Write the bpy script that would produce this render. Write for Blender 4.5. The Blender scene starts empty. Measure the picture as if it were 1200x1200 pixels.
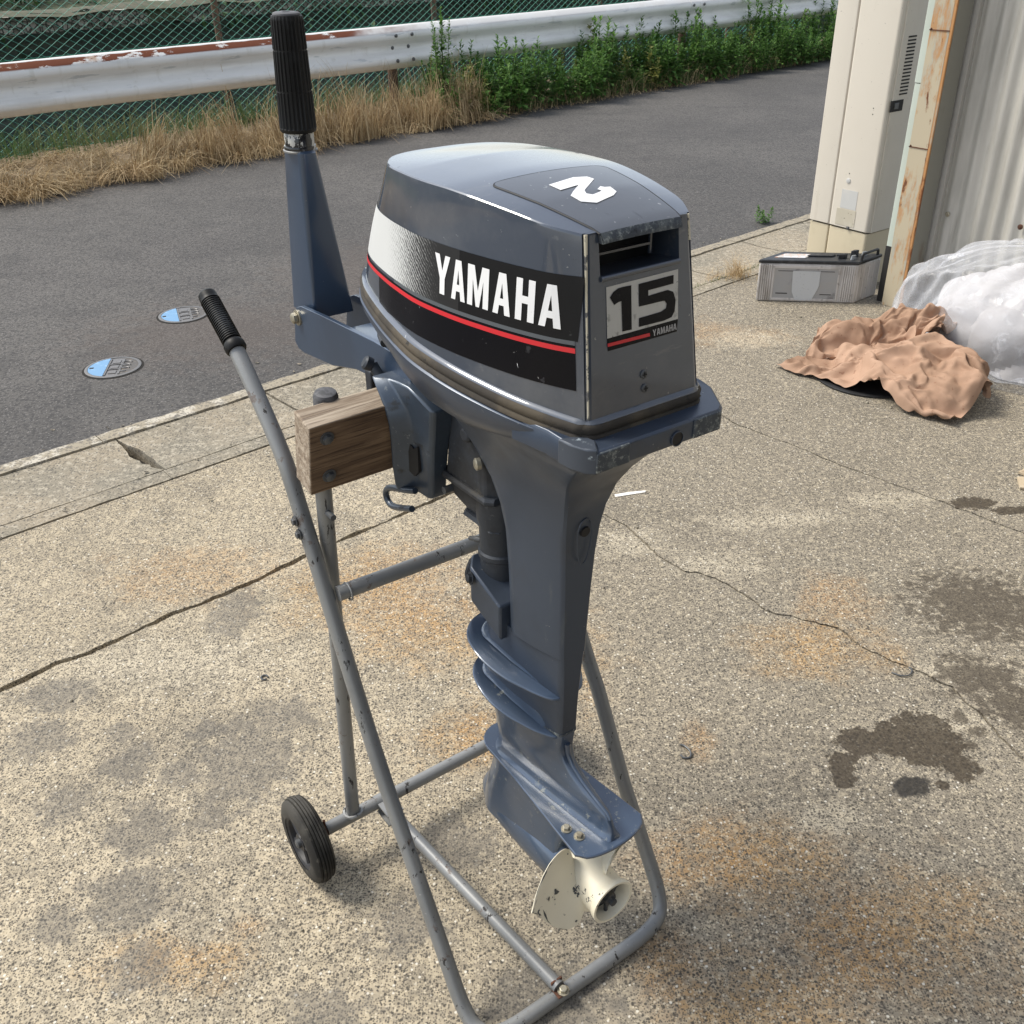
import bpy, bmesh, math, random
import numpy as np
from mathutils import Vector, Matrix, noise
from mathutils.geometry import tessellate_polygon
random.seed(7)
rng = np.random.default_rng(7)
R = math.radians
S = bpy.context.scene
COL = S.collection

# ------------------------------------------------------------------ camera
FPX = 1157.0
_d = np.array([49.0, 1926.0, FPX]); _d /= np.linalg.norm(_d)
_up = -_d
_fw = np.array([0, 0, 1.0]) - _up * _up[2]; _fw /= np.linalg.norm(_fw)
_rt = np.cross(_fw, _up)
RC = np.stack([_rt, _fw, _up])
cd = bpy.data.cameras.new('camera'); cam = bpy.data.objects.new('camera', cd); COL.objects.link(cam)
cd.sensor_width = 36; cd.sensor_fit = 'HORIZONTAL'; cd.lens = 36 * FPX / 1200; cd.clip_end = 400; cd.clip_start = .05
m = Matrix([[RC[i][0], -RC[i][1], -RC[i][2], 0] for i in range(3)] + [[0, 0, 0, 1]])
m.translation = Vector((0, 0, 1.55))
cam.matrix_world = m
S.camera = cam

# ------------------------------------------------------------------ sky, sun, exposure
SUN_AZ = Vector((-.88, .28, 0)).normalized(); SUN_EL = R(52)
sun_dir = Vector((SUN_AZ.x * math.cos(SUN_EL), SUN_AZ.y * math.cos(SUN_EL), math.sin(SUN_EL)))
w = bpy.data.worlds.new('World'); S.world = w; w.use_nodes = True
nt = w.node_tree; bg = nt.nodes['Background']
sk = nt.nodes.new('ShaderNodeTexSky'); sk.sky_type = 'NISHITA'; sk.sun_disc = False
sk.sun_elevation = SUN_EL; sk.sun_rotation = math.atan2(SUN_AZ.x, SUN_AZ.y); sk.dust_density = .8; sk.air_density = 1.0
hs_ = nt.nodes.new('ShaderNodeHueSaturation'); hs_.inputs['Saturation'].default_value = .42
nt.links.new(sk.outputs[0], hs_.inputs['Color']); nt.links.new(hs_.outputs[0], bg.inputs[0]); bg.inputs[1].default_value = .15
sl = bpy.data.lights.new('sun', 'SUN'); sl.energy = 2.5; sl.angle = R(20); sl.color = (1, .94, .84)
so = bpy.data.objects.new('sun', sl); COL.objects.link(so); so.location = (-5, 2, 9)
so.rotation_euler = sun_dir.to_track_quat('Z', 'Y').to_euler()
S.view_settings.view_transform = 'Standard'; S.view_settings.look = 'None'; S.view_settings.gamma = 1
S.view_settings.use_curve_mapping = False
S.view_settings.exposure = 0.70

# ------------------------------------------------------------------ node helpers
def nmath(nt, op, a, b=None, c=None, clamp=False):
    n = nt.nodes.new('ShaderNodeMath'); n.operation = op; n.use_clamp = clamp
    for i, v in enumerate((a, b, c)):
        if v is None: continue
        if hasattr(v, 'is_linked'): nt.links.new(v, n.inputs[i])
        else: n.inputs[i].default_value = v
    return n.outputs[0]
def ntex(nt, co, t, s, d=3, rough=.55, w_=0, out=None):
    if isinstance(s, (tuple, list)):
        mp = nt.nodes.new('ShaderNodeMapping'); mp.inputs['Scale'].default_value = s
        nt.links.new(co, mp.inputs[0]); co = mp.outputs[0]; s = 1
    if t == 'noise':
        n = nt.nodes.new('ShaderNodeTexNoise'); n.inputs['Scale'].default_value = s; n.inputs['Detail'].default_value = d
        n.inputs['Roughness'].default_value = rough; n.inputs['Distortion'].default_value = w_
        nt.links.new(co, n.inputs['Vector']); return n.outputs[out or 'Fac']
    if t in ('vor', 'vorcol', 'voredge'):
        n = nt.nodes.new('ShaderNodeTexVoronoi'); n.inputs['Scale'].default_value = s
        if t == 'voredge': n.feature = 'DISTANCE_TO_EDGE'
        nt.links.new(co, n.inputs['Vector'])
        if t == 'vorcol':
            sp = nt.nodes.new('ShaderNodeSeparateColor'); nt.links.new(n.outputs['Color'], sp.inputs[0]); return sp.outputs[0]
        return n.outputs['Distance']
    if t == 'wave':
        n = nt.nodes.new('ShaderNodeTexWave'); n.inputs['Scale'].default_value = s; n.inputs['Distortion'].default_value = w_
        n.inputs['Detail'].default_value = d; nt.links.new(co, n.inputs['Vector']); return n.outputs['Fac']
    if t == 'rand':
        n = nt.nodes.new('ShaderNodeNewGeometry'); return n.outputs['Random Per Island']
def nramp(nt, f, lo, hi):
    n = nt.nodes.new('ShaderNodeMapRange'); n.interpolation_type = 'SMOOTHSTEP'
    n.inputs['From Min'].default_value = lo; n.inputs['From Max'].default_value = hi
    if lo > hi:
        n.inputs['From Min'].default_value = hi; n.inputs['From Max'].default_value = lo
        n.inputs['To Min'].default_value = 1; n.inputs['To Max'].default_value = 0
    nt.links.new(f, n.inputs['Value']); return n.outputs[0]
def nmix(nt, f, a, b):
    n = nt.nodes.new('ShaderNodeMix'); n.data_type = 'RGBA'
    for i, v in ((0, f), (6, a), (7, b)):
        if hasattr(v, 'is_linked'): nt.links.new(v, n.inputs[i])
        elif i == 0: n.inputs[0].default_value = v
        else: n.inputs[i].default_value = (*v, 1)
    return n.outputs[2]
def nblobs(nt, co, blobs, warp=.5, wscale=14, edge=.25, flat=True):
    """union of ragged elliptical stains: (x, y, rx, ry)"""
    best = None
    for x, y, rx, ry in blobs:
        a = nt.nodes.new('ShaderNodeVectorMath'); a.operation = 'SUBTRACT'; nt.links.new(co, a.inputs[0]); a.inputs[1].default_value = (x, y, 0)
        b = nt.nodes.new('ShaderNodeVectorMath'); b.operation = 'MULTIPLY'; nt.links.new(a.outputs[0], b.inputs[0]); b.inputs[1].default_value = (1 / rx, 1 / ry, 0)
        c = nt.nodes.new('ShaderNodeVectorMath'); c.operation = 'LENGTH'; nt.links.new(b.outputs[0], c.inputs[0])
        best = c.outputs['Value'] if best is None else nmath(nt, 'MINIMUM', best, c.outputs['Value'])
    nz = ntex(nt, co, 'noise', wscale, 5, .65)
    d = nmath(nt, 'ADD', best, nmath(nt, 'MULTIPLY', nmath(nt, 'SUBTRACT', nz, .5), warp * 2.4))
    return nramp(nt, d, 1 + edge, 1 - edge)

MATS = {}
def mat(name, col, rough=.5, metal=0., layers=(), bump=(), coat=0., spec=.5, extra=None, coatrough=.1, trans=0):
    """principled material: base colour, then layers mixed over it by procedural masks, then bumps"""
    mt = bpy.data.materials.new(name); mt.use_nodes = True; MATS[name] = mt
    nt = mt.node_tree; bs = nt.nodes['Principled BSDF']
    tc = nt.nodes.new('ShaderNodeTexCoord'); co = tc.outputs['Object']
    c = None; rr = rough
    for L in layers:
        if L.get('blobs'): f = nblobs(nt, co, L['blobs'], L.get('warp', .5), L.get('ws', 14), L.get('edge', .25))
        elif L.get('axis'):
            sp = nt.nodes.new('ShaderNodeSeparateXYZ'); nt.links.new(co, sp.inputs[0])
            f = sp.outputs['XYZ'.index(L['axis'])]
            if L.get('jit'):
                f = nmath(nt, 'ADD', f, nmath(nt, 'MULTIPLY', nmath(nt, 'SUBTRACT', ntex(nt, co, 'noise', L['js'], 4, .6), .5), L['jit']))
            f = nramp(nt, f, L['lo'], L['hi'])
        else:
            f = ntex(nt, co, L.get('t', 'noise'), L.get('s', 5), L.get('d', 4), L.get('rg', .6), L.get('w', 0))
            f = nramp(nt, f, L.get('lo', .45), L.get('hi', .6))
        if L.get('and'):
            q = L['and']
            if q.get('blobs'): g = nblobs(nt, co, q['blobs'], q.get('warp', .5), q.get('ws', 14), q.get('edge', .25))
            elif q.get('axis'):
                sp = nt.nodes.new('ShaderNodeSeparateXYZ'); nt.links.new(co, sp.inputs[0])
                g = nramp(nt, sp.outputs['XYZ'.index(q['axis'])], q['lo'], q['hi'])
            else: g = nramp(nt, ntex(nt, co, q.get('t', 'noise'), q['s'], q.get('d', 3)), q['lo'], q['hi'])
            f = nmath(nt, 'MULTIPLY', f, g)
        f = nmath(nt, 'MULTIPLY', f, L.get('a', 1.0))
        c = nmix(nt, f, c if c is not None else col, L['c'])
        if 'r' in L:
            n = nt.nodes.new('ShaderNodeMix'); n.data_type = 'FLOAT'; nt.links.new(f, n.inputs[0])
            if hasattr(rr, 'is_linked'): nt.links.new(rr, n.inputs[2])
            else: n.inputs[2].default_value = rr
            n.inputs[3].default_value = L['r']; rr = n.outputs[0]
    if c is None: bs.inputs['Base Color'].default_value = (*col, 1)
    else: nt.links.new(c, bs.inputs['Base Color'])
    if hasattr(rr, 'is_linked'): nt.links.new(rr, bs.inputs['Roughness'])
    else: bs.inputs['Roughness'].default_value = rr
    bs.inputs['Metallic'].default_value = metal; bs.inputs['Coat Weight'].default_value = coat
    bs.inputs['Coat Roughness'].default_value = coatrough; bs.inputs['Coat IOR'].default_value = 1.62
    bs.inputs['Specular IOR Level'].default_value = spec
    prev = None
    for t, s, st, dist in bump:
        f = ntex(nt, co, t, s, 4, .6)
        b = nt.nodes.new('ShaderNodeBump'); b.inputs['Strength'].default_value = st; b.inputs['Distance'].default_value = dist
        nt.links.new(f, b.inputs['Height'])
        if prev is not None: nt.links.new(prev, b.inputs['Normal'])
        prev = b.outputs[0]
    if prev is not None: nt.links.new(prev, bs.inputs['Normal'])
    if extra: extra(nt, bs, co)
    return mt

# ------------------------------------------------------------------ mesh helpers
class MB:
    def __init__(s): s.v = []; s.f = []
    def add(s, vs, fs):
        o = len(s.v); s.v += [tuple(map(float, v)) for v in vs]; s.f += [tuple(i + o for i in f) for f in fs]; return s
    def box(s, c, d, M=None):
        vs = [Vector((c[0] + sx * d[0] / 2, c[1] + sy * d[1] / 2, c[2] + sz * d[2] / 2)) for sx in (-1, 1) for sy in (-1, 1) for sz in (-1, 1)]
        if M is not None: vs = [M @ v for v in vs]
        return s.add(vs, [(0, 1, 3, 2), (4, 6, 7, 5), (0, 4, 5, 1), (2, 3, 7, 6), (0, 2, 6, 4), (1, 5, 7, 3)])
    def loft(s, rings, closed=True, caps=True):
        n = len(rings[0]); o = len(s.v); fs = []
        for k in range(len(rings) - 1):
            for i in range(n if closed else n - 1):
                j = (i + 1) % n; a = k * n
                fs.append((a + i, a + j, a + n + j, a + n + i))
        if caps and closed:
            fs.append(tuple(range(n - 1, -1, -1))); e = (len(rings) - 1) * n; fs.append(tuple(e + i for i in range(n)))
        return s.add([p for r in rings for p in r], fs)
    def tube(s, path, r, n=14, caps=True, closed=False):
        P = [Vector(p) for p in path]; rr = r if isinstance(r, (list, tuple)) else [r] * len(P)
        t = [((P[min(i + 1, len(P) - 1)] - P[max(i - 1, 0)]).normalized()) for i in range(len(P))]
        a = t[0].orthogonal().normalized(); rings = []
        for i, p in enumerate(P):
            if i: a = (a - t[i] * a.dot(t[i])).normalized()
            b = t[i].cross(a)
            rings.append([p + (a * math.cos(2 * math.pi * k / n) + b * math.sin(2 * math.pi * k / n)) * rr[i] for k in range(n)])
        return s.loft(rings, True, caps)
    def lathe(s, prof, o, ax, n=32, caps=True):
        ax = Vector(ax).normalized(); a = ax.orthogonal().normalized(); b = ax.cross(a); o = Vector(o)
        rings = [[o + ax * h + (a * math.cos(2 * math.pi * k / n) + b * math.sin(2 * math.pi * k / n)) * r for k in range(n)] for h, r in prof]
        return s.loft(rings, True, caps)
    def prism(s, poly, fn, d0, d1):
        """poly: 2d points; fn(u, v, d) -> 3d; extruded from d0 to d1"""
        n = len(poly)
        tri = tessellate_polygon([[Vector((p[0], p[1], 0)) for p in poly]])
        vs = [fn(p[0], p[1], d0) for p in poly] + [fn(p[0], p[1], d1) for p in poly]
        fs = [tuple(t) for t in tri] + [tuple(n + i for i in reversed(t)) for t in tri]
        fs += [(i, (i + 1) % n, n + (i + 1) % n, n + i) for i in range(n)]
        return s.add(vs, fs)
    def sheet(s, poly, fn):
        tri = tessellate_polygon([[Vector((p[0], p[1], 0)) for p in poly]])
        return s.add([fn(p[0], p[1]) for p in poly], [tuple(t) for t in tri])
    def grid(s, nu, nv, fn, cu=False):
        vs = [fn(i / (nu if cu else nu - 1), j / (nv - 1)) for j in range(nv) for i in range(nu)]
        fs = []
        for j in range(nv - 1):
            for i in range(nu if cu else nu - 1):
                k = (i + 1) % nu; fs.append((j * nu + i, j * nu + k, (j + 1) * nu + k, (j + 1) * nu + i))
        return s.add(vs, fs)
    def mesh(s, name, mt, smooth=38, fix=True):
        me = bpy.data.meshes.new(name); me.from_pydata(s.v, [], s.f)
        if fix:
            bm = bmesh.new(); bm.from_mesh(me); bmesh.ops.recalc_face_normals(bm, faces=bm.faces); bm.to_mesh(me); bm.free()
        if mt is not None: me.materials.append(mt)
        if smooth:
            me.shade_smooth(); me.set_sharp_from_angle(angle=R(smooth))
        return me
    def build(s, name, mt, parent=None, smooth=38, bevel=0, seg=2, sub=0, fix=True):
        o = bpy.data.objects.new(name, s.mesh(name, mt, smooth, fix)); COL.objects.link(o)
        if parent is not None: o.parent = parent
        if sub:
            md = o.modifiers.new('s', 'SUBSURF'); md.levels = md.render_levels = sub
        if bevel:
            md = o.modifiers.new('b', 'BEVEL'); md.width = bevel; md.segments = seg; md.limit_method = 'ANGLE'; md.angle_limit = R(35)
        return o
def tag(o, label=None, cat=None, group=None, kind=None):
    for k, v in (('label', label), ('category', cat), ('group', group), ('kind', kind)):
        if v: o[k] = v
    return o
def empty(name, loc, rot=(0, 0, 0)):
    o = bpy.data.objects.new(name, None); COL.objects.link(o); o.location = loc; o.rotation_euler = rot; o.empty_display_size = .05
    return o
def link_copy(o, name, parent=None):
    c = o.copy(); c.name = name; COL.objects.link(c)
    if parent is not None: c.parent = parent
    return c
def catmull(P, k=6):
    P = [Vector(p) for p in P]; out = []
    for i in range(len(P) - 1):
        p0 = P[max(i - 1, 0)]; p1 = P[i]; p2 = P[i + 1]; p3 = P[min(i + 2, len(P) - 1)]
        for j in range(k):
            t = j / k
            out.append(.5 * ((2 * p1) + (p2 - p0) * t + (2 * p0 - 5 * p1 + 4 * p2 - p3) * t * t + (3 * p1 - p0 - 3 * p2 + p3) * t ** 3))
    out.append(P[-1]); return out
def fillet(P, r=.05, k=6):
    """polyline with rounded corners"""
    P = [Vector(p) for p in P]; out = [P[0]]
    for i in range(1, len(P) - 1):
        a, b, c = P[i - 1], P[i], P[i + 1]
        ra = min(r, (a - b).length * .45); rc = min(r, (c - b).length * .45)
        s0 = b + (a - b).normalized() * ra; s1 = b + (c - b).normalized() * rc
        for j in range(k + 1):
            t = j / k; out.append(s0 * (1 - t) ** 2 + b * 2 * t * (1 - t) + s1 * t * t)
    out.append(P[-1]); return out
def hexbolt(mb, o, ax, r=.006, h=.005, washer=True):
    if washer: mb.lathe([(0, r * 1.45), (.0015, r * 1.45)], o, ax, 20)
    mb.lathe([(.0012, r), (h, r), (h + .001, r * .8)], o, ax, 6)

# road frame: U along the road, N across it
U = Vector((.766, .643, 0)); N = Vector((-.643, .766, 0)); UP = Vector((0, 0, 1))
def RD(u, v, z=0.): return U * u + N * v + UP * z
# trolley / motor frame: local x aft, y across
AA = R(35); LW = Vector((math.cos(AA), math.sin(AA), 0)); LA = Vector((LW.y, -LW.x, 0)); LO = LA * -.98 + LW * .705
YAW = R(-55)
# ------------------------------------------------------------------ materials
GREY_ST = [(-1.090,1.792,.085,.06),(-1.064,1.649,.072,.066),(-.940,1.447,.055,.052),(-.892,1.662,.03,.03),(-.845,1.563,.064,.06),(-.726,1.534,.045,.043),(-.759,1.374,.07,.07),(-.728,1.222,.085,.07),(-.848,1.162,.043,.043),(-.665,1.072,.056,.053),(-.737,2.102,.062,.11),(-.59,1.56,.11,.14),(-.333,.984,.07,.04),(-.133,1.322,.075,.055),(-.203,1.143,.07,.055),(-.538,1.699,.08,.06),(.05,1.0,.12,.06),(-.62,1.40,.05,.03),(-.70,1.66,.04,.03)]
OIL_ST = [(.747,1.571,.055,.042),(.675,1.478,.026,.036),(.69,1.52,.03,.03),(.820,1.575,.05,.055),(.893,1.575,.075,.09),(.924,1.502,.046,.046),(.874,1.444,.017,.012),(1.398,2.562,.071,.034),(1.494,2.517,.06,.026)]
OIL2_ST = [(1.084,1.774,.09,.075),(1.14,1.67,.076,.088),(1.045,1.756,.039,.044),(1.2,2.05,.16,.14),(.99,1.64,.02,.02),(.975,1.55,.018,.014),(1.01,1.60,.02,.02)]
DARK_ST = [(.813,1.440,.04,.028)]
RUST_ST = [(.397,1.584,.03,.05),(.867,4.042,.12,.13),(1.037,3.979,.15,.09),(.293,1.268,.07,.06),(.245,1.054,.06,.065),(.581,1.094,.09,.085),(-.575,1.094,.023,.014),(-.497,1.152,.028,.018),(-.013,1.573,.04,.03),(-.088,1.628,.04,.055),(.848,2.102,.09,.095),(.394,1.285,.065,.08),(-.9,2.3,.2,.12),(-.3,2.2,.15,.2)]
ORANGE_ST = [(.68,1.10,.20,.11),(.40,.98,.16,.08),(.46,1.25,.14,.10),(-.10,1.60,.10,.09),(-.45,2.2,.16,.14),(-.62,1.08,.10,.05),(.05,1.9,.14,.16),(.75,1.9,.14,.10),(-.2,2.0,.18,.12)]
PALE_ST = [(.56,2.27,.12,.05),(.34,2.40,.09,.06),(1.0,1.80,.05,.025),(.95,1.62,.09,.03),(1.02,3.95,.16,.09),(.62,1.36,.08,.03),(.8,2.5,.2,.05),(-.85,1.9,.25,.1),(1.15,2.6,.12,.04)]
mat('concrete', (.485, .408, .285), .9, layers=[
    dict(s=1.3, d=6, lo=.44, hi=.68, c=(.36, .30, .205), a=.8),
    dict(axis='X', lo=-.55, hi=.5, jit=1.0, js=1.8, c=(.225, .198, .155), a=.85),
    dict(s=2.2, d=7, rg=.66, lo=.50, hi=.64, c=(.165, .143, .108), a=.55),
    dict(s=8, d=6, rg=.66, lo=.50, hi=.66, c=(.20, .172, .125), a=.5),
    dict(blobs=ORANGE_ST, c=(.43, .26, .10), a=.66, edge=.8, warp=1.5, ws=9),
    dict(blobs=RUST_ST, c=(.44, .24, .08), a=.42, edge=.7, warp=1.3),
    dict(blobs=PALE_ST, c=(.60, .53, .40), a=.55, edge=.7, warp=1.5, ws=16),
    dict(s=60, d=4, lo=.48, hi=.62, c=(.52, .445, .315), a=.5),
    dict(t='vorcol', s=95, lo=.2, hi=.95, c=(.20, .175, .135), a=.5),
    dict(t='vorcol', s=215, lo=.42, hi=.44, c=(.115, .10, .08), a=.8, **{'and': dict(t='vor', s=215, lo=.54, hi=.28)}),
    dict(t='vorcol', s=138, lo=.58, hi=.60, c=(.050, .045, .037), a=.88, **{'and': dict(t='vor', s=138, lo=.50, hi=.24)}),
    dict(t='vorcol', s=290, lo=.40, hi=.42, c=(.055, .048, .038), a=.8, **{'and': dict(t='vor', s=290, lo=.54, hi=.3)}),
    dict(t='vorcol', s=190, lo=.26, hi=.18, c=(.62, .54, .40), a=.6, **{'and': dict(t='vor', s=190, lo=.5, hi=.3)}),
    dict(t='vorcol', s=140, lo=.05, hi=.04, c=(.70, .66, .56), a=.8, **{'and': dict(t='vor', s=140, lo=.42, hi=.28)}),
    dict(blobs=GREY_ST, c=(.105, .098, .088), a=.50, edge=.34, warp=1.3, ws=26),
    dict(blobs=OIL2_ST, c=(.050, .038, .025), a=.72, edge=.4, warp=1.6, ws=30),
    dict(blobs=OIL_ST, c=(.040, .027, .013), a=.84, edge=.10, warp=1.0, ws=34, r=.6),
    dict(blobs=OIL_ST, c=(.020, .015, .009), a=.6, edge=.10, warp=1.0, ws=34, **{'and': dict(t='vor', s=108, lo=.5, hi=.25)}),
    dict(blobs=DARK_ST, c=(.014, .012, .010), a=.9, edge=.25, warp=.8, ws=34, r=.45),
], bump=[('vor', 104, .6, .0018), ('noise', 40, .4, .002), ('noise', 330, .5, .0009)])
mat('gutter_concrete', (.31, .262, .19), .92, layers=[
    dict(s=2.2, d=5, lo=.4, hi=.62, c=(.22, .20, .155), a=.8),
    dict(s=45, d=3, lo=.5, hi=.62, c=(.46, .41, .32), a=.6),
    dict(t='vorcol', s=110, lo=.55, hi=.57, c=(.10, .09, .075), a=.8, **{'and': dict(t='vor', s=110, lo=.46, hi=.32)}),
    dict(t='vorcol', s=190, lo=.5, hi=.52, c=(.09, .085, .07), a=.6, **{'and': dict(t='vor', s=190, lo=.5, hi=.36)}),
    dict(s=8, d=5, lo=.60, hi=.72, c=(.07, .07, .06), a=.45),
], bump=[('vor', 110, .4, .0015), ('noise', 30, .4, .003)])
mat('kerb_paint', (.31, .27, .20), .9, layers=[
    dict(s=11, d=6, rg=.68, lo=.47, hi=.54, c=(.50, .46, .38), a=.9, **{'and': dict(axis='X', lo=-.95, hi=-1.12)}),
    dict(s=25, d=6, lo=.56, hi=.64, c=(.13, .12, .10), a=.85),
    dict(t='vorcol', s=150, lo=.7, hi=.72, c=(.10, .09, .08), a=.6),
], bump=[('noise', 60, .4, .002)])
mat('asphalt', (.078, .073, .068), .88, layers=[
    dict(s=.55, d=6, lo=.42, hi=.60, c=(.105, .098, .090), a=.9),
    dict(s=3.2, d=5, lo=.5, hi=.7, c=(.058, .055, .052), a=.6),
    dict(t='vorcol', s=150, lo=.80, hi=.84, c=(.30, .29, .28), a=.55, **{'and': dict(t='vor', s=150, lo=.42, hi=.25)}),
    dict(t='vorcol', s=90, lo=.88, hi=.90, c=(.24, .22, .20), a=.5, **{'and': dict(t='vor', s=90, lo=.4, hi=.25)}),
    dict(t='vorcol', s=120, lo=.35, hi=.3, c=(.032, .031, .031), a=.7),
    dict(blobs=[(-1.3, 4.2, .5, .35), (-.6, 5.0, .5, .5)], c=(.10, .075, .06), a=.35, warp=1.2, edge=.7),
], bump=[('vor', 130, .5, .003), ('noise', 60, .4, .003)])
mat('dark_gap', (.018, .016, .013), 1.0)
mat('soil', (.20, .15, .09), .95, layers=[dict(s=12, d=6, lo=.45, hi=.6, c=(.30, .22, .13), a=.8), dict(s=60, d=4, lo=.5, hi=.62, c=(.045, .036, .025), a=.8)], bump=[('noise', 30, .7, .02)])
mat('earth_bank', (.055, .065, .03), .95, layers=[dict(s=5, d=6, lo=.45, hi=.6, c=(.03, .05, .018), a=.8), dict(s=22, d=5, lo=.5, hi=.65, c=(.11, .10, .055), a=.6)], bump=[('noise', 14, .8, .05)])
mat('water', (.012, .02, .018), .12, layers=[dict(s=2, d=3, lo=.4, hi=.7, c=(.02, .03, .022), a=.7)], bump=[('noise', 6, .15, .03)])
mat('bank_stone', (.15, .145, .115), .95, layers=[dict(t='vorcol', s=15, lo=.3, hi=.7, c=(.30, .28, .23), a=.8), dict(t='voredge', s=15, lo=.14, hi=.03, c=(.03, .034, .024), a=.95), dict(s=2, d=6, lo=.5, hi=.62, c=(.05, .065, .03), a=.8)], bump=[('vor', 15, .9, .06)])
mat('bank_wall', (.055, .075, .062), .9, layers=[dict(s=(2, 2, 9), d=5, lo=.45, hi=.62, c=(.09, .105, .08), a=.8), dict(s=3, d=6, lo=.55, hi=.68, c=(.02, .04, .018), a=.8)], bump=[('noise', 6, .6, .06)])
mat('bank_coping', (.12, .115, .08), .95, layers=[dict(s=5, d=5, lo=.45, hi=.62, c=(.09, .10, .06), a=.8)], bump=[('noise', 12, .5, .03)])
# paints of the outboard motor
chip = lambda s, lo, hi, c, a=.9, r=.6: dict(s=s, d=6, rg=.7, lo=lo, hi=hi, c=c, a=a, r=r)
mat('cowl_paint', (.042, .055, .080), .42, .25, layers=[
    dict(s=6, d=5, lo=.45, hi=.7, c=(.034, .044, .062), a=.7, r=.46),
    dict(s=(8, 8, 60), d=4, lo=.60, hi=.72, c=(.056, .068, .092), a=.4, r=.5),
    dict(s=160, d=4, lo=.70, hi=.74, c=(.40, .40, .39), a=.6),
    dict(s=2.6, d=7, rg=.68, lo=.50, hi=.68, c=(.15, .155, .16), a=.38, r=.6),
    dict(s=(40, 7, 40), d=6, rg=.7, lo=.60, hi=.68, c=(.16, .165, .17), a=.35, r=.6),
    dict(s=75, d=5, rg=.7, lo=.685, hi=.705, c=(.02, .022, .026), a=.7),
], bump=[('noise', 10, .05, .002), ('noise', 220, .05, .0006)], coat=1.0, coatrough=.06)
mat('hatch_paint', (.060, .066, .078), .48, .3, layers=[
    dict(s=5, d=6, lo=.45, hi=.7, c=(.085, .09, .10), a=.6, r=.55),
    dict(s=30, d=5, rg=.7, lo=.62, hi=.68, c=(.03, .033, .04), a=.5),
    dict(s=(20, 90, 20), d=5, lo=.66, hi=.71, c=(.02, .022, .027), a=.6),
    dict(s=120, d=4, lo=.67, hi=.71, c=(.38, .38, .37), a=.6)], bump=[('noise', 40, .08, .002)], coat=.7, coatrough=.16)
mat('worn_edge', (.052, .062, .075), .6, .2, layers=[
    dict(s=70, d=6, rg=.75, lo=.46, hi=.58, c=(.11, .125, .13), a=.9), dict(s=140, d=6, rg=.75, lo=.54, hi=.60, c=(.26, .28, .27), a=.8),
    dict(s=45, d=5, lo=.6, hi=.68, c=(.015, .016, .02), a=.8)], bump=[('noise', 120, .3, .002)])
mat('cap_paint', (.055, .066, .085), .5, .2, layers=[dict(s=55, d=6, rg=.75, lo=.55, hi=.63, c=(.40, .46, .50), a=.85, **{'and': dict(axis='Z', lo=1.051, hi=1.055)})], bump=[('noise', 90, .15, .001)])
mat('cream_primer', (.58, .53, .40), .8, layers=[dict(s=70, d=5, rg=.7, lo=.52, hi=.56, c=(.07, .075, .085), a=.9)])
mat('leg_paint', (.048, .065, .096), .42, .35, layers=[
    dict(s=5, d=5, lo=.45, hi=.68, c=(.039, .050, .068), a=.8, r=.5),
    dict(s=(30, 30, 5), d=5, lo=.62, hi=.74, c=(.10, .115, .125), a=.5, r=.6),
    dict(s=150, d=5, lo=.70, hi=.74, c=(.30, .31, .30), a=.6),
    dict(axis='Z', lo=.90, hi=1.03, jit=.12, js=14, c=(.042, .040, .038), a=.6, r=.7, **{'and': dict(s=9, lo=.4, hi=.58)}),
    dict(s=3, d=6, lo=.56, hi=.7, c=(.06, .056, .05), a=.45, r=.7),
    dict(blobs=[(.04, -.03, .02, .02)], c=(.12, .13, .13), a=0),
], bump=[('noise', 16, .08, .002), ('noise', 240, .06, .0006)], coat=.2, coatrough=.25)
mat('lower_paint', (.056, .086, .138), .38, .38, layers=[
    dict(s=6, d=5, lo=.45, hi=.68, c=(.042, .062, .096), a=.8, r=.45),
    dict(s=60, d=6, rg=.75, lo=.57, hi=.64, c=(.36, .36, .30), a=.75, r=.8, **{'and': dict(s=7, lo=.52, hi=.64)}),
    dict(s=200, d=5, lo=.68, hi=.72, c=(.35, .36, .35), a=.7),
    dict(s=2.5, d=6, lo=.55, hi=.7, c=(.04, .045, .05), a=.5)], bump=[('noise', 18, .08, .002), ('noise', 90, .08, .001)], coat=.8, coatrough=.14)
mat('tiller_paint', (.044, .072, .122), .38, .38, layers=[dict(s=5, d=5, lo=.45, hi=.68, c=(.036, .056, .092), a=.8, r=.42), dict(s=170, d=5, lo=.71, hi=.75, c=(.3, .32, .33), a=.7)], bump=[('noise', 16, .08, .002)], coat=.6, coatrough=.14)
mat('grimy_casting', (.034, .040, .050), .55, .25, layers=[
    dict(s=9, d=6, lo=.46, hi=.64, c=(.022, .021, .02), a=.8, r=.8), dict(s=30, d=6, lo=.6, hi=.68, c=(.075, .068, .055), a=.6, r=.9),
    dict(s=70, d=6, rg=.7, lo=.62, hi=.67, c=(.11, .12, .125), a=.5)], bump=[('noise', 60, .25, .003)])
mat('gasket_rubber', (.036, .030, .023), .85, layers=[dict(s=14, d=6, lo=.42, hi=.62, c=(.085, .068, .045), a=.8), dict(s=40, d=5, lo=.6, hi=.68, c=(.012, .011, .01), a=.9)], bump=[('noise', 90, .4, .002)])
mat('black_void', (.006, .006, .007), .6)
mat('vinyl_black', (.004, .004, .006), .24, spec=.18, layers=[dict(s=40, d=5, lo=.66, hi=.70, c=(.06, .06, .065), a=.5), dict(s=190, d=4, lo=.73, hi=.75, c=(.5, .5, .5), a=.7)])
mat('vinyl_white', (.80, .80, .80), .4, layers=[dict(s=90, d=4, lo=.70, hi=.73, c=(.4, .4, .4), a=.6)])
mat('vinyl_red', (.58, .022, .03), .32)
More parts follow.
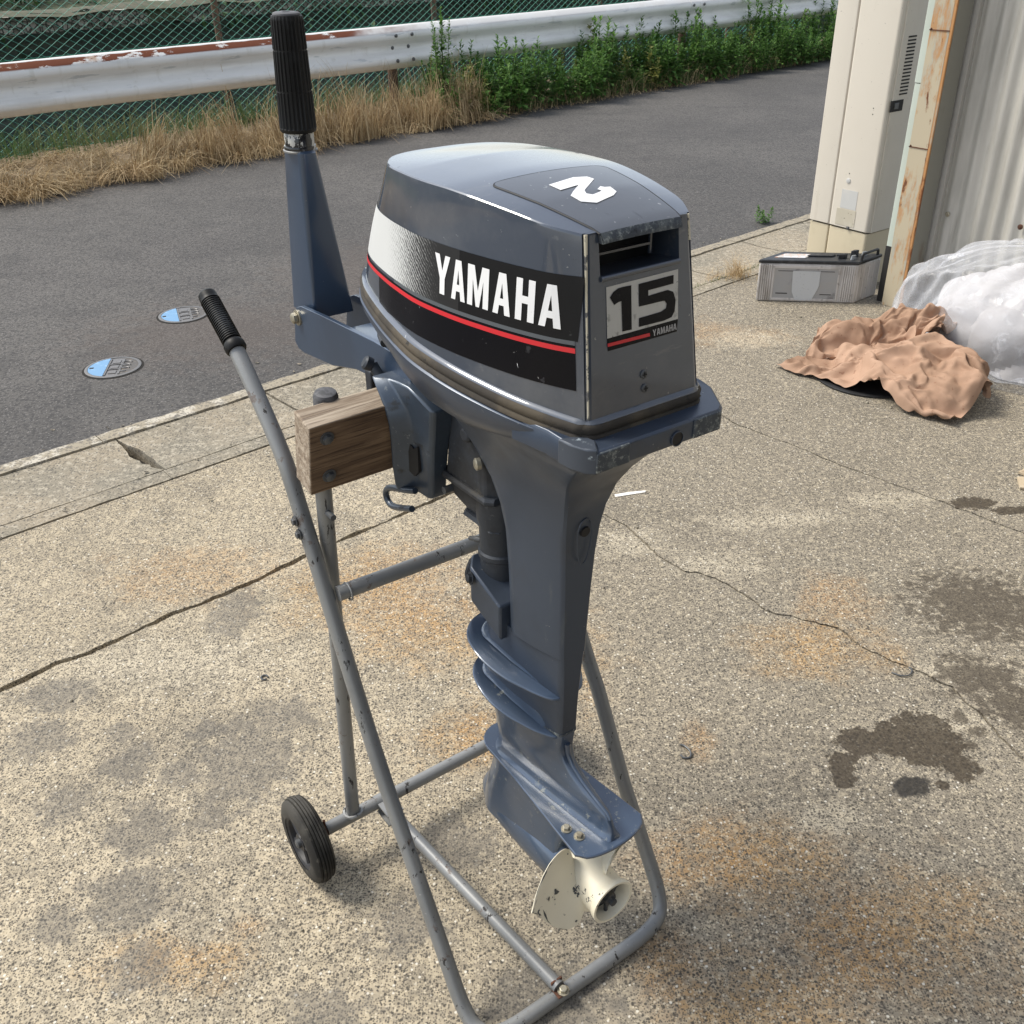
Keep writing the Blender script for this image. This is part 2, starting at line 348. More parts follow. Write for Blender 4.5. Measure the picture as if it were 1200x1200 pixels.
mat('vinyl_grey', (.085, .095, .105), .4)
mat('decal_silver', (.50, .50, .48), .42, .35, layers=[dict(s=60, d=5, lo=.6, hi=.7, c=(.20, .20, .19), a=.7), dict(s=200, d=4, lo=.68, hi=.72, c=(.05, .05, .05), a=.7)])
def halftone(nt, bs, co):
    sp = nt.nodes.new('ShaderNodeSeparateXYZ'); nt.links.new(co, sp.inputs[0])
    g = nmath(nt, 'DIVIDE', nmath(nt, 'ADD', sp.outputs[0], .135), .185, clamp=True)       # 0 at the bow end, 1 where the black begins
    wv = nt.nodes.new('ShaderNodeTexWave'); wv.wave_type = 'BANDS'; wv.bands_direction = 'DIAGONAL'; wv.inputs['Scale'].default_value = 95
    wv.inputs['Distortion'].default_value = 5; wv.inputs['Detail'].default_value = 2; wv.inputs['Detail Scale'].default_value = 1.5
    nt.links.new(co, wv.inputs['Vector'])
    nz = ntex(nt, co, 'noise', 420, 2)
    pat = nmath(nt, 'ADD', nmath(nt, 'MULTIPLY', wv.outputs['Fac'], .45), nmath(nt, 'MULTIPLY', nz, .55))
    d = nmath(nt, 'SUBTRACT', nmath(nt, 'MULTIPLY', g, 1.25), nmath(nt, 'MULTIPLY', pat, .85))
    f = nramp(nt, d, -.25, .45)
    c = nmix(nt, f, (.60, .61, .60), (.012, .012, .013))
    nt.links.new(c, bs.inputs['Base Color'])
mat('silver_fade', (.5, .5, .5), .38, extra=halftone)
mat('prop_cream', (.80, .74, .58), .5, layers=[
    dict(s=3, d=4, lo=.45, hi=.65, c=(.66, .60, .46), a=.7),
    dict(s=17, d=6, rg=.74, lo=.615, hi=.63, c=(.055, .06, .065), a=1, r=.6),
    dict(s=120, d=4, lo=.70, hi=.72, c=(.10, .10, .10), a=.8)], bump=[('noise', 60, .1, .001)])
mat('prop_metal', (.055, .06, .065), .55, .3, layers=[dict(s=40, d=5, lo=.5, hi=.62, c=(.16, .15, .13), a=.7)], bump=[('noise', 80, .3, .002)])
mat('zinc_bolt', (.40, .37, .29), .45, .7, layers=[dict(s=60, d=5, lo=.5, hi=.65, c=(.20, .16, .10), a=.7, r=.7)])
mat('dark_bolt', (.11, .115, .12), .5, .5, layers=[dict(s=80, d=5, lo=.55, hi=.68, c=(.16, .14, .11), a=.6, r=.8)])
mat('rust', (.115, .048, .026), .95, layers=[dict(s=30, d=6, lo=.45, hi=.6, c=(.06, .028, .018), a=.8)], bump=[('noise', 80, .5, .002)])
mat('grip_rubber', (.006, .006, .006), .5, spec=.28, layers=[dict(s=30, d=5, lo=.52, hi=.7, c=(.018, .018, .018), a=.6, r=.65)], bump=[('noise', 200, .1, .0006)])
mat('grip_top', (.10, .10, .105), .6, layers=[dict(s=60, d=5, lo=.5, hi=.62, c=(.035, .035, .036), a=.7)])
mat('throttle_band', (.010, .010, .011), .25, layers=[dict(s=(38, 38, 26), d=5, rg=.65, lo=.53, hi=.55, c=(.50, .49, .45), a=.95)], coat=.3)
mat('tyre_rubber', (.022, .021, .019), .8, spec=.3, layers=[dict(s=14, d=5, lo=.42, hi=.62, c=(.075, .070, .06), a=.7), dict(s=60, d=4, lo=.6, hi=.7, c=(.12, .11, .09), a=.5)], bump=[('noise', 120, .3, .001)])
mat('rim_plastic', (.022, .022, .025), .55, layers=[dict(s=40, d=4, lo=.5, hi=.65, c=(.06, .058, .055), a=.6)])
mat('tube_paint', (.25, .254, .25), .45, .3, layers=[
    dict(s=5, d=5, lo=.45, hi=.65, c=(.19, .195, .195), a=.8),
    dict(s=(50, 50, 14), d=6, rg=.7, lo=.615, hi=.64, c=(.03, .027, .025), a=.95, r=.8),
    dict(s=28, d=6, rg=.7, lo=.60, hi=.66, c=(.13, .085, .06), a=.6, r=.8),
    dict(s=110, d=4, lo=.68, hi=.71, c=(.40, .40, .39), a=.6)], bump=[('noise', 60, .12, .001)])
def woodgrain(nt, bs, co):
    mp = nt.nodes.new('ShaderNodeMapping'); mp.inputs['Scale'].default_value = (34, 2.2, 34); nt.links.new(co, mp.inputs[0])
    n1 = ntex(nt, mp.outputs[0], 'noise', 2.2, 6, .65, .6)
    mp2 = nt.nodes.new('ShaderNodeMapping'); mp2.inputs['Scale'].default_value = (160, 5, 160); nt.links.new(co, mp2.inputs[0])
    n2 = ntex(nt, mp2.outputs[0], 'noise', 2, 4, .6)
    big = ntex(nt, co, 'noise', 9, 5, .6)
    c = nmix(nt, nramp(nt, n1, .35, .68), (.100, .060, .034), (.235, .155, .092))
    c = nmix(nt, nmath(nt, 'MULTIPLY', nramp(nt, n2, .52, .62), .7), c, (.045, .026, .016))
    c = nmix(nt, nmath(nt, 'MULTIPLY', nramp(nt, big, .54, .68), .55), c, (.055, .036, .024))
    # the top face and the port end are paler and greyer
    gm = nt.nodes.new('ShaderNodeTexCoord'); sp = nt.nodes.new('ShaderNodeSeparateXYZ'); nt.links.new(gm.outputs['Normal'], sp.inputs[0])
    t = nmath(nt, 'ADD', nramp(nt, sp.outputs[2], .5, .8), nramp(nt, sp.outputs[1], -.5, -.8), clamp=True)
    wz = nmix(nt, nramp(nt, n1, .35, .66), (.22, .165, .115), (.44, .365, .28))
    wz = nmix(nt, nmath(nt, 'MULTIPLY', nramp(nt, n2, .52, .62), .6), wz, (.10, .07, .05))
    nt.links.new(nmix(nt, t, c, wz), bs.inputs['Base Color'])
    b = nt.nodes.new('ShaderNodeBump'); b.inputs['Strength'].default_value = .5; b.inputs['Distance'].default_value = .002
    nt.links.new(nmath(nt, 'ADD', n1, n2), b.inputs['Height']); nt.links.new(b.outputs[0], bs.inputs['Normal'])
mat('weathered_wood', (.2, .13, .08), .85, extra=woodgrain)
# roadside
mat('rail_paint', (.72, .72, .70), .45, .0, layers=[
    dict(s=(1.5, 1.5, 14), d=5, lo=.48, hi=.68, c=(.56, .555, .53), a=.6),
    dict(s=(14, 14, 1.6), d=5, lo=.55, hi=.70, c=(.54, .53, .48), a=.5),
    dict(s=(3, 3, 22), d=6, lo=.60, hi=.66, c=(.30, .33, .35), a=.5),
    dict(s=(5, 5, 2), d=6, rg=.7, lo=.46, hi=.58, c=(.36, .20, .10), a=.7, r=.9, **{'and': dict(axis='Z', lo=.722, hi=.745)}),
    dict(s=(2.2, 2.2, 6), d=7, rg=.72, lo=.43, hi=.47, c=(.15, .042, .017), a=1, r=.95, **{'and': dict(axis='Z', lo=.724, hi=.736)}),
    dict(axis='Z', lo=.770, hi=.774, jit=.014, js=5, c=(.74, .74, .72), a=1),
    dict(axis='X', lo=-.7, hi=.2, jit=2.4, js=2.2, c=(.70, .70, .68), a=.92, **{'and': dict(axis='Z', lo=.72, hi=.735)}),
], bump=[('noise', 30, .1, .003)])
mat('fence_green', (.06, .30, .21), .45)
mat('fence_post_rust', (.11, .065, .04), .85, layers=[dict(s=14, d=5, lo=.45, hi=.6, c=(.055, .04, .03), a=.8)])
def leafy(name, c0, c1, c2, tr=.25):
    def ex(nt, bs, co):
        r = ntex(nt, co, 'rand', 1); n = ntex(nt, co, 'noise', 2.5, 3)
        c = nmix(nt, nramp(nt, r, 0, 1), c0, c1); c = nmix(nt, nmath(nt, 'MULTIPLY', nramp(nt, n, .45, .65), .7), c, c2)
        nt.links.new(c, bs.inputs['Base Color'])
        tl = nt.nodes.new('ShaderNodeBsdfTranslucent'); nt.links.new(c, tl.inputs[0])
        mx = nt.nodes.new('ShaderNodeMixShader'); mx.inputs[0].default_value = tr
        nt.links.new(bs.outputs[0], mx.inputs[1]); nt.links.new(tl.outputs[0], mx.inputs[2])
        nt.links.new(mx.outputs[0], nt.nodes['Material Output'].inputs[0])
    mat(name, c0, .6, extra=ex, spec=.3)
leafy('dry_straw', (.26, .17, .08), (.66, .52, .31), (.46, .33, .18), .15)
leafy('weed_leaf', (.055, .145, .030), (.16, .29, .065), (.10, .20, .045), .4)
leafy('fresh_grass', (.07, .14, .045), (.15, .20, .08), (.20, .19, .09), .3)
leafy('far_leaf', (.025, .06, .024), (.07, .13, .045), (.045, .085, .028), .25)
mat('weed_stem', (.07, .10, .035), .7)
# right-hand side
mat('cabinet_cream', (.60, .555, .475), .45, layers=[dict(s=1.5, d=4, lo=.45, hi=.7, c=(.545, .50, .42), a=.7), dict(s=90, d=4, lo=.70, hi=.73, c=(.15, .12, .10), a=.7), dict(s=(20, 20, 2), d=5, lo=.6, hi=.75, c=(.45, .40, .32), a=.4)])
mat('plinth_cream', (.56, .49, .35), .55, layers=[dict(s=6, d=5, lo=.5, hi=.7, c=(.46, .40, .28), a=.6)])
mat('label_grey', (.50, .50, .48), .5, layers=[dict(s=20, d=4, lo=.5, hi=.7, c=(.56, .54, .50), a=.6)])
mat('label_tan', (.47, .43, .34), .6, layers=[dict(s=20, d=4, lo=.5, hi=.65, c=(.53, .49, .41), a=.8), dict(s=60, d=4, lo=.66, hi=.7, c=(.2, .17, .12), a=.7)])
mat('slot_black', (.015, .014, .013), .8)
mat('pipe_green', (.47, .52, .46), .5, layers=[dict(s=3, d=4, lo=.45, hi=.7, c=(.40, .44, .38), a=.6)])
mat('post_rust_paint', (.44, .38, .27), .7, layers=[
    dict(s=(5, 5, 2), d=6, lo=.47, hi=.56, c=(.33, .35, .31), a=.9),
    dict(s=(7, 7, 2), d=6, rg=.7, lo=.475, hi=.565, c=(.43, .225, .085), a=.88, r=.9),
    dict(s=(16, 16, 4), d=6, rg=.7, lo=.575, hi=.62, c=(.11, .035, .015), a=.95, r=.95),
], bump=[('noise', 50, .2, .002)])
mat('post_edge_rust', (.42, .215, .085), .9, layers=[dict(s=(12, 12, 5), d=6, rg=.7, lo=.5, hi=.6, c=(.17, .055, .02), a=.85), dict(s=(14, 14, 3), d=6, lo=.58, hi=.66, c=(.36, .34, .28), a=.7)], bump=[('noise', 60, .4, .002)])
mat('post_shade_paint', (.23, .225, .19), .7, layers=[dict(s=(8, 8, 3), d=6, lo=.55, hi=.66, c=(.16, .12, .085), a=.7)])  # darker, duller copy of the post paint, with the sides' shade put in
mat('sheet_metal', (.50, .48, .43), .55, .1, layers=[dict(s=(8, 8, 1.2), d=5, lo=.42, hi=.65, c=(.36, .345, .305), a=.8), dict(s=(30, 30, 2), d=5, lo=.58, hi=.7, c=(.27, .25, .215), a=.5)], bump=[('noise', 12, .1, .004)])
mat('battery_case', (.56, .53, .50), .5, layers=[dict(s=(14, 14, 3), d=5, lo=.45, hi=.7, c=(.30, .27, .24), a=.7), dict(s=40, d=5, lo=.6, hi=.7, c=(.16, .14, .12), a=.5)], bump=[('noise', 30, .1, .002)])
mat('battery_panel', (.36, .355, .35), .4, layers=[dict(s=(5, 5, 14), d=5, lo=.45, hi=.65, c=(.38, .36, .335), a=.7), dict(s=14, d=5, lo=.55, hi=.68, c=(.16, .15, .145), a=.6)])
mat('battery_lid', (.022, .024, .027), .45, layers=[dict(s=20, d=5, lo=.5, hi=.7, c=(.07, .07, .07), a=.7)])
mat('torn_label', (.55, .56, .56), .4, layers=[dict(s=(10, 10, 4), d=5, lo=.5, hi=.7, c=(.36, .365, .36), a=.8), dict(s=90, d=3, lo=.66, hi=.7, c=(.2, .2, .2), a=.5)])
mat('lid_sticker', (.5, .46, .42), .5, layers=[dict(t='vorcol', s=45, lo=.4, hi=.6, c=(.62, .62, .64), a=.9), dict(s=40, d=3, lo=.55, hi=.62, c=(.55, .28, .16), a=.8)])
mat('terminal_lead', (.33, .35, .36), .5, .6)
mat('cloth_tan', (.40, .26, .18), .9, layers=[dict(s=3.2, d=5, lo=.45, hi=.66, c=(.28, .175, .115), a=.8), dict(blobs=[(1.66, 3.34, .09, .08), (1.72, 3.26, .06, .05), (1.55, 3.72, .07, .07)], c=(.17, .105, .062), a=.75, edge=.6, warp=.8), dict(s=45, d=4, lo=.62, hi=.70, c=(.20, .10, .06), a=.6)], bump=[('noise', 30, .3, .004), ('noise', 300, .25, .0006)], spec=.2)
mat('bundle_white', (.48, .458, .445), .8, layers=[dict(s=4, d=5, lo=.5, hi=.7, c=(.36, .335, .315), a=.7)], bump=[('noise', 9, .25, .01)])
mat('black_rubber', (.015, .015, .016), .6, layers=[dict(s=14, d=5, lo=.5, hi=.65, c=(.05, .047, .042), a=.7)])
def polythene(nt, bs, co):
    tr = nt.nodes.new('ShaderNodeBsdfTransparent'); tr.inputs[0].default_value = (.93, .94, .96, 1)
    fr = nt.nodes.new('ShaderNodeLayerWeight'); fr.inputs[0].default_value = .42
    n = ntex(nt, co, 'noise', 16, 5, .65, .8)
    bs.inputs['Base Color'].default_value = (.78, .79, .82, 1); bs.inputs['Roughness'].default_value = .16; bs.inputs['Specular IOR Level'].default_value = .7
    f = nmath(nt, 'ADD', .07, nmath(nt, 'MULTIPLY', fr.outputs['Facing'], .50))
    f = nmath(nt, 'ADD', f, nmath(nt, 'MULTIPLY', nramp(nt, n, .52, .72), .20), clamp=True)
    mx = nt.nodes.new('ShaderNodeMixShader'); nt.links.new(f, mx.inputs[0]); nt.links.new(tr.outputs[0], mx.inputs[1]); nt.links.new(bs.outputs[0], mx.inputs[2])
    nt.links.new(mx.outputs[0], nt.nodes['Material Output'].inputs[0])
mat('clear_plastic', (.8, .8, .82), .16, bump=[('voredge', 9, .8, .02), ('noise', 22, .5, .010)], extra=polythene)
mat('shed_wall', (.075, .072, .068), .7, layers=[dict(s=(2, 2, .5), d=5, lo=.45, hi=.65, c=(.05, .048, .044), a=.8)])
mat('cardboard', (.46, .37, .25), .85, layers=[dict(s=(4, 30, 4), d=4, lo=.45, hi=.62, c=(.52, .44, .32), a=.7), dict(s=30, d=4, lo=.62, hi=.7, c=(.2, .14, .09), a=.6)])
mat('paper_white', (.78, .76, .71), .7)
mat('cover_steel', (.19, .185, .18), .5, .5, layers=[dict(s=30, d=5, lo=.5, hi=.65, c=(.17, .165, .16), a=.7, r=.7)])
mat('cover_blue', (.15, .31, .50), .5, layers=[dict(s=30, d=5, lo=.55, hi=.68, c=(.30, .46, .62), a=.7)])
mat('cover_dark', (.09, .085, .08), .7, layers=[dict(s=60, d=5, lo=.5, hi=.62, c=(.17, .14, .11), a=.7)])
mat('vinyl_charcoal', (.009, .009, .010), .36, spec=.2, layers=[dict(s=60, d=4, lo=.68, hi=.72, c=(.06, .06, .06), a=.6)])
mat('vinyl_lettergrey', (.36, .35, .34), .45)
mat('pan_paint', (.042, .060, .094), .40, .35, layers=[
    dict(s=6, d=5, lo=.45, hi=.7, c=(.034, .046, .068), a=.7, r=.42), dict(s=160, d=4, lo=.70, hi=.74, c=(.36, .37, .37), a=.6),
    dict(s=5, d=6, lo=.54, hi=.70, c=(.062, .056, .048), a=.4, r=.7)], bump=[('noise', 14, .06, .002), ('noise', 220, .05, .0006)], coat=.25, coatrough=.22)
mat('bracket_paint', (.050, .070, .100), .38, .35, layers=[dict(s=7, d=5, lo=.45, hi=.66, c=(.036, .048, .066), a=.8, r=.5), dict(s=26, d=6, lo=.58, hi=.68, c=(.025, .023, .020), a=.7, r=.8), dict(s=80, d=6, rg=.7, lo=.63, hi=.68, c=(.16, .18, .19), a=.6)], bump=[('noise', 26, .15, .002)], coat=.25, coatrough=.2)
mat('latch_paint', (.22, .29, .40), .4, .2)
M = MATS
leafy('yellow_leaf', (.12, .15, .035), (.27, .27, .08), (.17, .17, .05), .4)
# ------------------------------------------------------------------ ground
base = MB(); base.add([(-14, -6, -.05), (16, -6, -.05), (26, 18, -.05), (-14, 18, -.05)], [(0, 1, 2, 3)])
# (base lies under slabs only: clipped to the yard side of the road)
base = MB(); a, b = RD(-10, 3.36, -.05), RD(14, 3.36, -.05); c, d = RD(14, -8, -.05), RD(-10, -8, -.05); base.add([a, b, c, d], [(3, 2, 1, 0)])
tag(base.build('ground', M['dark_gap'], smooth=0), kind='structure')
CR1 = [(-1.231,1.816),(-1.176,1.866),(-1.136,1.913),(-1.073,1.943),(-.966,2.042),(-.905,2.102),(-.809,2.166),(-.712,2.250),(-.611,2.351),(-.503,2.450),(-.386,2.540),(-.264,2.646),(-.134,2.758),(.003,2.795)]
CR2 = [(.003,2.795),(.137,2.721),(.278,2.552),(.336,2.491),(.389,2.372),(.411,2.318),(.467,2.247),(.552,2.202),(.624,2.104),(.665,2.043),(.754,2.003),(.819,1.969),(.851,1.899),(.911,1.829),(.961,1.799),(1.002,1.748),(1.031,1.675),(1.043,1.614),(1.054,1.574),(1.069,1.504)]
CR3 = [(.645,3.350),(.749,3.233),(.822,3.124),(.939,2.992),(1.071,2.831),(1.174,2.723),(1.289,2.604),(1.424,2.438),(1.474,2.389)]
VY = 2.888      # yard edge along the gutter
def resample(P, st):
    P = [np.array(p, float) for p in P]; L = [0]
    for i in range(1, len(P)): L.append(L[-1] + np.linalg.norm(P[i] - P[i - 1]))
    n = max(2, int(L[-1] / st)); t = np.linspace(0, L[-1], n + 1)
    A = np.array(P); return np.stack([np.interp(t, L, A[:, 0]), np.interp(t, L, A[:, 1])], 1)
def crack(P, wmin, wmax, seed, jag=.006, st=.014):
    """two ragged banks of a crack"""
    Q = resample(P, st); T = np.gradient(Q, axis=0); T /= np.linalg.norm(T, axis=1)[:, None]; Nn = np.stack([-T[:, 1], T[:, 0]], 1)
    c = np.array([noise.noise((i * .33, seed, 0)) * jag + noise.noise((i * .9, seed, 5)) * jag * .5 for i in range(len(Q))])
    wd = np.array([wmin + (wmax - wmin) * max(0, .5 + .9 * noise.noise((i * .16, seed, 9))) for i in range(len(Q))])
    Q = Q + Nn * c[:, None]
    r1 = np.array([noise.noise((i * 1.3, seed, 13)) * .0014 for i in range(len(Q))])
    return Q + Nn * (wd / 2 + r1)[:, None], Q - Nn * (wd / 2 - r1)[:, None]     # left bank, right bank
def slab(poly):
    mb = MB(); mb.prism([tuple(p) for p in poly], lambda u, v, d: (u, v, d), 0.0, -.05)
    return tag(mb.build('concrete_slab', M['concrete'], smooth=0), kind='structure')
far0 = np.array(RD(-10, VY))[:2]; far1 = np.array(RD(12, VY))[:2]
x1 = [np.array(RD(-6, .9))[:2], np.array((-1.9, 1.25))] + [np.array(p) for p in CR1]        # crack 1 runs on out of the frame on the left
l1, r1 = crack(x1, .006, .022, 1.7)
x2 = [np.array(p) for p in CR2] + [np.array((1.20, 1.30)), np.array((1.6, .9)), np.array((3.0, -1.0)), np.array((4.5, -3.0))]
l2, r2 = crack(x2, .0040, .0090, 4.1, jag=.010)
j3 = np.array(RD(2.62, VY))[:2]
x3 = [j3] + [np.array(p) for p in CR3] + [np.array((1.75, 2.05)), np.array((2.6, 1.0)), np.array((4.5, -1.2)), np.array((6, -3))]
l3, r3 = crack(x3, .0034, .0080, 7.3, jag=.008)
near = [np.array((-9., -6.)), np.array((4.2, -6.))] + list(r2[::-1]) + list(r1[::-1])
slab(near)
mid = list(l1) + list(l2) + [np.array((5.5, -4.0))] + list(r3[::-1]) + [far0]
slab(mid)
slab(list(l3) + [np.array((9, -3.)), far1])
# gutter: a narrow kerb strip, dished blocks and a painted edging against the asphalt
gut = tag(bpy.data.objects.new('gutter', None), kind='structure'); COL.objects.link(gut)
def strip(v0, v1, z0, z1, u0, u1, mt, name, seed, rag=.004, st=.03, dz=.002):
    n = int((u1 - u0) / st); A = []; B = []
    for i in range(n + 1):
        u = u0 + (u1 - u0) * i / n
        e = lambda k: noise.noise((u * 14, seed + k, 0)) * rag + noise.noise((u * 50, seed + k, 3)) * rag * .5
        A.append(RD(u, v0 + e(0), z0 + noise.noise((u * 9, seed, 7)) * dz)); B.append(RD(u, v1 + e(4), z1 + noise.noise((u * 9, seed, 8)) * dz))
    mb = MB(); rings = [[a, b, b - UP * .05, a - UP * .05] for a, b in zip(A, B)]; mb.loft(rings)
    return mb.build(name, mt, gut, smooth=30)
ju = [.385 + .5845 * k for k in range(-6, 22)]
jl = lambda k: ju[k]
for k in range(len(ju) - 1):
    strip(2.896 , 2.962, .002, .004, jl(k) + .01, jl(k + 1) - .002 if k % 3 else jl(k + 1) + .008, M['gutter_concrete'], 'kerb_strip', 3 + k, .003)
    strip(3.300, 3.368, .012, .010, jl(k) - .06, jl(k + 1) - .064, M['kerb_paint'], 'painted_edging', 90 + k, .006, dz=.004)
for k in range(len(ju) - 1):
    # block with chipped ends: the joint yawns open where the corners have broken away
    u0, u1 = ju[k], ju[k + 1]; ns = 12; g = MB(); rows = []
    big = k in (6, 7)
    for j in range(13):
        t = j / 12; v = 2.970 + (3.292 - 2.970) * t; sk = -.035 * (t - .5)
        op = (.012 + .03 * max(0, noise.noise((j * .7, k * 3.1, 2)) + .25)) * (math.sin(math.pi * min(1, max(0, t * 1.05))) if big else .12) + .003
        op2 = (.010 + .03 * max(0, noise.noise((j * .7, (k + 1) * 3.1, 6)) + .25)) * (math.sin(math.pi * t) if k + 1 in (6, 7) else .12) + .003
        row = []
        for i in range(ns + 1):
            u = (u0 + sk + op) + ((u1 + sk - op2) - (u0 + sk + op)) * i / ns
            row.append(RD(u, v, .002 - .012 * math.sin(math.pi * t) * .6 + .004 * t + noise.noise((u * 6, v * 6, 1)) * .003))
        rows.append(row)
    o = len(g.v)
    top = [p for r in rows for p in r]; W_ = ns + 1
    fs = [(j * W_ + i, j * W_ + i + 1, (j + 1) * W_ + i + 1, (j + 1) * W_ + i) for j in range(12) for i in range(ns)]
    per = [(0, i) for i in range(W_)] + [(j, ns) for j in range(1, 13)] + [(12, i) for i in range(ns - 1, -1, -1)] + [(j, 0) for j in range(11, 0, -1)]
    nb = len(top); vs = top + [rows[j][i] - UP * .06 for j, i in per]
    for q in range(len(per)):
        q2 = (q + 1) % len(per); a = per[q][0] * W_ + per[q][1]; b = per[q2][0] * W_ + per[q2][1]
        fs.append((a, b, nb + q2, nb + q))
    g.add(vs, fs); g.build('gutter_block', M['gutter_concrete'], gut, smooth=35)
# the asphalt lane
rd = MB(); n = 300; near_e = []; far_e = []
for i in range(n + 1):
    u = -9 + 34 * i / n
    near_e.append(RD(u, 3.376 + noise.noise((u * 7, 2, 0)) * .006, .004))
    far_e.append(RD(u, 7.55 + noise.noise((u * 3, 9, 0)) * .04, .004))
rd.loft([[a, b] for a, b in zip(near_e, far_e)], closed=False, caps=False)
tag(rd.build('road', M['asphalt'], smooth=0), kind='structure')
sk = MB(); sk.loft([[a, a - UP * .06] for a in near_e], closed=False, caps=False)
tag(sk.build('road_edge', M['asphalt'], smooth=0), kind='structure')
# the two valve covers set in the lane
def valve_cover(name, c, rot, label):
    o = empty(name, (c[0], c[1], .004), (0, 0, rot)); tag(o, label, 'cover', 'valve covers in the road')
    r = .112
    gp_ = MB(); gp_.lathe([(.0006, r + .010), (.0014, r + .007), (.0012, r + .001)], (0, 0, 0), (0, 0, 1), 48, caps=False); gp_.build('frame_gap', M['dark_gap'], o)
    ring = MB(); ring.lathe([(.0, r), (.004, r), (.005, r - .004), (.005, r - .012), (.002, r - .013), (.002, .004), (.0, .004)], (0, 0, 0), (0, 0, 1), 48, caps=False); ring.build('rim', M['cover_steel'], o)
    seg = lambda a0, a1, rr: [(rr * math.cos(a0 + (a1 - a0) * i / 24), rr * math.sin(a0 + (a1 - a0) * i / 24)) for i in range(25)]
    f = lambda z: (lambda u, v, d: (u, v, d))
    blue = MB(); blue.prism(seg(R(105), R(255), r - .0135), f(0), .0022, .0046); blue.build('blue_half', M['cover_blue'], o)
    dk = MB(); dk.prism(seg(R(-68), R(68), r - .0135), f(0), .0022, .0030); dk.build('cast_half', M['cover_dark'], o)
    b = MB(); b.box((.034, 0, .004), (.006, .16, .003)); b.box((-.020, 0, .004), (.006, .176, .003)); b.box((.006, .026, .004), (.05, .006, .003)); b.box((.006, -.026, .004), (.05, .006, .003))
    b.build('rib', M['cover_steel'], o)
    for yq in (0, .055, -.055):
        q = MB(); q.box((.007, yq, .0035), (.03, .03, .002)); q.build('cast_pad', M['cover_steel'], o)
    k = MB(); 
    for a0 in (.0, .7, -.7): k.tube([(.05 + .02 * math.cos(t) , .045 * a0 + .022 * math.sin(t), .0042) for t in np.linspace(.4, 5.2, 12)], .003, 6)
    k.build('cast_mark', M['cover_steel'], o)
    h = MB(); h.box((-.085, 0, .0046), (.016, .012, .002)); h.build('key_slot', M['slot_black'], o)
valve_cover('valve_cover', (-1.624, 3.807), R(8), 'round steel and blue valve cover in the asphalt, nearer the gutter')
valve_cover('valve_cover', (-1.505, 4.431), R(20), 'round steel and blue valve cover in the asphalt, beside the black trolley grip')
# verge, bank, canal
vg = MB()
vg.grid(120, 6, lambda a, b: RD(-9 + 34 * a, 7.38 + 1.2 * b, .012 + .05 * b + noise.noise((a * 90, b * 4, 0)) * .03 + (.0 if b > 0 else -.03)))
tag(vg.build('verge', M['soil'], smooth=60), kind='structure')
bk = MB(); bk.grid(60, 12, lambda a, b: RD(-12 + 40 * a, 8.55 + 3.5 * b, .05 - 1.5 * b + noise.noise((a * 40, b * 5, 3)) * .12))
tag(bk.build('near_bank', M['earth_bank'], smooth=60), kind='structure')
wt = MB(); wt.add([RD(-30, 11.4, -1.2), RD(45, 11.4, -1.2), RD(45, 16.2, -1.2), RD(-30, 16.2, -1.2)], [(0, 1, 2, 3)])
tag(wt.build('canal_water', M['water'], smooth=0), kind='structure')
cp_ = MB(); cp_.grid(200, 3, lambda a, b: RD(-30 + 75 * a, 15.0 + .35 * b, .65 - .06 * (b < .2) + noise.noise((a * 200, b, 4)) * .05)); tag(cp_.build('bank_coping', M['bank_coping'], smooth=40), kind='structure')
bw_ = MB(); bw_.grid(160, 6, lambda a, b: RD(-30 + 75 * a, 15.75 + noise.noise((a * 90, b * 3, 6)) * .06, -1.5 + 1.95 * b)); tag(bw_.build('bank_wall', M['bank_wall'], smooth=50), kind='structure')
fb = MB(); fb.grid(300, 9, lambda a, b: RD(-30 + 75 * a, 15.08 + noise.noise((a * 320, b * 3, 3)) * .06 + (.6 if b < .12 else 0), .36 + .25 * b + noise.noise((a * 300, b * 2, 8)) * .05))
tag(fb.build('far_bank_rubble', M['bank_stone'], smooth=50), kind='structure')
fl = MB(); fl.grid(80, 8, lambda a, b: RD(-30 + 75 * a, 15.6 + 30 * b, .62 + 1.2 * b + noise.noise((a * 60, b * 9, 1)) * .3))
tag(fl.build('far_slope', M['earth_bank'], smooth=60), kind='structure')
# ------------------------------------------------------------------ guard rail, fence, roadside growth
VR = 7.916
gr = tag(empty('guard_rail', RD(5.5, VR, 0)), 'white W-beam guard rail with rust along its top edge, running beside the lane', 'guard rail')
gr.rotation_euler = (0, 0, math.atan2(U.y, U.x))      # local x along the road, -y towards it
prof = [(.432, .000), (.434, -.010), (.452, -.030), (.478, -.068), (.492, -.080), (.522, -.083), (.538, -.076), (.575, -.030), (.590, -.016), (.620, -.016), (.635, -.030), (.672, -.076), (.690, -.083), (.722, -.081), (.740, -.066), (.762, -.034), (.776, -.016), (.781, -.002)]
def beam(u0, u1, dv):
    mb = MB(); nseg = 40; rings = []
    for i in range(nseg + 1):
        u = u0 + (u1 - u0) * i / nseg
        wob = noise.noise((u * .9, dv * 100, 0)) * .004
        rings.append([(u, y + dv + wob, z + noise.noise((u * 1.3, 7, 0)) * .004) for z, y in prof] + [(u, y + dv + wob + .004, z + noise.noise((u * 1.3, 7, 0)) * .004) for z, y in reversed(prof)])
    mb.loft(rings); return mb.build('beam', M['rail_paint'], gr, smooth=50)
for u0, u1, dv in ((-7.75, -3.72, 0), (-3.95, .12, -.005), (-.16, 4.05, 0), (3.8, 8.1, -.005), (7.85, 12.2, 0)): beam(u0, u1, dv)
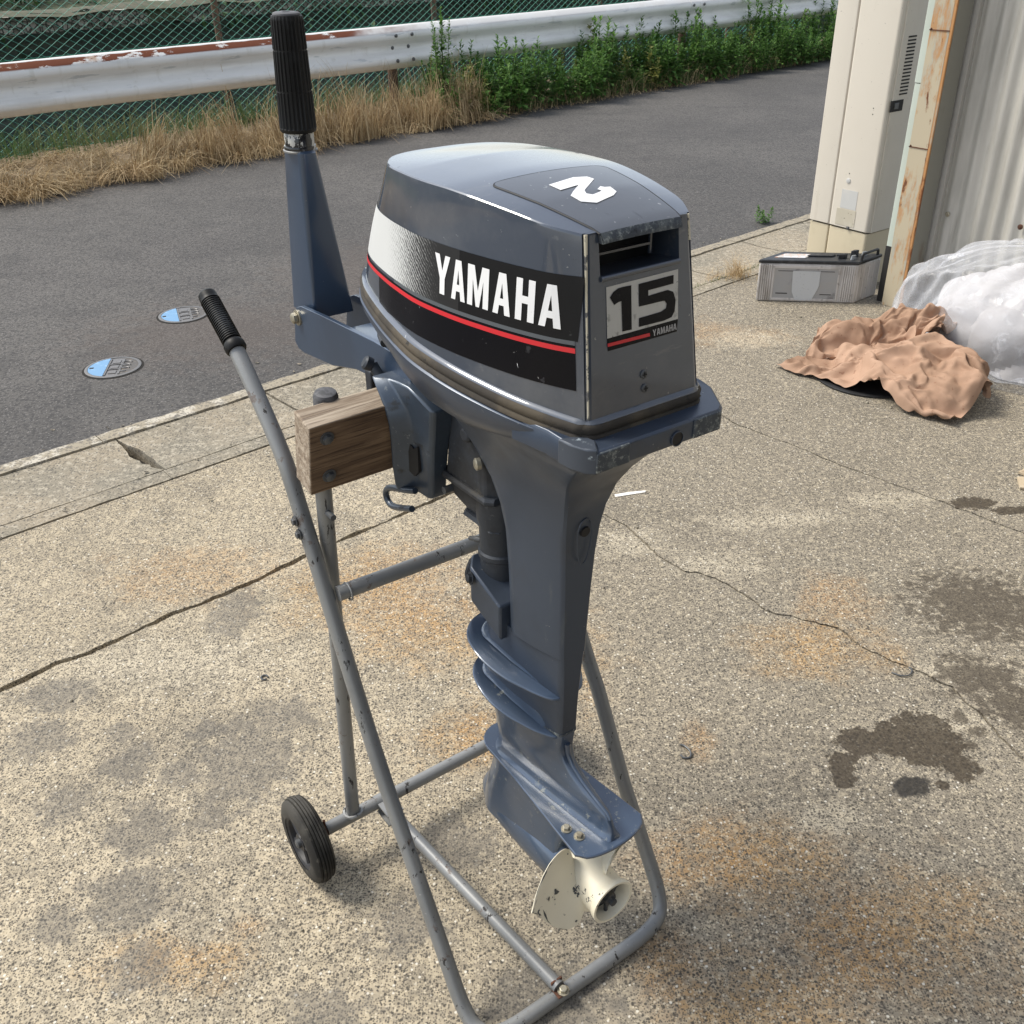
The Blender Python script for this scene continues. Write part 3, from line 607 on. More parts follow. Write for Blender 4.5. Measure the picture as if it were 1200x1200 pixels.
for uj in (-3.83, -.02, 3.92, 7.97):
    for du in (-.085, .085):
        for z in (.505, .605, .705):
            b = MB(); b.lathe([(0, .016), (.006, .015), (.010, .008)], (uj + du, -.020 if z == .605 else -.090, z), (0, -1, 0), 12); b.build('bolt', M['dark_bolt'], gr)
    p = MB(); p.tube([(uj, .13, -.1), (uj, .13, .66)], .045, 20); p.build('post', M['fence_post_rust'], gr)
    bk_ = MB(); bk_.box((uj, .02, .605), (.09, .05, .20)); bk_.build('bracket', M['rail_paint'], gr, bevel=.004)
# chain link fence
VF = 8.62
fe = tag(empty('chain_link_fence', RD(5.5, VF, 0)), 'green chain link fence on brown posts behind the guard rail', 'fence')
fe.rotation_euler = (0, 0, math.atan2(U.y, U.x))
mb = MB(); pt = .047; H0, H1 = -.02, 1.42; nz_ = int((H1 - H0) / (pt * .62))
for k in range(-92, 150):
    x0 = k * pt; pts = []; ph = k % 2
    for j in range(nz_ + 1):
        pts.append((x0 + (pt * .5 if (j + ph) % 2 else -pt * .5) * 1.04, (.0028 if (j + ph) % 2 else -.0028), H0 + j * pt * .62))
    mb.tube(pts, .0026, 3, caps=False)
tag(mb.build('wire_mesh', M['fence_green'], fe, smooth=0, fix=False), kind='stuff')
for du in (-3.63, -1.35, .93, 3.21, 5.49):
    p = MB(); p.tube([(du, .03, -.2), (du, .03, 1.5)], .028, 14); p.build('post', M['fence_post_rust'], fe)
for z in (.06, .72, 1.40):
    p = MB(); p.tube([(-4.4, .006, z), (7.2, .006, z)], .0024, 5); p.build('tension_wire', M['fence_green'], fe)
# blades of grass, joined
def blades(name, mtl, n, gen, seg=4, kind='stuff', label=None, cat=None):
    V = []; F = []
    for _ in range(n):
        p, d, h, wd, droop = gen()
        s = Vector((-d.y, d.x, 0)); s = s.normalized() if s.length > 1e-6 else Vector((1, 0, 0))
        a = random.uniform(0, math.pi); s = Vector((math.cos(a), math.sin(a), 0))
        o = len(V)
        for i in range(seg + 1):
            t = i / seg
            c = p + UP * (h * t * (1 - droop * t * t * .75)) + d * (t * t)
            ww = wd * (1 - t * .85)
            V += [c - s * ww, c + s * ww]
        for i in range(seg): F.append((o + 2 * i, o + 2 * i + 1, o + 2 * i + 3, o + 2 * i + 2))
    mb = MB(); mb.v = [tuple(v) for v in V]; mb.f = F
    return tag(mb.build(name, mtl, smooth=0, fix=False), label, cat, kind=kind)
clumps = []
random.seed(12)
for k in range(330):
    u = random.uniform(-.7, 5.95); tall = min(1, max(0, (u - 2.4) / 1.6))
    v = 7.28 + .09 * noise.noise((u * 1.8, 1, 0)) - .10 * (1 - tall) + abs(random.gauss(0, .33))
    lean = random.gauss(0, .9) + (0 if random.random() < .7 else math.pi)
    clumps.append((u, min(v, 8.05), lean, tall, random.uniform(.65, 1.25), random.random()))
for k in range(190):
    clumps.append((random.uniform(-.8, 3.9), random.uniform(7.5, 8.35), random.gauss(0, 1.2), .0, random.uniform(.5, 1.0), .1))
def dry():
    u, v, lean, tall, hs, kind = random.choice(clumps)
    pos = RD(u + random.gauss(0, .045), v + random.gauss(0, .045), .015)
    ang = lean + random.gauss(0, .45)
    flop = kind < (.55 - .33 * tall)
    ln = random.uniform(.10, .38) * (1.15 if flop else .55)
    h = random.uniform(.14, .46) * hs * (.55 if flop else (.72 + .62 * tall))
    if random.random() < .05: h *= 1.35; ln *= 1.3
    d = (-N * math.cos(ang) + U * math.sin(ang)) * ln
    return pos, d, h, random.uniform(.0018, .0048), random.uniform(.55, 1.28) if flop else random.uniform(.2, 1.15)
blades('dry_grass', M['dry_straw'], 23000, dry, 5, label='dry straw-coloured grass flopping over the road edge', cat='grass')
def litter():
    u = random.uniform(-.6, 9.5); v = 7.32 + random.gauss(0, .05) if random.random() < .25 else random.uniform(7.35, 8.4); u = u if v < 7.45 else random.uniform(-.7, 5.8); a = random.uniform(0, 6.28); l = random.uniform(.04, .22)
    return RD(u, v, .012), Vector((math.cos(a), math.sin(a), 0)) * l, random.uniform(.01, .07), .0026, .9
blades('straw_litter', M['dry_straw'], 5200, litter, 3)
def green():
    u = random.uniform(-2.5, 7.0); v = random.uniform(8.3, 9.9); a = random.uniform(0, 6.28)
    return RD(u, v, .05 if v < 8.5 else .05 - (v - 8.5) * .43), Vector((math.cos(a), math.sin(a), 0)) * random.uniform(.05, .22), random.uniform(.18, .46), random.uniform(.003, .006), random.uniform(.2, .8)
blades('fresh_grass', M['fresh_grass'], 9000, green, label='fresh green grass growing behind the fence netting', cat='grass')
# leafy weeds: six built once, then copied
def leaf(mb, p, d, l, wd, nup):
    s = d.cross(nup).normalized(); up = s.cross(d).normalized()
    a = p; b = p + d * l * .42 + up * l * .04; c = p + d * l - UP * l * .18
    mb.add([a, b - s * wd, b + up * -.1 * wd, b + s * wd, c], [(0, 2, 1), (0, 3, 2), (1, 2, 4), (2, 3, 4)])
def weed_meshes(seed, h, spread, feather, leafm='weed_leaf'):
    random.seed(seed); st = MB(); lf = MB()
    ns = random.randint(3, 5)
    for k in range(ns):
        a = random.uniform(0, 6.28); r = random.uniform(.02, .10) * spread
        top = Vector((math.cos(a) * r * 2.0, math.sin(a) * r * 2.0, h * random.uniform(.72, 1.0))); b0 = Vector((math.cos(a) * r * .5, math.sin(a) * r * .5, 0))
        P = [b0.lerp(top, t) + Vector((0, 0, 0)) for t in np.linspace(0, 1, 6)]
        st.tube(P, [.004, .004, .0035, .003, .0025, .0015], 5)
        nl = int(34 * feather)
        for i in range(nl):
            t = .10 + .90 * (i / nl) ** .9; p = b0.lerp(top, t); aa = i * 2.4 + random.uniform(-.4, .4)
            el = .15 + .75 * t * t + random.uniform(-.2, .2); d = Vector((math.cos(aa) * math.cos(el), math.sin(aa) * math.cos(el), math.sin(el)))
            l = random.uniform(.055, .105) * (1.15 - .65 * t)
            br = random.uniform(.2, 1) * .06 * (1.1 - t)
            for q in range(3 if t < .85 else 2):
                dd = (d + Vector((random.gauss(0, .45), random.gauss(0, .45), random.gauss(0, .25)))).normalized()
                leaf(lf, p + d * br * (q + .3), dd, l * random.uniform(.7, 1.1), l * .17 if feather > 1.1 else l * .24, UP)
    random.seed(seed + 100)
    return st.mesh('stem', M['weed_stem'], 40, False), lf.mesh('foliage', M[leafm], 0, False)
variants = [weed_meshes(11, .40, 1, 1.0), weed_meshes(12, .48, 1.1, 1.0), weed_meshes(13, .55, .9, 1.2), weed_meshes(14, .34, 1.3, 1.0), weed_meshes(15, .62, .8, 1.3), weed_meshes(16, .45, 1.2, 1.1), weed_meshes(21, .50, .9, .8, 'yellow_leaf'), weed_meshes(22, .36, 1.5, 1.4)]
tallv = weed_meshes(17, .92, .55, 1.9)
def plant(name, pos, vs, sc, rz, label, group=None, cat='weed'):
    o = tag(empty(name, pos, (0, 0, rz)), label, cat, group); o.scale = (sc, sc, sc)
    for nm, me in (('stem', vs[0]), ('foliage', vs[1])):
        c = bpy.data.objects.new(nm, me); COL.objects.link(c); c.parent = o
    return o
random.seed(31)
plant('weed', RD(5.62, 7.50, .01), tallv, 1.0, 1.0, 'tallest feathery green weed, its tip above the guard rail beside the dry grass')
for k in range(120):
    u = 5.55 + 6.6 * (k + random.random()) / 120; row = k % 3
    v = 7.42 + row * .22 + random.uniform(-.05, .09) + .10 * noise.noise((u * 1.3, 4, 0)) - max(0, u - 8) * .02
    sc = random.uniform(.85, 1.32) * (.88 + .09 * row) * (.96 if u > 6.2 else .85)
    vi = random.randrange(len(variants))
    plant('weed', RD(u, v, .01), variants[vi], sc, random.uniform(0, 6.28), 'yellowish leafy weed among the greener row along the foot of the guard rail' if vi == 6 else 'leafy green weed growing in the row along the foot of the guard rail', 'yellowish weeds along the guard rail' if vi == 6 else 'green weeds along the guard rail')
def hedge_grass():
    u = random.uniform(5.3, 12.0); v = 7.36 + abs(random.gauss(0, .10)); a = random.uniform(0, 6.28)
    return RD(u, v, .012), (Vector((math.cos(a), math.sin(a), 0)) - N * .6) * random.uniform(.04, .16), random.uniform(.08, .34), random.uniform(.0018, .0038), random.uniform(.3, 1.2)
blades('edge_grass', M['fresh_grass'], 1500, hedge_grass)
blades('edge_straw', M['dry_straw'], 900, hedge_grass)
# small growth in the gutter
plant('weed', (1.506, 5.765, .0), variants[3], .30, .4, 'tiny green weed alone at the edge of the asphalt left of the cream cabinet')
def tuft():
    a = random.uniform(0, 6.28); r = abs(random.gauss(0, .05)); b = random.uniform(0, 6.28)
    return Vector((1.155 + math.cos(a) * r, 4.80 + math.sin(a) * r * 1.3, .0)), Vector((math.cos(b), math.sin(b), 0)) * random.uniform(.02, .13), random.uniform(.04, .14), .0014, random.uniform(.2, .9)
blades('dry_tuft', M['dry_straw'], 170, tuft, label='small tuft of dry grass in the gutter left of the battery', cat='grass')
def moss():
    t = random.random(); b = random.uniform(0, 6.28)
    p = RD(2.9 + 1.35 * t, 2.965 + random.gauss(0, .012), .0)
    return p, Vector((math.cos(b), math.sin(b), 0)) * random.uniform(.005, .03), random.uniform(.005, .02), .0016, .5
blades('joint_moss', M['fresh_grass'], 420, moss, 2)
def straw2():
    b = R(35) + random.gauss(0, .5); t = random.random()
    p = Vector((.98 + .14 * t, 4.72 + .1 * random.random(), .006)); return p, Vector((math.cos(b), math.sin(b), 0)) * random.uniform(.04, .14), random.uniform(.005, .04), .0013, .9
blades('gutter_straw', M['dry_straw'], 60, straw2, 3)
# dark growth on the far bank of the canal
mb = MB(); random.seed(5)
for c in range(230):
    u = random.uniform(-8, 28); v = random.uniform(15.5, 18.5); z = .55 + (v - 15.5) * .22
    if random.random() < .12: z = random.uniform(.1, .5); v = 15.0
    for _ in range(46):
        d = Vector((random.gauss(0, 1), random.gauss(0, 1), random.gauss(.3, .8))).normalized()
        p = RD(u, v, z) + Vector((random.gauss(0, .22), random.gauss(0, .22), random.gauss(0, .14)))
        leaf(mb, p, d, random.uniform(.09, .20), random.uniform(.02, .04), UP)
tag(mb.build('bank_undergrowth', M['far_leaf'], smooth=0, fix=False), 'dark green undergrowth on the far bank behind the fence', 'undergrowth', kind='stuff')
# ------------------------------------------------------------------ draped sheets: rows of x, y, z steps in units of 2 mm
FOLD_A = (38, 32, [
[-225,16,14,12,14,9,3,14,18,15,16,11,16,15,8,8,12,8,14,6,14,7,12,15,16,14,10,9,8,11,3,4,2,14,6,11,10,14,-6,17,14,11,14,14,7,7,17,16,18,11,15,16,13,4,15,10,4,7,9,17,12,17,13,8,9,12,12,10,14,6,-4,11,7,8,11,9,-1,16,12,10,14,11,12,14,9,17,17,15,10,16,16,7,11,5,3,10,16,14,12,17,15,10,12,12,6,7,15,15,-2,-2,18,3,11,15,-1,14,11,10,12,8,14,13,16,18,17,13,10,16,13,14,4,13,3,3,16,12,15,15,14,13,15,7,13,9,14,13,3,-7,12,18,-2,9,-5,17,13,7,13,7,10,15,18,19,12,16,12,17,16,7,13,9,12,-2,13,15,13,15,13,9,14,12,8,12,15,-1,1,8,9,14,10,11,9,4,15,7,13,3,11,14,21,17,12,19,19,13,16,10,11,6,5,9,14,14,12,15,14,10,8,11,8,10,15,-2,1,5,10,12,19,15,-5,8,13,8,12,8,10,10,16,20,18,19,18,20,11,7,8,9,7,11,13,10,12,17,14,3,10,9,9,10,16,6,-2,9,13,6,16,13,-3,13,10,9,12,10,14,13,11,17,18,20,20,13,18,5,11,9,8,5,12,1,12,14,15,3,8,16,15,13,5,13,1,14,14,4,13,16,-1,13,13,5,13,15,13,16,14,11,18,21,20,13,7,13,9,10,3,11,7,9,14,8,12,11,8,14,10,10,10,12,8,11,16,5,14,16,-2,14,11,13,7,14,12,16,15,14,20,20,19,13,10,12,15,9,-4,8,8,14,13,12,5,14,15,6,12,14,4,8,12,14,9,15,16,10,0,15,9,15,10,11,7,19,18,15,18,18,13,15,15,12,11,8,8,-4,13,12,9,12,14,10,15,10,12,10,8,6,11,9,11,16,21,8,0,12,13,10,14,12,12,11,19,17,16,13,14,16,15,10,12,11,0,3,14,8,15,13,12,11,16,15,11,8,8,9,4,9,12,17,19,7,-6,15,14,15,8,15,12,10,16,15,14,16,17,14,14,7,12,13,-2,8,10,14,18,15,19,3,16,14,12,2,6,10,6,9,13,16,14,16,0,15,15,8,12,13,15,14,12,11,15,17,14,13,14,6,14,14,-1,12,12,16,17,17,15,4,15,9,8,4,6,13,7,9,15,12,17,16,1,15,14,3,15,15,16,14,10,12,9,17,14,12,15,13,6,15,11,11,18,16,11,16,16,3,14,3,9,12,4,8,13,12,9,15,12,16,0,13,8,10,16,13,16,14,10,13,7,14,13,14,14,15,14,8,13,19,20,14,9,16,15,8,6,9,-3,11,11,12,10,10,13,11,15,13,-1,14,5,13,17,14,10,14,10,14,18,3,13,14,15,16,15,10,16,16,18,16,15,14,11,13,3,11,-4,12,11,8,13,12,8,14,6,12,-1,13,8,13,17,16,11,6,15,15,17,10,5,13,16,18,16,8,17,17,15,17,13,16,10,11,11,11,-3,10,8,10,10,10,6,12,18,7,0,11,12,17,14,12,14,12,10,16,14,12,13,5,15,17,19,16,8,16,18,13,15,12,13,12,12,10,6,2,13,4,11,15,-2,15,10,16,6,10,11,13,15,16,10,16,11,11,16,11,15,13,7,13,17,16,17,11,15,13,15,15,17,9,12,7,0,10,15,8,11,10,3,8,13,7,8,10,11,10,13,16,17,8,10,11,14,12,13,13,15,10,12,13,17,18,11,17,14,17,12,12,10,5,10,6,11,12,14,11,10,-8,12,14,8,4,12,11,11,15,15,15,12,4,12,8,12,13,16,15,13,14,15,17,14,13,17,15,19,4,12,6,0,11,15,13,15,14,12,6,0,4,3,12,-2,13,9,16,17,13,17,14,3,14,8,7,12,14,16,16,12,13,19,18,16,11,15,13,8,10,-1,8,14,14,15,19,15,1,12,3,5,9,-5,14,10,14,13,15,17,16,18,0,15,7,13,12,10,13,15,16,7,20,19,13,14,10,10,9,2,9,15,13,16,17,16,10,12,4,-6,11,5,3,14,10,15,14,19,19,17,6,3,12,12,13,8,16,15,15,8,13,19,18,17,5,12,3,8,9,17,13,17,17,11,15,14,12,-7,12,5,8,13,14,10,17,17,18,16,12,9,3,12,14,8,10,14,17,13,8,19,21,16,14,2,15,8,6,11,18,15,12,15,14,13,11,-2,8,10,12,9,14,16,12,19,19,10,8,11,15,4,14,10,11,13,16,13,8,18,19,14,16,15,7,13,5,15,13,11,13,14,13,12,11,11,9,5,5,12,15,14,12,16,17,14,13,2,11,14,9,11,15,14,13,7,15,16,18,13,17,15,12,11,10,11,13,14,10,16,11,13,5,6,9,10,8,5,13,14,8,15,14,14,15,8,5,11,16,10,11,12,13,10,16,17,19,11,18,13,15,13,4,16,15,14,9,18,8,13,10,12,8,9,10,7,8,11,9,7,15,9,17,6,11,14,12,11,11,14,10,7,14,19,16,16,17,11,15,12,12,17,11,16,11,15,17,2,10,0,11,16,13,0,11,5,14,11,6,15,7,9,11,14,12,16,9,8,11,10,13,15,16,15,16,13,11,14,17,18,13,11,16,16,18,-4,6,1,12,15,11,7,2,15,6,13,14,12,15,9,8,9,12,10,14,6,12,9,13,14,13,11,17,10,14,18,13,18,18,14,20,14,6,2,-3],
[-223,4,6,8,7,12,10,1,2,6,1,5,0,1,0,0,0,3,9,14,12,-8,-9,-7,-4,0,-1,-1,5,-2,0,3,2,8,17,-3,3,-2,16,1,3,10,6,4,9,8,1,7,3,4,2,1,1,2,1,3,7,12,7,0,-11,-7,-3,-5,-1,2,2,2,-2,1,4,-5,16,8,1,-8,13,0,4,5,7,3,5,6,12,2,5,2,7,4,1,3,3,0,9,10,7,-4,-10,-5,-6,-8,0,-2,5,2,0,-2,4,-4,2,6,14,-8,11,6,3,4,5,3,4,6,7,3,6,5,6,5,6,5,-1,2,7,12,4,-6,-7,-9,-10,-5,-4,6,2,1,-1,0,0,0,-12,3,16,-7,15,3,7,5,4,3,4,4,8,7,1,4,8,-2,4,9,6,1,3,13,4,-6,-4,-11,-7,-5,-11,4,7,4,-4,-4,-5,3,-7,-7,8,9,12,6,7,7,5,2,3,5,7,7,0,4,2,-1,4,13,8,1,2,8,-1,-2,2,-9,-8,-7,-7,-1,6,5,1,-6,-5,-7,-2,-1,-9,9,15,7,6,8,3,5,0,7,6,8,-3,4,-4,7,6,3,10,0,9,1,0,3,-2,-4,-7,-9,2,-6,4,5,1,-5,-3,-8,-4,2,-5,-4,12,7,9,4,8,-2,2,0,11,7,2,3,-6,7,7,6,1,6,3,5,5,-9,-6,-7,4,2,3,-4,-7,3,10,-1,-4,-9,-4,3,-2,-5,9,12,5,2,10,1,-4,-3,8,11,4,-2,2,2,5,7,2,3,8,-2,10,-4,-6,-3,5,-2,4,0,-9,5,-1,4,1,-6,-4,2,-1,-5,9,6,12,3,4,-2,1,1,5,10,3,-6,5,5,9,-6,-2,9,15,0,8,-2,-3,-5,-4,2,-1,9,-5,-2,4,1,1,3,-2,-3,-3,2,5,10,9,2,9,-3,1,3,1,9,3,0,6,5,4,-6,0,6,12,9,5,-4,-12,7,-3,-2,3,4,-1,-4,2,5,2,0,5,1,-3,3,8,7,12,1,2,11,-4,5,1,3,5,6,4,0,0,4,2,-1,9,11,2,-10,-3,8,3,2,-3,-2,1,-1,1,3,3,3,9,1,1,3,15,4,7,6,-1,6,4,6,2,3,4,1,-2,-2,4,9,1,2,7,11,-7,-5,6,7,-2,8,-1,-3,-2,-4,4,2,3,7,8,4,1,2,15,3,4,3,4,7,4,1,4,4,6,3,-2,-3,-1,6,4,5,9,2,-1,1,3,1,-4,13,1,-7,-1,-3,-2,0,6,13,6,3,0,9,18,1,4,2,5,3,5,1,1,4,8,4,-1,-3,0,2,7,4,8,6,1,-3,-1,-3,0,12,1,-5,-1,0,-2,3,2,3,12,4,-3,10,19,1,0,2,1,6,4,1,0,1,9,5,-2,0,-1,4,4,7,7,3,2,0,0,-3,-2,6,7,-6,-6,-2,4,4,6,1,0,5,2,4,19,1,0,-2,-1,3,7,2,0,-1,4,9,-1,0,0,4,2,5,8,4,-3,9,-3,1,-5,3,10,-5,-6,1,1,4,2,1,-6,8,2,6,20,2,-2,-4,-2,-2,4,9,-1,0,1,3,8,-1,-1,2,3,6,5,-1,-2,10,-1,3,-5,5,7,-1,-6,-3,7,5,0,-3,-9,7,1,5,16,-3,0,-1,-4,0,-1,7,7,0,-1,0,2,9,-1,-2,2,2,-1,7,-4,2,11,-5,-2,7,0,2,0,-4,4,13,3,-7,-12,-4,10,4,15,-2,-4,2,-3,-4,4,2,6,6,-2,0,0,1,8,-5,-1,2,2,-5,6,-1,6,1,-2,4,1,5,4,-1,-3,10,4,-10,-6,-2,-4,6,7,-8,-1,-1,3,3,4,4,3,6,2,-3,2,-2,4,1,0,-3,1,-2,-3,5,-6,6,-1,8,1,4,6,4,-6,8,-2,-4,-9,1,-6,-1,8,-5,-2,4,-4,3,7,4,0,11,1,0,0,2,1,5,-1,-2,-2,-6,-8,4,-1,3,0,4,2,11,6,-1,-1,5,4,-7,-8,-5,2,-6,7,-8,5,2,0,2,2,8,6,-5,14,-5,1,8,3,2,1,-3,-13,-12,2,-1,4,6,-6,6,3,4,10,1,2,2,8,-3,-7,-6,-8,1,2,4,1,0,0,1,7,10,-3,5,-3,10,-3,2,-4,3,12,-9,-8,-2,-1,-1,1,2,-3,8,0,7,3,8,-2,9,-10,-1,7,-2,-8,2,15,4,-1,-3,-1,0,8,4,1,1,3,7,0,0,1,3,0,0,-1,-2,0,-3,1,0,-2,6,3,-2,8,-1,5,0,-4,2,8,-4,4,-3,20,2,-3,-4,-1,2,1,-4,6,-2,0,10,-1,8,2,2,3,-1,-1,-2,0,1,-1,-2,-1,-6,11,1,-1,10,1,-7,6,1,-2,-6,6,6,16,2,-1,-3,-3,-1,-5,-2,-4,3,0,10,1,6,3,2,3,5,-1,0,2,1,-3,-6,-11,5,1,13,-3,10,-1,-5,-1,-3,1,2,-4,5,-13,15,12,2,-6,-7,-7,-5,1,3,3,3,6,3,7,0,6,5,1,0,2,1,-10,-9,3,4,1,1,4,-2,7,1,-4,-4,1,5,-3,-7,-11,12,14,12,11,-7,-7,-4,-4,4,5,3,2,3,4,2,1,5,7,3,4,-5,-10,-2,2,-5,6,3,3,-6,1,6,1,-4,1,-5,-2,3,6,-3,11,14,12,13,-1,-6,-3,-1,10,3,0,3,0,1,1,8,3,2,1,-7,0,0,-1,-7,9,7,-4,-1,-2,-4,0,8,3,-8,-4,3,8,1,6,3,14,5,15,5,-5,-3,-2,9,7,4,-7,5,-1,3,7,8,-6,0,-1,0,-6,-7,9,10,-5,3,0,-8,-1,6,0,-2,-3,-5,4,11,6,0,9,10,-1,15,7,-2,-3,-2,6,7,-3,-3,9,1,2,5,9,0,-1,-6,-11,-5,10,9,1,-7,2,-3,-10,-2,6,7,-7,-1],
[6,0,1,-2,1,1,-2,6,4,7,-8,-9,2,0,9,7,1,15,9,-6,0,16,-1,-8,0,6,8,10,-10,7,14,10,16,1,9,7,8,-1,2,1,9,-2,2,3,-7,-8,1,10,4,-10,-6,1,5,13,-4,12,17,8,1,7,-9,-3,0,5,8,6,1,-2,6,15,15,12,0,10,10,5,3,-5,10,12,0,-8,1,-3,-6,-3,6,5,-10,-2,1,13,0,12,16,13,0,-9,7,1,-1,1,-6,2,9,9,4,7,16,19,-4,18,1,9,1,-2,13,12,-3,-12,-6,7,-3,3,-5,-6,13,1,-9,5,12,0,15,12,0,9,5,1,2,0,-6,-13,0,9,8,10,18,18,9,6,12,4,5,8,2,13,-2,-11,-11,0,8,4,-13,-8,13,-8,7,12,4,8,-3,11,9,3,4,-1,4,10,3,-9,-6,-6,7,15,17,17,16,11,11,-3,0,14,1,6,2,-11,-9,-2,0,8,-15,-3,3,10,6,-3,5,3,9,6,1,4,9,1,5,9,11,7,-9,-11,-1,14,16,17,14,16,15,5,-1,13,-4,7,5,0,-6,-6,-3,-1,2,-6,3,-1,11,11,-4,5,-4,4,-1,9,10,4,6,13,13,11,-14,-10,-3,11,15,10,10,18,15,17,12,-6,9,-3,3,10,1,1,-2,-3,-4,-6,4,-4,-1,12,5,-2,6,1,2,11,8,7,7,10,15,7,-6,-6,-10,2,12,1,10,18,15,12,2,-5,2,15,2,6,8,6,-4,-6,-3,-2,-5,-3,-4,7,7,2,0,5,5,5,-1,13,-1,10,12,9,-11,8,1,0,-5,7,3,17,16,11,-3,11,-5,6,16,8,5,6,-1,-5,1,2,-8,-8,-7,11,7,-3,0,-7,9,-2,8,11,11,-10,5,10,-3,1,10,7,2,-2,-2,8,15,15,9,-5,12,3,10,6,15,7,5,-2,-1,-3,-12,-7,-3,6,9,-2,-5,-9,5,10,9,2,10,-15,2,12,5,4,-7,8,5,5,8,2,-1,16,10,-7,1,16,11,0,11,14,9,3,-3,-9,-10,-2,0,-4,4,7,-9,-4,7,9,7,1,-7,-14,-1,4,8,10,7,-7,11,-2,7,0,6,15,-1,4,2,10,14,0,-2,13,8,5,2,4,-2,-3,-2,-7,2,5,-9,-2,10,7,1,-10,0,-15,-5,3,4,14,5,4,0,9,-1,2,9,0,-4,6,6,17,12,-3,3,0,2,9,10,3,-3,-8,0,8,2,1,-11,-1,11,9,-2,-4,-4,-16,-8,3,6,14,13,3,-4,2,1,10,2,-1,-3,3,10,22,11,6,3,-3,-12,6,13,7,-4,-9,-2,6,12,5,-9,-8,8,5,14,0,-5,-15,-9,2,5,8,13,1,4,6,-3,0,-2,-5,-1,5,13,12,5,13,11,-4,-14,-5,16,8,-1,-4,5,-5,9,13,-7,-7,-6,12,17,-1,4,-11,-10,2,11,8,7,1,-9,11,2,-5,-11,-11,1,1,16,2,0,13,15,1,-13,-3,12,16,1,-1,2,-4,1,7,6,-2,1,2,10,1,9,-3,-11,2,12,-4,-2,4,6,3,12,-12,-21,1,4,-5,14,12,-1,-4,10,13,-2,-5,1,10,10,5,3,0,-9,11,2,4,9,-2,11,0,12,-5,-4,-4,11,-1,-7,-8,10,14,-9,-7,-8,-14,6,0,5,10,9,-10,-6,14,14,-1,-4,-6,6,11,6,-2,-1,10,18,-4,1,9,2,9,-1,5,3,-1,2,7,-8,-11,-9,10,-11,-10,2,-1,-6,4,8,12,4,2,-13,0,14,13,0,-13,-7,8,14,10,5,8,10,9,-8,12,5,-1,5,-10,1,5,10,9,-1,-11,-9,-8,-8,-16,1,0,-7,0,10,8,7,7,4,-14,6,12,2,-9,2,7,3,17,15,11,9,3,-3,3,11,-3,-5,0,0,1,2,11,-9,9,-5,-15,-11,-16,-13,2,-4,8,11,2,-3,6,10,0,-11,10,1,5,11,9,4,5,14,10,4,-3,-2,13,3,4,0,-14,1,1,8,-1,-5,6,7,-11,-10,-15,-16,-11,4,1,17,6,-10,0,3,3,1,-2,10,-1,10,14,9,8,8,2,-2,-3,4,8,8,10,-6,5,-10,-6,6,-1,-1,1,6,-1,-9,-15,-3,-14,-12,7,12,4,10,3,-8,-2,-4,4,2,13,1,14,2,7,4,1,0,8,18,0,4,5,-4,9,-9,2,-10,5,-5,6,-5,0,-3,1,-2,-14,-4,4,15,14,9,-10,-9,-6,-2,2,5,14,12,15,7,-5,-7,1,9,10,16,14,-4,-3,-2,5,0,-8,2,-8,0,-1,-7,1,7,0,-1,-5,-3,4,18,18,5,-14,-16,-6,8,9,5,4,15,17,6,-1,-9,4,10,4,10,19,5,-2,-12,-6,3,-2,-8,8,-12,-6,0,-3,1,-3,-1,-1,-7,14,11,9,3,-5,-3,-7,-5,9,12,10,11,3,2,2,12,-9,5,1,12,19,7,-6,-13,1,-6,2,-6,8,-3,-9,-11,-4,1,2,-7,-1,-2,10,11,13,5,3,-2,-10,-2,-6,9,7,17,1,3,10,12,-3,-7,-4,15,11,-4,-6,7,5,-3,-10,8,-7,-3,0,-9,-15,-1,5,-4,-10,6,11,6,6,10,8,-2,-15,-2,3,-6,7,16,7,10,-2,5,-8,3,6,7,0,-8,0,13,1,3,1,-3,-13,-5,-2,-2,-15,7,-14,-2,5,-2,11,12,4,7,1,5,-10,-15,3,7,1,16,11,2,8,-9,4,0,-2,3,-2,-4,5,4,-1,10,5,-8,-10,-3,-12,-5,4,2,-9,-14,4,5,2,5,10,5,-1,0,3,-8,-16,2,13,16,13,0,9,-1,-9,6,2,-7,-1,-5,5,-1,-1,11,10,-10,0,-5,-15,-10,0,2,1,-16,-8,-4,15,5,-9,2,-1,-5,1,2,-6,-9,7,15,16,6,2,7,3,-13,0,6,-4,-5,-2,-2,0,13,9,-2,-11,-7,-11,-13,-2,4,7,-6,-14]])
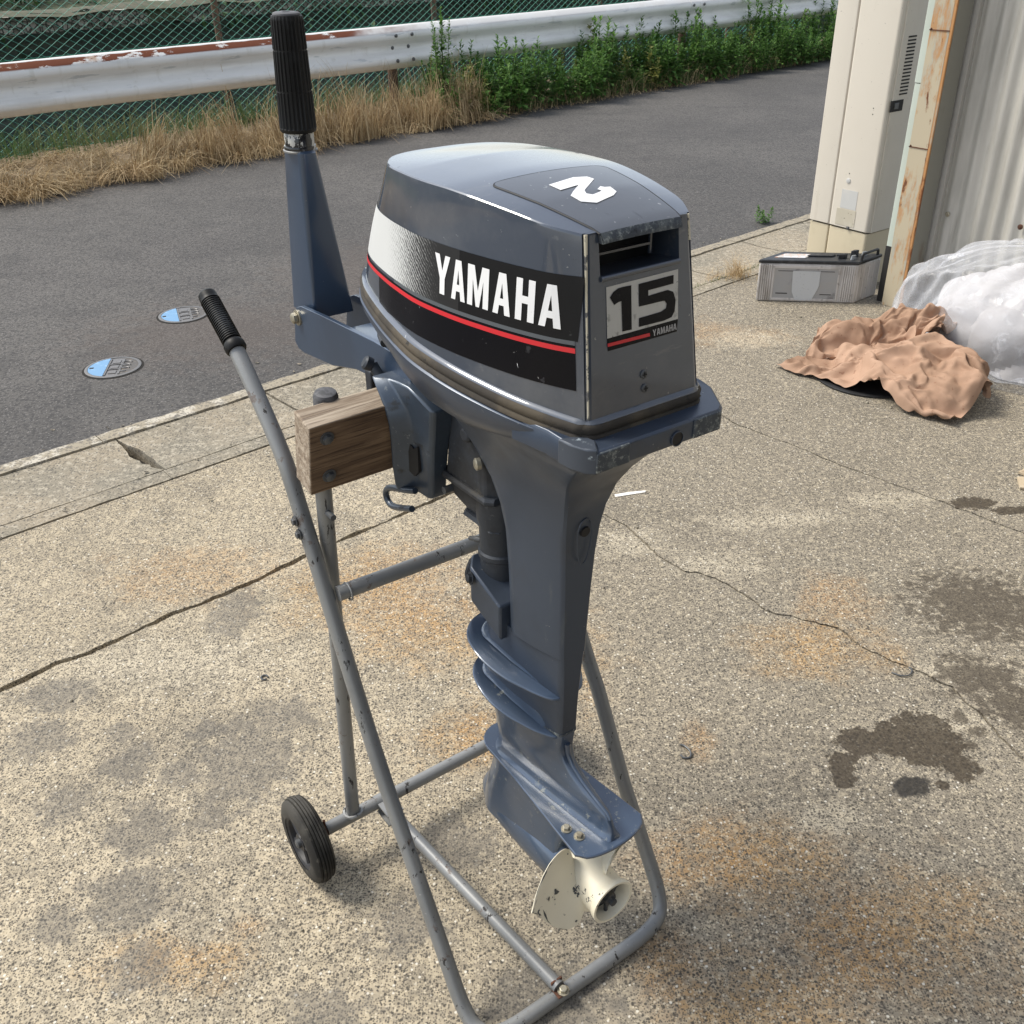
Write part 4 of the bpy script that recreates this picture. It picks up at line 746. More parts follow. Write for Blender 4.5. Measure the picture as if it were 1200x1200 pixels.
FOLD_B = (38, 32, [
[-240,14,12,17,17,17,9,10,16,15,9,13,14,16,13,17,16,12,10,10,5,3,10,10,10,12,12,18,16,14,15,15,11,4,8,5,5,12,4,11,14,14,19,14,17,7,14,13,10,12,14,15,15,16,13,7,11,13,4,10,8,11,9,10,16,16,16,14,16,15,16,13,8,5,1,9,3,11,13,13,15,15,17,15,11,7,11,12,14,16,17,15,9,8,11,13,10,11,7,9,12,12,12,17,15,12,14,13,15,19,14,8,6,9,-3,13,12,14,15,15,13,15,8,12,13,12,11,17,15,15,12,11,10,13,11,11,6,12,11,12,14,15,12,13,15,14,14,15,12,18,16,5,-5,14,14,13,14,15,17,13,11,12,11,16,10,13,16,9,17,13,12,12,10,10,12,11,12,12,13,10,13,14,14,11,14,17,13,16,20,12,-1,13,11,14,16,15,15,16,11,13,9,17,12,9,16,7,17,11,14,16,14,12,11,14,9,13,12,12,11,13,8,13,14,12,18,19,18,15,-1,12,11,14,17,14,14,17,12,13,15,10,9,10,16,5,15,13,17,16,16,12,13,15,14,13,7,12,12,13,13,8,14,14,13,19,16,16,-2,12,11,17,16,14,13,14,17,16,9,13,11,8,8,7,14,17,13,15,16,15,16,14,15,13,8,11,13,12,13,13,9,15,14,17,16,17,-5,14,14,18,14,17,15,17,11,14,10,12,9,9,5,11,11,17,14,12,15,18,14,18,16,13,10,14,12,10,9,13,15,14,15,16,17,18,-4,14,15,18,18,19,18,14,19,8,7,11,5,14,0,11,12,11,14,14,17,17,16,18,12,13,12,10,14,7,13,16,17,17,18,15,17,18,0,13,16,18,19,20,18,14,14,9,10,10,7,9,6,9,11,8,14,15,17,15,17,17,13,10,12,11,13,6,16,18,20,19,22,14,18,15,0,15,17,18,17,20,14,16,9,15,8,13,11,13,3,11,13,5,12,12,16,15,15,12,14,13,9,13,11,10,16,19,19,18,21,19,18,13,0,16,17,18,15,14,16,16,11,14,17,16,11,14,-1,5,12,14,6,14,16,14,14,11,12,11,10,12,14,10,17,18,19,21,17,19,19,10,-1,18,18,15,11,15,14,16,12,18,18,17,12,10,12,7,2,13,9,11,15,13,15,15,13,13,7,8,14,10,16,17,17,20,20,18,18,8,-1,19,13,15,12,15,12,16,15,17,15,21,15,13,15,6,2,8,8,14,14,15,12,15,14,10,14,9,10,10,15,13,19,15,21,19,16,9,0,15,14,15,14,11,13,13,17,16,19,18,16,13,15,3,17,3,7,14,14,15,15,12,12,11,11,15,9,12,14,14,11,17,20,19,15,8,-4,19,15,13,13,13,13,11,16,17,18,16,18,15,15,5,8,12,6,13,14,16,17,8,13,15,14,13,11,9,13,14,14,12,17,17,16,9,1,18,15,12,15,12,12,13,15,17,14,18,17,16,8,13,2,12,13,13,12,15,17,16,13,13,16,4,12,13,12,12,13,16,17,15,14,12,0,16,14,15,14,14,15,9,15,12,17,18,16,10,13,13,3,8,13,14,15,14,17,17,17,14,13,8,13,10,12,13,14,15,16,11,14,11,-2,16,16,15,16,14,13,14,10,11,16,17,11,13,13,13,8,4,13,14,16,13,16,16,18,16,14,16,12,7,12,16,14,13,10,11,15,14,0,19,15,16,15,15,14,11,13,14,14,9,10,13,12,13,11,6,9,16,15,16,14,16,16,17,15,16,12,14,15,11,11,6,11,13,14,14,0,18,19,17,15,14,13,13,11,13,13,5,13,8,12,14,12,6,14,20,13,15,14,16,14,15,14,17,7,17,16,14,3,7,12,13,15,15,-1,20,20,18,15,15,12,11,11,12,12,2,12,10,14,7,14,16,12,19,14,14,15,15,15,15,11,13,12,19,14,12,7,10,14,12,11,14,2,19,20,19,15,13,15,12,7,11,10,4,11,11,14,12,15,15,13,16,14,14,15,15,15,14,13,13,13,19,15,9,14,12,14,13,13,4,2,17,20,19,18,18,11,8,9,11,9,5,6,11,12,16,16,9,15,20,16,17,15,14,14,13,13,13,18,15,13,14,14,12,13,11,14,14,-3,21,20,19,18,18,15,7,10,7,7,10,10,2,11,17,10,14,17,19,18,17,17,15,14,14,15,16,17,16,14,10,12,11,10,3,11,14,0,22,20,20,19,18,14,11,6,10,9,6,8,7,12,14,12,9,17,20,19,17,17,16,16,15,15,16,17,13,15,14,10,-1,10,9,7,11,-2,24,22,20,20,16,14,9,12,9,9,6,4,11,10,8,9,16,20,22,18,15,18,17,17,15,16,14,15,13,15,14,7,4,9,8,9,9,2,23,22,21,19,16,14,12,9,8,12,3,9,1,13,7,16,19,18,20,19,17,15,17,17,14,15,15,14,13,12,16,12,-5,8,11,8,14,3,20,23,22,18,17,13,13,10,5,11,8,8,5,12,14,7,17,19,15,17,20,20,17,17,8,14,14,15,14,14,14,12,0,11,3,13,0,3,20,22,21,18,16,15,12,11,5,11,6,10,12,9,13,12,14,16,18,13,16,22,17,16,11,7,15,14,14,13,15,10,8,5,13,10,7,4,20,20,20,18,16,14,12,11,10,7,9,11,10,14,12,12,16,11,13,19,16,16,15,12,12,12,11,13,14,13,13,12,11,14,9,12,2],
[-254,-1,0,0,1,3,11,7,1,1,1,2,2,2,-4,-1,0,0,-2,4,3,6,0,-2,-2,-3,0,2,1,-3,-3,-3,7,12,13,15,19,-2,13,-1,0,3,5,5,5,8,1,-1,2,3,0,3,-2,-1,-2,-2,-2,0,7,2,1,0,4,-1,-5,-6,-4,-5,-3,0,-2,6,15,18,19,13,11,0,2,4,6,6,7,5,3,-2,2,6,0,4,1,-4,-5,-4,-1,1,-6,4,8,1,5,-6,-7,-4,-5,-5,2,1,-2,-1,3,14,19,9,14,1,2,2,6,6,8,5,3,1,4,7,5,1,-2,-3,-6,-4,-4,-2,2,1,0,4,-1,-8,-3,-1,-5,-1,1,0,0,0,2,2,6,16,15,0,2,1,4,8,8,5,5,2,4,9,2,3,-2,-6,-3,-4,-3,-1,-1,-3,0,-1,-4,-4,-5,3,-2,-1,3,0,0,2,2,1,1,3,17,-2,-2,-1,4,9,8,7,6,5,2,3,8,1,0,-7,-1,-7,-1,1,-5,-5,-2,-1,-5,-2,-1,0,1,-3,6,2,-1,6,1,0,-3,2,15,-3,-4,-2,2,5,5,8,8,3,10,3,8,1,3,-8,-1,-6,-1,0,-5,-11,-4,2,-3,-1,-6,7,-1,0,1,7,1,3,3,-1,1,-1,15,-4,-4,0,0,-1,8,5,7,3,8,8,4,8,-2,0,-2,-4,-6,-9,-4,-7,-2,2,-1,-2,-3,4,2,3,2,4,4,3,3,0,0,-4,15,-5,-1,-2,-5,-1,8,6,3,4,11,2,9,9,-3,1,-1,-3,-7,-12,-6,-1,-3,-3,0,2,1,1,0,6,6,4,2,2,2,2,-2,-3,15,-8,-3,-2,-1,2,4,4,2,8,0,4,12,9,-1,3,0,-10,-8,-6,-1,1,-5,-4,0,2,4,1,6,3,3,3,2,-1,0,5,0,-2,15,-7,-4,-1,0,2,3,-1,4,2,9,5,3,10,-6,7,-3,-6,-5,-4,-1,-2,-4,1,1,1,7,1,4,2,2,2,2,0,0,2,-1,4,14,-4,-2,-2,-1,2,-1,1,-4,10,5,3,-1,2,6,-4,3,-4,-1,0,1,-2,-3,-1,2,2,5,3,-1,2,2,-4,2,6,0,5,-2,6,14,-3,-2,0,-6,-6,6,4,-4,7,2,1,4,-2,5,3,-5,7,-1,-1,-3,0,1,0,-2,1,2,4,2,-1,-1,0,1,3,6,0,2,7,13,0,-2,-5,-9,0,9,3,-5,0,4,7,-3,-2,0,2,4,2,5,1,-3,0,0,0,-3,0,0,3,-1,2,1,2,1,2,5,-2,4,8,15,-2,-10,-3,-1,6,7,0,-4,-1,3,3,2,-2,-2,0,6,1,5,0,-2,-3,-9,-2,3,9,-1,3,-3,0,5,-2,4,2,-2,1,7,8,11,-7,-6,0,4,3,4,1,0,1,0,0,-4,2,2,-3,3,5,-5,-2,1,-3,-6,6,1,9,-3,-3,4,-2,2,-4,9,-3,3,0,5,9,7,-4,-2,2,3,4,3,3,1,-1,-1,-3,2,-1,1,-3,0,3,-1,-6,-5,-1,0,7,2,0,5,1,-5,4,-4,0,6,-3,2,4,3,8,11,-1,0,3,2,3,3,3,3,0,-6,0,-1,2,-8,2,-2,2,1,-7,-4,-2,1,3,4,6,-1,-1,0,4,-8,6,0,3,-2,1,5,8,15,0,1,3,2,4,1,4,3,-2,-7,0,0,-7,0,0,-3,-2,1,-5,-2,0,1,2,5,7,1,0,-3,-4,-4,8,3,0,1,0,2,8,17,0,1,3,2,3,2,2,3,-8,-2,1,-6,-2,-2,1,-3,-3,0,-3,-2,1,6,5,3,3,1,0,-6,-4,-4,-4,1,5,10,0,5,7,17,-3,2,3,4,2,1,1,0,-4,-7,0,-3,-2,-1,0,0,-3,-2,1,-2,2,5,6,3,2,-1,-2,-7,-3,-3,-5,4,4,8,3,5,-1,14,-2,0,2,5,3,1,0,-1,-5,-4,-4,0,-4,2,1,0,-3,0,0,3,-2,2,3,5,-2,4,-7,-11,-3,0,4,5,4,1,0,4,3,14,-2,-1,0,5,2,0,-1,1,-2,-4,-4,-1,-4,-2,7,0,1,0,0,5,-1,-1,-1,0,0,5,-6,-9,0,1,1,7,2,1,-4,6,4,14,-3,-1,0,1,5,-3,-1,5,-2,-8,0,-3,-3,2,3,3,2,3,1,4,-1,-1,-2,-3,0,4,-3,-7,-1,0,3,-4,0,-2,0,2,0,12,-3,-1,0,-1,0,7,-4,2,0,-8,-5,1,1,4,3,5,1,3,3,3,-1,-2,-2,-2,-1,3,-4,-4,-1,1,1,-3,-4,-2,2,1,-5,18,-6,-3,-1,-1,-2,-1,6,-2,-2,-2,-8,-1,9,2,1,11,4,3,0,4,-4,-1,-2,-1,0,4,-2,-4,-3,-4,0,-5,-2,-1,-10,-6,0,14,-6,-3,-1,-2,-2,-2,-2,6,-6,-3,-3,-1,3,5,7,9,7,5,1,-2,-2,-3,-2,0,2,0,-5,-1,-5,-4,-2,-6,0,-6,-4,-7,-3,15,-6,-2,-2,-2,-2,-1,-2,-1,0,-8,-3,5,3,6,7,9,8,5,2,-6,-1,-2,-2,-2,-1,0,-4,-5,-7,-4,4,-7,-5,-7,-3,-1,-4,16,-4,-3,-3,-1,1,-2,-4,-2,-5,-3,3,-2,6,-1,11,6,4,3,1,-1,-5,5,-1,-2,-1,0,-2,-6,-9,-8,-2,-3,-10,-9,-1,3,-1,16,-2,-2,-4,0,0,-4,-3,-3,-6,-2,4,0,2,-1,1,14,3,1,1,-6,-2,3,4,-1,-8,-3,4,-5,-8,-6,-4,-7,-13,-7,-12,2,10,17,-1,-3,-3,1,0,-4,-1,-4,-5,-1,3,-3,-5,1,2,2,10,-1,-5,1,-2,6,-1,2,-7,-8,1,-4,-3,-7,-5,-11,-13,-14,3,-13,14,14,0,0,-2,1,0,-2,-2,-5,-3,-1,-1,-2,-6,-6,-6,9,1,5,-6,1,-5,11,3,-5,-5,-2,-4,-2,-6,-8,-11,-13,-12,-9,-13,4,11],
[10,2,-7,2,-1,3,-1,-3,4,2,-3,-1,3,-3,2,-3,9,11,11,-2,7,5,-4,8,13,-14,-13,-6,-10,-9,-3,-2,4,-5,-1,0,4,-3,-5,8,-3,-4,3,12,2,-10,-4,0,5,-8,3,6,-8,4,12,16,11,-2,-11,6,8,1,11,-10,-4,-1,-9,-7,-1,-4,-10,-9,-3,3,8,-4,9,-7,9,-8,4,11,6,-3,-12,-9,10,-3,-7,4,0,9,15,16,7,0,2,-4,-5,6,6,-4,1,1,-8,-11,-4,-9,-9,-3,4,-1,2,-9,-1,-6,11,-4,-6,5,12,-5,-10,1,7,0,-8,3,10,8,12,15,12,5,-6,-8,0,-1,-2,0,-4,4,-9,-9,2,-5,-12,-12,11,2,-8,-4,0,-1,1,1,2,-3,3,2,-9,4,10,4,-3,-5,9,14,6,14,15,5,-13,-14,3,10,-8,-3,5,-11,-7,-4,3,-10,-13,-8,9,6,1,-11,4,-3,-8,4,-2,6,3,1,-6,7,15,9,-9,-5,6,15,7,15,12,2,-10,-14,-1,1,4,-7,7,-9,-9,-5,-10,-3,-2,-13,4,3,-4,8,-2,2,-8,4,-2,-5,5,-3,12,12,3,14,-12,2,4,18,12,12,-4,2,-5,-9,1,0,0,-10,-6,0,-8,-4,6,-7,-1,-10,-20,1,3,7,-3,5,-3,-4,7,-4,-7,10,1,9,11,7,2,-4,16,17,13,3,-11,-8,-7,-5,2,7,-5,-9,5,-8,-5,-7,8,1,-10,-9,-15,-6,5,1,1,0,1,0,-4,0,6,-4,14,9,1,6,9,-3,15,12,13,2,-9,-15,-8,2,-3,-1,0,8,-11,2,7,-8,-4,2,-5,-9,-12,-13,-5,2,-1,-6,-1,4,-1,-1,2,12,2,16,12,-2,-1,3,16,7,8,-5,-8,-8,0,5,-9,-5,8,4,-7,8,3,-7,-1,0,-9,-8,-5,-19,-8,2,-1,-3,2,-1,-2,-1,2,12,11,17,9,-10,13,5,1,8,5,-11,-7,-5,0,0,-1,-1,6,9,-1,10,4,-14,-6,-4,-4,-12,-2,-14,-3,-5,-5,3,2,-3,-2,4,8,9,18,4,1,7,-5,6,6,1,6,10,-10,-7,-3,-5,2,9,1,4,11,-4,-5,5,-6,-4,-6,-17,-14,-5,5,-11,6,-2,-4,0,12,13,1,4,18,-9,-2,4,0,7,10,9,9,0,-4,-3,4,-10,-7,8,8,7,-9,-5,0,7,2,-7,2,-15,-17,1,-4,-16,-2,-3,3,12,14,6,-3,4,16,0,-4,-5,2,1,5,15,19,4,-9,-7,1,-8,-6,3,3,7,2,-5,2,-6,2,-2,10,-15,-12,0,-8,-14,-4,4,15,11,9,2,-5,10,10,2,-11,5,-3,2,1,13,20,10,-8,-6,-3,-2,2,4,2,-3,3,-14,0,4,-3,8,1,-17,-1,-2,-8,-9,11,8,12,7,2,2,6,8,4,-5,1,-3,10,-7,-8,22,9,10,11,-1,-6,-2,1,-6,-6,7,-9,-1,-8,-2,9,-7,10,-6,-4,-2,-5,-9,11,3,7,7,3,0,5,8,1,4,-4,8,0,-9,-2,19,10,1,15,10,-1,-3,-3,-14,-11,-3,4,-2,7,-6,3,-1,-9,12,-3,-6,-1,-9,-11,6,11,10,1,8,4,-1,-1,3,10,-1,-4,1,9,8,12,0,2,10,9,-8,3,-8,-12,-11,-2,16,7,-7,4,-10,-2,4,-3,3,-3,-10,-2,10,12,5,7,2,-2,11,-5,11,-7,1,5,11,1,1,13,9,1,8,3,-10,-2,-6,-2,-8,-10,14,5,9,3,-12,-8,-6,1,9,-3,-8,-2,10,14,6,-2,0,9,2,7,-7,9,6,13,8,-3,-7,9,14,5,6,-4,-13,-8,-5,1,-2,-4,2,9,13,9,-5,-8,-7,-7,8,-5,-7,-4,5,13,8,4,8,-2,7,-5,4,4,13,12,2,6,-5,2,13,13,-8,-7,-4,-5,-4,-2,-1,4,2,9,4,5,8,-13,-11,1,-6,-9,-11,-2,5,5,7,10,9,8,-3,7,-2,1,13,8,7,4,-1,0,15,12,-4,-12,6,-6,-1,-4,4,-6,7,11,6,4,-2,-21,-13,-9,-7,-7,-7,-2,3,2,6,10,9,4,6,3,5,6,16,4,-5,-3,10,10,8,11,3,-15,11,-4,1,1,0,-7,5,10,-2,2,-2,-15,-11,-8,-8,-11,-10,2,4,-1,2,8,11,0,4,10,6,5,15,-2,-7,0,10,8,11,15,9,-13,11,-1,-2,5,2,-7,2,6,-4,-8,8,-5,-8,-8,-9,-11,-7,-2,8,-5,1,4,9,11,-4,6,5,6,8,3,4,3,6,7,17,14,7,-9,2,3,4,5,-4,0,6,0,-8,-13,4,1,-4,-6,-13,-14,-7,1,2,0,-1,0,8,8,8,-6,6,15,-2,4,10,9,2,11,13,9,5,7,1,2,0,1,-6,3,0,-3,-1,-6,-12,-4,-1,-3,-16,-16,-9,4,-2,-2,2,4,1,4,3,10,-5,12,8,-3,7,3,6,11,16,7,3,5,7,1,-3,0,4,-6,-5,-3,-1,2,0,-8,-13,-4,-10,-16,8,-5,0,3,-1,5,-3,-1,11,-1,6,6,7,8,-7,7,12,10,7,4,0,4,15,4,-3,0,2,0,-5,-5,-8,2,6,-5,-10,-6,-9,-13,7,0,2,-1,0,1,-1,-1,4,7,6,5,8,-3,9,2,9,3,2,1,2,7,12,13,6,-2,5,-3,-4,-7,-10,-3,4,0,-13,-7,-10,0,-4,2,-2,0,5,-4,0,4,0,4,12,2,-6,6,6,1,5,8,5,1,12,6,6,4,12,4,-8,-4,-2,-6,-6,-2,0,-4,-10,-8,-5,-3,-5,-2,0,3,4,-4,-1,1,-1,4,11,4,-9,-3,5,8,7,2,9,8,4,13,14,-1,8,-3,-7,-9,-5,-5,-2,-1,-2,-6,-10,-2,-4,-7,-10,3,1,-3,0,-1,1,0,0,3,4,10,-6,-4,7,2,-1,8,8,15,14,2,9,8,-2,-10,-5,-5,-8,-4,-5,-4,-5,-8,-7,-2,-2,-6,-2]])
def sheet_points(t):
    nx, ny, z = t
    b = np.array(z, dtype=np.int64).reshape(3, ny, nx).transpose(1, 2, 0).copy()
    b[:, 0] = np.cumsum(b[:, 0], axis=0)
    P = np.cumsum(b, axis=1) * .002
    # halve the grid so that small creases have vertices to live on
    Q = np.empty((ny, nx * 2 - 1, 3)); Q[:, ::2] = P; Q[:, 1::2] = (P[:, 1:] + P[:, :-1]) / 2
    T = np.empty((ny * 2 - 1, nx * 2 - 1, 3)); T[::2] = Q; T[1::2] = (Q[1:] + Q[:-1]) / 2
    return T
def draped(name, P, mtl, parent=None, sub=1, smooth=180):
    ny, nx = P.shape[:2]
    me = bpy.data.meshes.new(name)
    me.from_pydata([tuple(map(float, p)) for p in P.reshape(-1, 3)], [], [(j * nx + i, j * nx + i + 1, (j + 1) * nx + i + 1, (j + 1) * nx + i) for j in range(ny - 1) for i in range(nx - 1)])
    me.materials.append(mtl); me.shade_smooth()
    o = bpy.data.objects.new(name, me); COL.objects.link(o)
    if parent is not None: o.parent = parent
    md = o.modifiers.new('s', 'SUBSURF'); md.levels = md.render_levels = sub
    return o
def to_quad(P, A, B, C, D, zs, rag=.02, seed=1):
    """lay a sheet over the quadrilateral A B C D on the ground"""
    lo, hi = P.min((0, 1)), P.max((0, 1)); a = ((P[..., 0] - lo[0]) / (hi[0] - lo[0]))[..., None]; b = ((P[..., 1] - lo[1]) / (hi[1] - lo[1]))[..., None]
    A, B, C, D = (np.array(v, float) for v in (A, B, C, D))
    xy = (A * (1 - a) + B * a) * (1 - b) + (D * (1 - a) + C * a) * b
    z = (P[..., 2] - lo[2]) * zs + .004
    Q = np.concatenate([xy, z[..., None]], axis=2)
    for j in range(Q.shape[0]):
        for i in range(Q.shape[1]):
            q = Q[j, i]; q[0] += rag * noise.noise((a[j, i, 0] * 4, b[j, i, 0] * 4, seed)); q[1] += rag * noise.noise((a[j, i, 0] * 4, b[j, i, 0] * 4, seed + 9))
    return Q
# ------------------------------------------------------------------ right-hand side: cabinet, post, sheet wall, battery
# building frame: x along LA, y along LW (into the wall)
def bframe(name, a, wv, label, cat):
    return tag(empty(name, LA * a + LW * wv, (0, 0, YAW)), label, cat)
cb = bframe('service_cabinet', -2.949, 4.0, 'tall cream metal cabinet with a louvred side, standing behind the battery', 'cabinet')
CW = .338
def rbox(mb, x0, x1, y0, y1, z0, z1, r=.018, n=5, rear=True):
    pts = []
    for cx, cy, a0 in ((x1 - r, y0 + r, -90), (x1 - r, y1 - r, 0), (x0 + r, y1 - r, 90), (x0 + r, y0 + r, 180)):
        for i in range(n + 1):
            a = R(a0 + 90 * i / n); pts.append((cx + r * math.cos(a), cy + r * math.sin(a)))
    mb.prism(pts, lambda u, v, d: (u, v, d), z0, z1); return mb
mb = MB(); rbox(mb, -.169, .169, .004, .30, .262, 1.85); mb.build('body', M['cabinet_cream'], cb, smooth=30)
mb = MB(); rbox(mb, -.168, -.055, -.004, .06, .266, 1.845, .006); mb.build('side_panel', M['cabinet_cream'], cb, smooth=30, bevel=.002)
mb = MB(); rbox(mb, -.0525, .168, -.006, .05, .266, 1.845, .016); mb.build('door_panel', M['cabinet_cream'], cb, smooth=30, bevel=.002)
mb = MB(); rbox(mb, -.166, -.055, .002, .29, .0, .256, .006); mb.build('plinth', M['plinth_cream'], cb, smooth=30, bevel=.002)
mb = MB(); rbox(mb, -.0525, .166, .000, .29, .0, .256, .014); mb.build('plinth', M['plinth_cream'], cb, smooth=30, bevel=.002)
mb = MB(); mb.box((0, .15, .259), (.32, .27, .008)); mb.build('shadow_gap', M['slot_black'], cb)
mb = MB(); rbox(mb, .166, .1735, .02, .285, .262, 1.845, .003); mb.build('louvre_panel', M['cabinet_cream'], cb, smooth=30)
mb = MB()
for k in range(17): mb.box((.1745, .085, .858 + k * .0142), (.0022, .055, .0062))
tag(mb.build('louvre_slot', M['slot_black'], cb, smooth=0), kind='stuff')
mb = MB(); mb.box((.1745, .052, .812), (.003, .085, .046)); mb.build('latch_recess', M['slot_black'], cb)
mb = MB(); mb.box((.1765, .048, .812), (.004, .03, .026)); mb.build('latch', M['dark_bolt'], cb, bevel=.002)
mb = MB(); mb.box((.045, -.0066, .395), (.088, .0012, .085)); mb.build('upper_label', M['label_grey'], cb)
mb = MB(); mb.box((.040, -.0068, .312), (.108, .0018, .074)); mb.build('lower_label', M['label_tan'], cb)
mb = MB(); mb.lathe([(0, .012), (.003, .011), (.0045, .006)], (.027, -.006, .478), (0, -1, 0), 18); mb.build('plug', M['label_grey'], cb)
mb = MB(); hexbolt(mb, (.062, -.006, .268), (0, -1, 0), .006, .004); mb.build('screw', M['dark_bolt'], cb)
for x, z in ((.1, .80), (.101, .775), (.026, .51)):
    mb = MB(); mb.lathe([(0, .0028), (.0012, .002)], (x, -.006, z), (0, -1, 0), 8); mb.build('screw_hole', M['slot_black'], cb)
# pale square downpipe
dp = bframe('downpipe', -2.604, 3.945, 'pale green square pipe fixed between the cream cabinet and the rusty post', 'pipe')
mb = MB(); rbox(mb, -.018, .018, -.018, .018, .255, .93, .004); mb.build('lower_length', M['pipe_green'], dp, smooth=30)
mb = MB(); rbox(mb, -.0195, .0195, -.0195, .0195, .934, 1.9, .004); mb.build('upper_length', M['pipe_green'], dp, smooth=30)
mb = MB(); rbox(mb, -.020, .020, -.020, .020, .0, .253, .004); mb.build('pipe_shoe', M['slot_black'], dp, smooth=30)
# steel post
sp_ = bframe('steel_post', -2.525, 3.9, 'rust-streaked painted steel post at the end of the corrugated wall', 'post')
mb = MB(); mb.box((-.008, .003, 1.7), (.088, .006, 3.4)); mb.build('face_plate', M['post_rust_paint'], sp_, bevel=.0015)
mb = MB(); mb.box((.043, .003, 1.7), (.013, .008, 3.4)); mb.build('edge_strip', M['post_edge_rust'], sp_, bevel=.002)
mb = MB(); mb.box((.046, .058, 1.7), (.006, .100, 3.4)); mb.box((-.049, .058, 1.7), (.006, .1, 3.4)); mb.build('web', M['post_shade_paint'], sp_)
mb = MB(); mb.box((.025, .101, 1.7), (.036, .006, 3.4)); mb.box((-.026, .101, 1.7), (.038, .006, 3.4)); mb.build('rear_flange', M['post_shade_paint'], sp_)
for z in (.69, 1.135):
    mb = MB(); mb.box((-.008, -.001, z), (.09, .003, .004)); mb.build('weld_seam', M['rust'], sp_)
for z in (.69, 1.135):
    mb = MB(); mb.lathe([(0, .005), (.003, .003)], (-.046, -.001, z + .003), (0, -1, 0), 8); mb.build('rust_boss', M['rust'], sp_)
# corrugated wall and its flashing
cw = bframe('corrugated_wall', -2.465, 4.05, 'grey corrugated sheet wall behind the plastic bag, with a flat edge flashing', 'wall')
mb = MB(); L = 6.6; nn = int(L / .0728 * 12); rings = []
pf = [(L * i / nn, .009 * math.cos(2 * math.pi * (L * i / nn) / .0728)) for i in range(nn + 1)]
mb.loft([[(x, y, z) for x, y in pf] for z in (.0, .5, 1.0, 1.5, 2.2, 3.4)], closed=False, caps=False)
mb.build('corrugated_sheet', M['sheet_metal'], cw, smooth=60)
mb = MB(); mb.box((L / 2, .06, 1.7), (L, .06, 3.4)); mb.build('wall_frame', M['slot_black'], cw)
mb = MB(); mb.box((-.032, -.018, 1.7), (.066, .004, 3.4)); mb.box((.0025, -.009, 1.7), (.004, .022, 3.4)); mb.build('flashing', M['sheet_metal'], cw, bevel=.001)
for x, z, mtl in ((-.034, .463, 'rust'), (-.05, 1.234, 'rust'), (.040, .413, 'zinc_bolt'), (.37, .425, 'rust'), (.37, 1.2, 'rust'), (.80, .41, 'zinc_bolt')):
    b = MB(); b.lathe([(0, .011), (.004, .011), (.005, .006), (.010, .005)], (x, -.019 if x < 0 else -.009, z), (0, -1, 0), 14); b.build('screw', M[mtl], cw)
# unseen shed, inferred and added to keep the motor's rear face dark: its long side runs back from the sheet wall and returns behind the photographer, doors open
sh = bframe('shed', 4.2, 4.05, 'unseen grey shed with an open dark doorway, added to close the near side of the yard', 'shed')
mb = MB()
for x0, x1, z0, z1 in ((-6.9, -4.9, 0, 4.2), (-.9, 0, 0, 4.2), (-4.9, -.9, 3.0, 4.2)): mb.box((0.06, (x0 + x1) / 2, (z0 + z1) / 2), (.12, x1 - x0, z1 - z0))
mb.build('front_wall', M['shed_wall'], sh)
mb = MB(); mb.box((2.4, -3.45, 2.1), (.1, 6.9, 4.2)); mb.build('rear_wall', M['shed_wall'], sh)
mb = MB(); mb.box((1.2, -3.45, 4.25), (2.9, 7.3, .1)); mb.build('roof', M['shed_wall'], sh)
mb = MB(); mb.box((1.2, -.05, 2.1), (2.3, .1, 4.2)); mb.box((1.2, -6.85, 2.1), (2.3, .1, 4.2)); mb.build('gable_wall', M['shed_wall'], sh)
# battery
bt = tag(empty('truck_battery', (1.375, 4.402, 0), (0, 0, R(-9.5))), 'grey truck battery with black lid and torn label, standing before the cream cabinet', 'battery')
BL, BD, BH = .440, .165, .198
f_ = lambda u, v, d: (u, v, d)
mb = MB(); mb.box((0, BD / 2, .089), (BL, BD, .178)); mb.build('case', M['battery_case'], bt, bevel=.006)
for sx in (-1, 1):
    for k in range(6):
        mb = MB(); mb.box((sx * (BL / 2 - .012 - k * .0095), -.002, .090), (.0055, .006, .166)); mb.build('rib', M['battery_case'], bt, bevel=.0015)
mb = MB(); mb.box((-.004, -.0015, .163), (.296, .005, .012)); mb.box((-.149, -.0015, .09), (.008, .005, .156)); mb.box((.141, -.0015, .09), (.008, .005, .156)); mb.box((-.004, -.0015, .012), (.296, .005, .010)); mb.build('panel_border', M['battery_case'], bt, bevel=.001)
mb = MB(); mb.box((-.004, -.0006, .088), (.282, .0016, .138)); mb.build('front_panel', M['battery_panel'], bt)
mb = MB(); mb.box((-.004, -.0022, .145), (.25, .0012, .0022)); mb.box((-.105, -.0022, .040), (.052, .0012, .004)); mb.box((.092, -.0022, .038), (.05, .0012, .003)); mb.build('level_mark', M['slot_black'], bt)
lab = [(-.062, .142), (-.060, .09), (-.057, .045), (-.047, .022), (-.040, .006), (-.034, .004), (-.024, .008), (-.014, .003), (-.006, .007), (.004, .003), (.016, .009), (.024, .004), (.034, .008), (.044, .030), (.054, .055), (.060, .075), (.059, .142)]
mb = MB(); mb.prism(lab, lambda u, v, d: (u, d, v + .004), -.0030, -.0048); mb.build('torn_label', M['torn_label'], bt)
mb = MB(); mb.box((0, BD / 2 - .001, .1865), (BL + .004, BD + .004, .016)); mb.build('lid', M['battery_lid'], bt, bevel=.004)
mb = MB(); mb.box((-.115, .080, .1955), (.135, .075, .0016)); mb.build('lid_sticker', M['lid_sticker'], bt)
mb = MB(); mb.box((.0, .085, .198), (.11, .028, .008)); mb.build('vent_bar', M['battery_lid'], bt, bevel=.002)
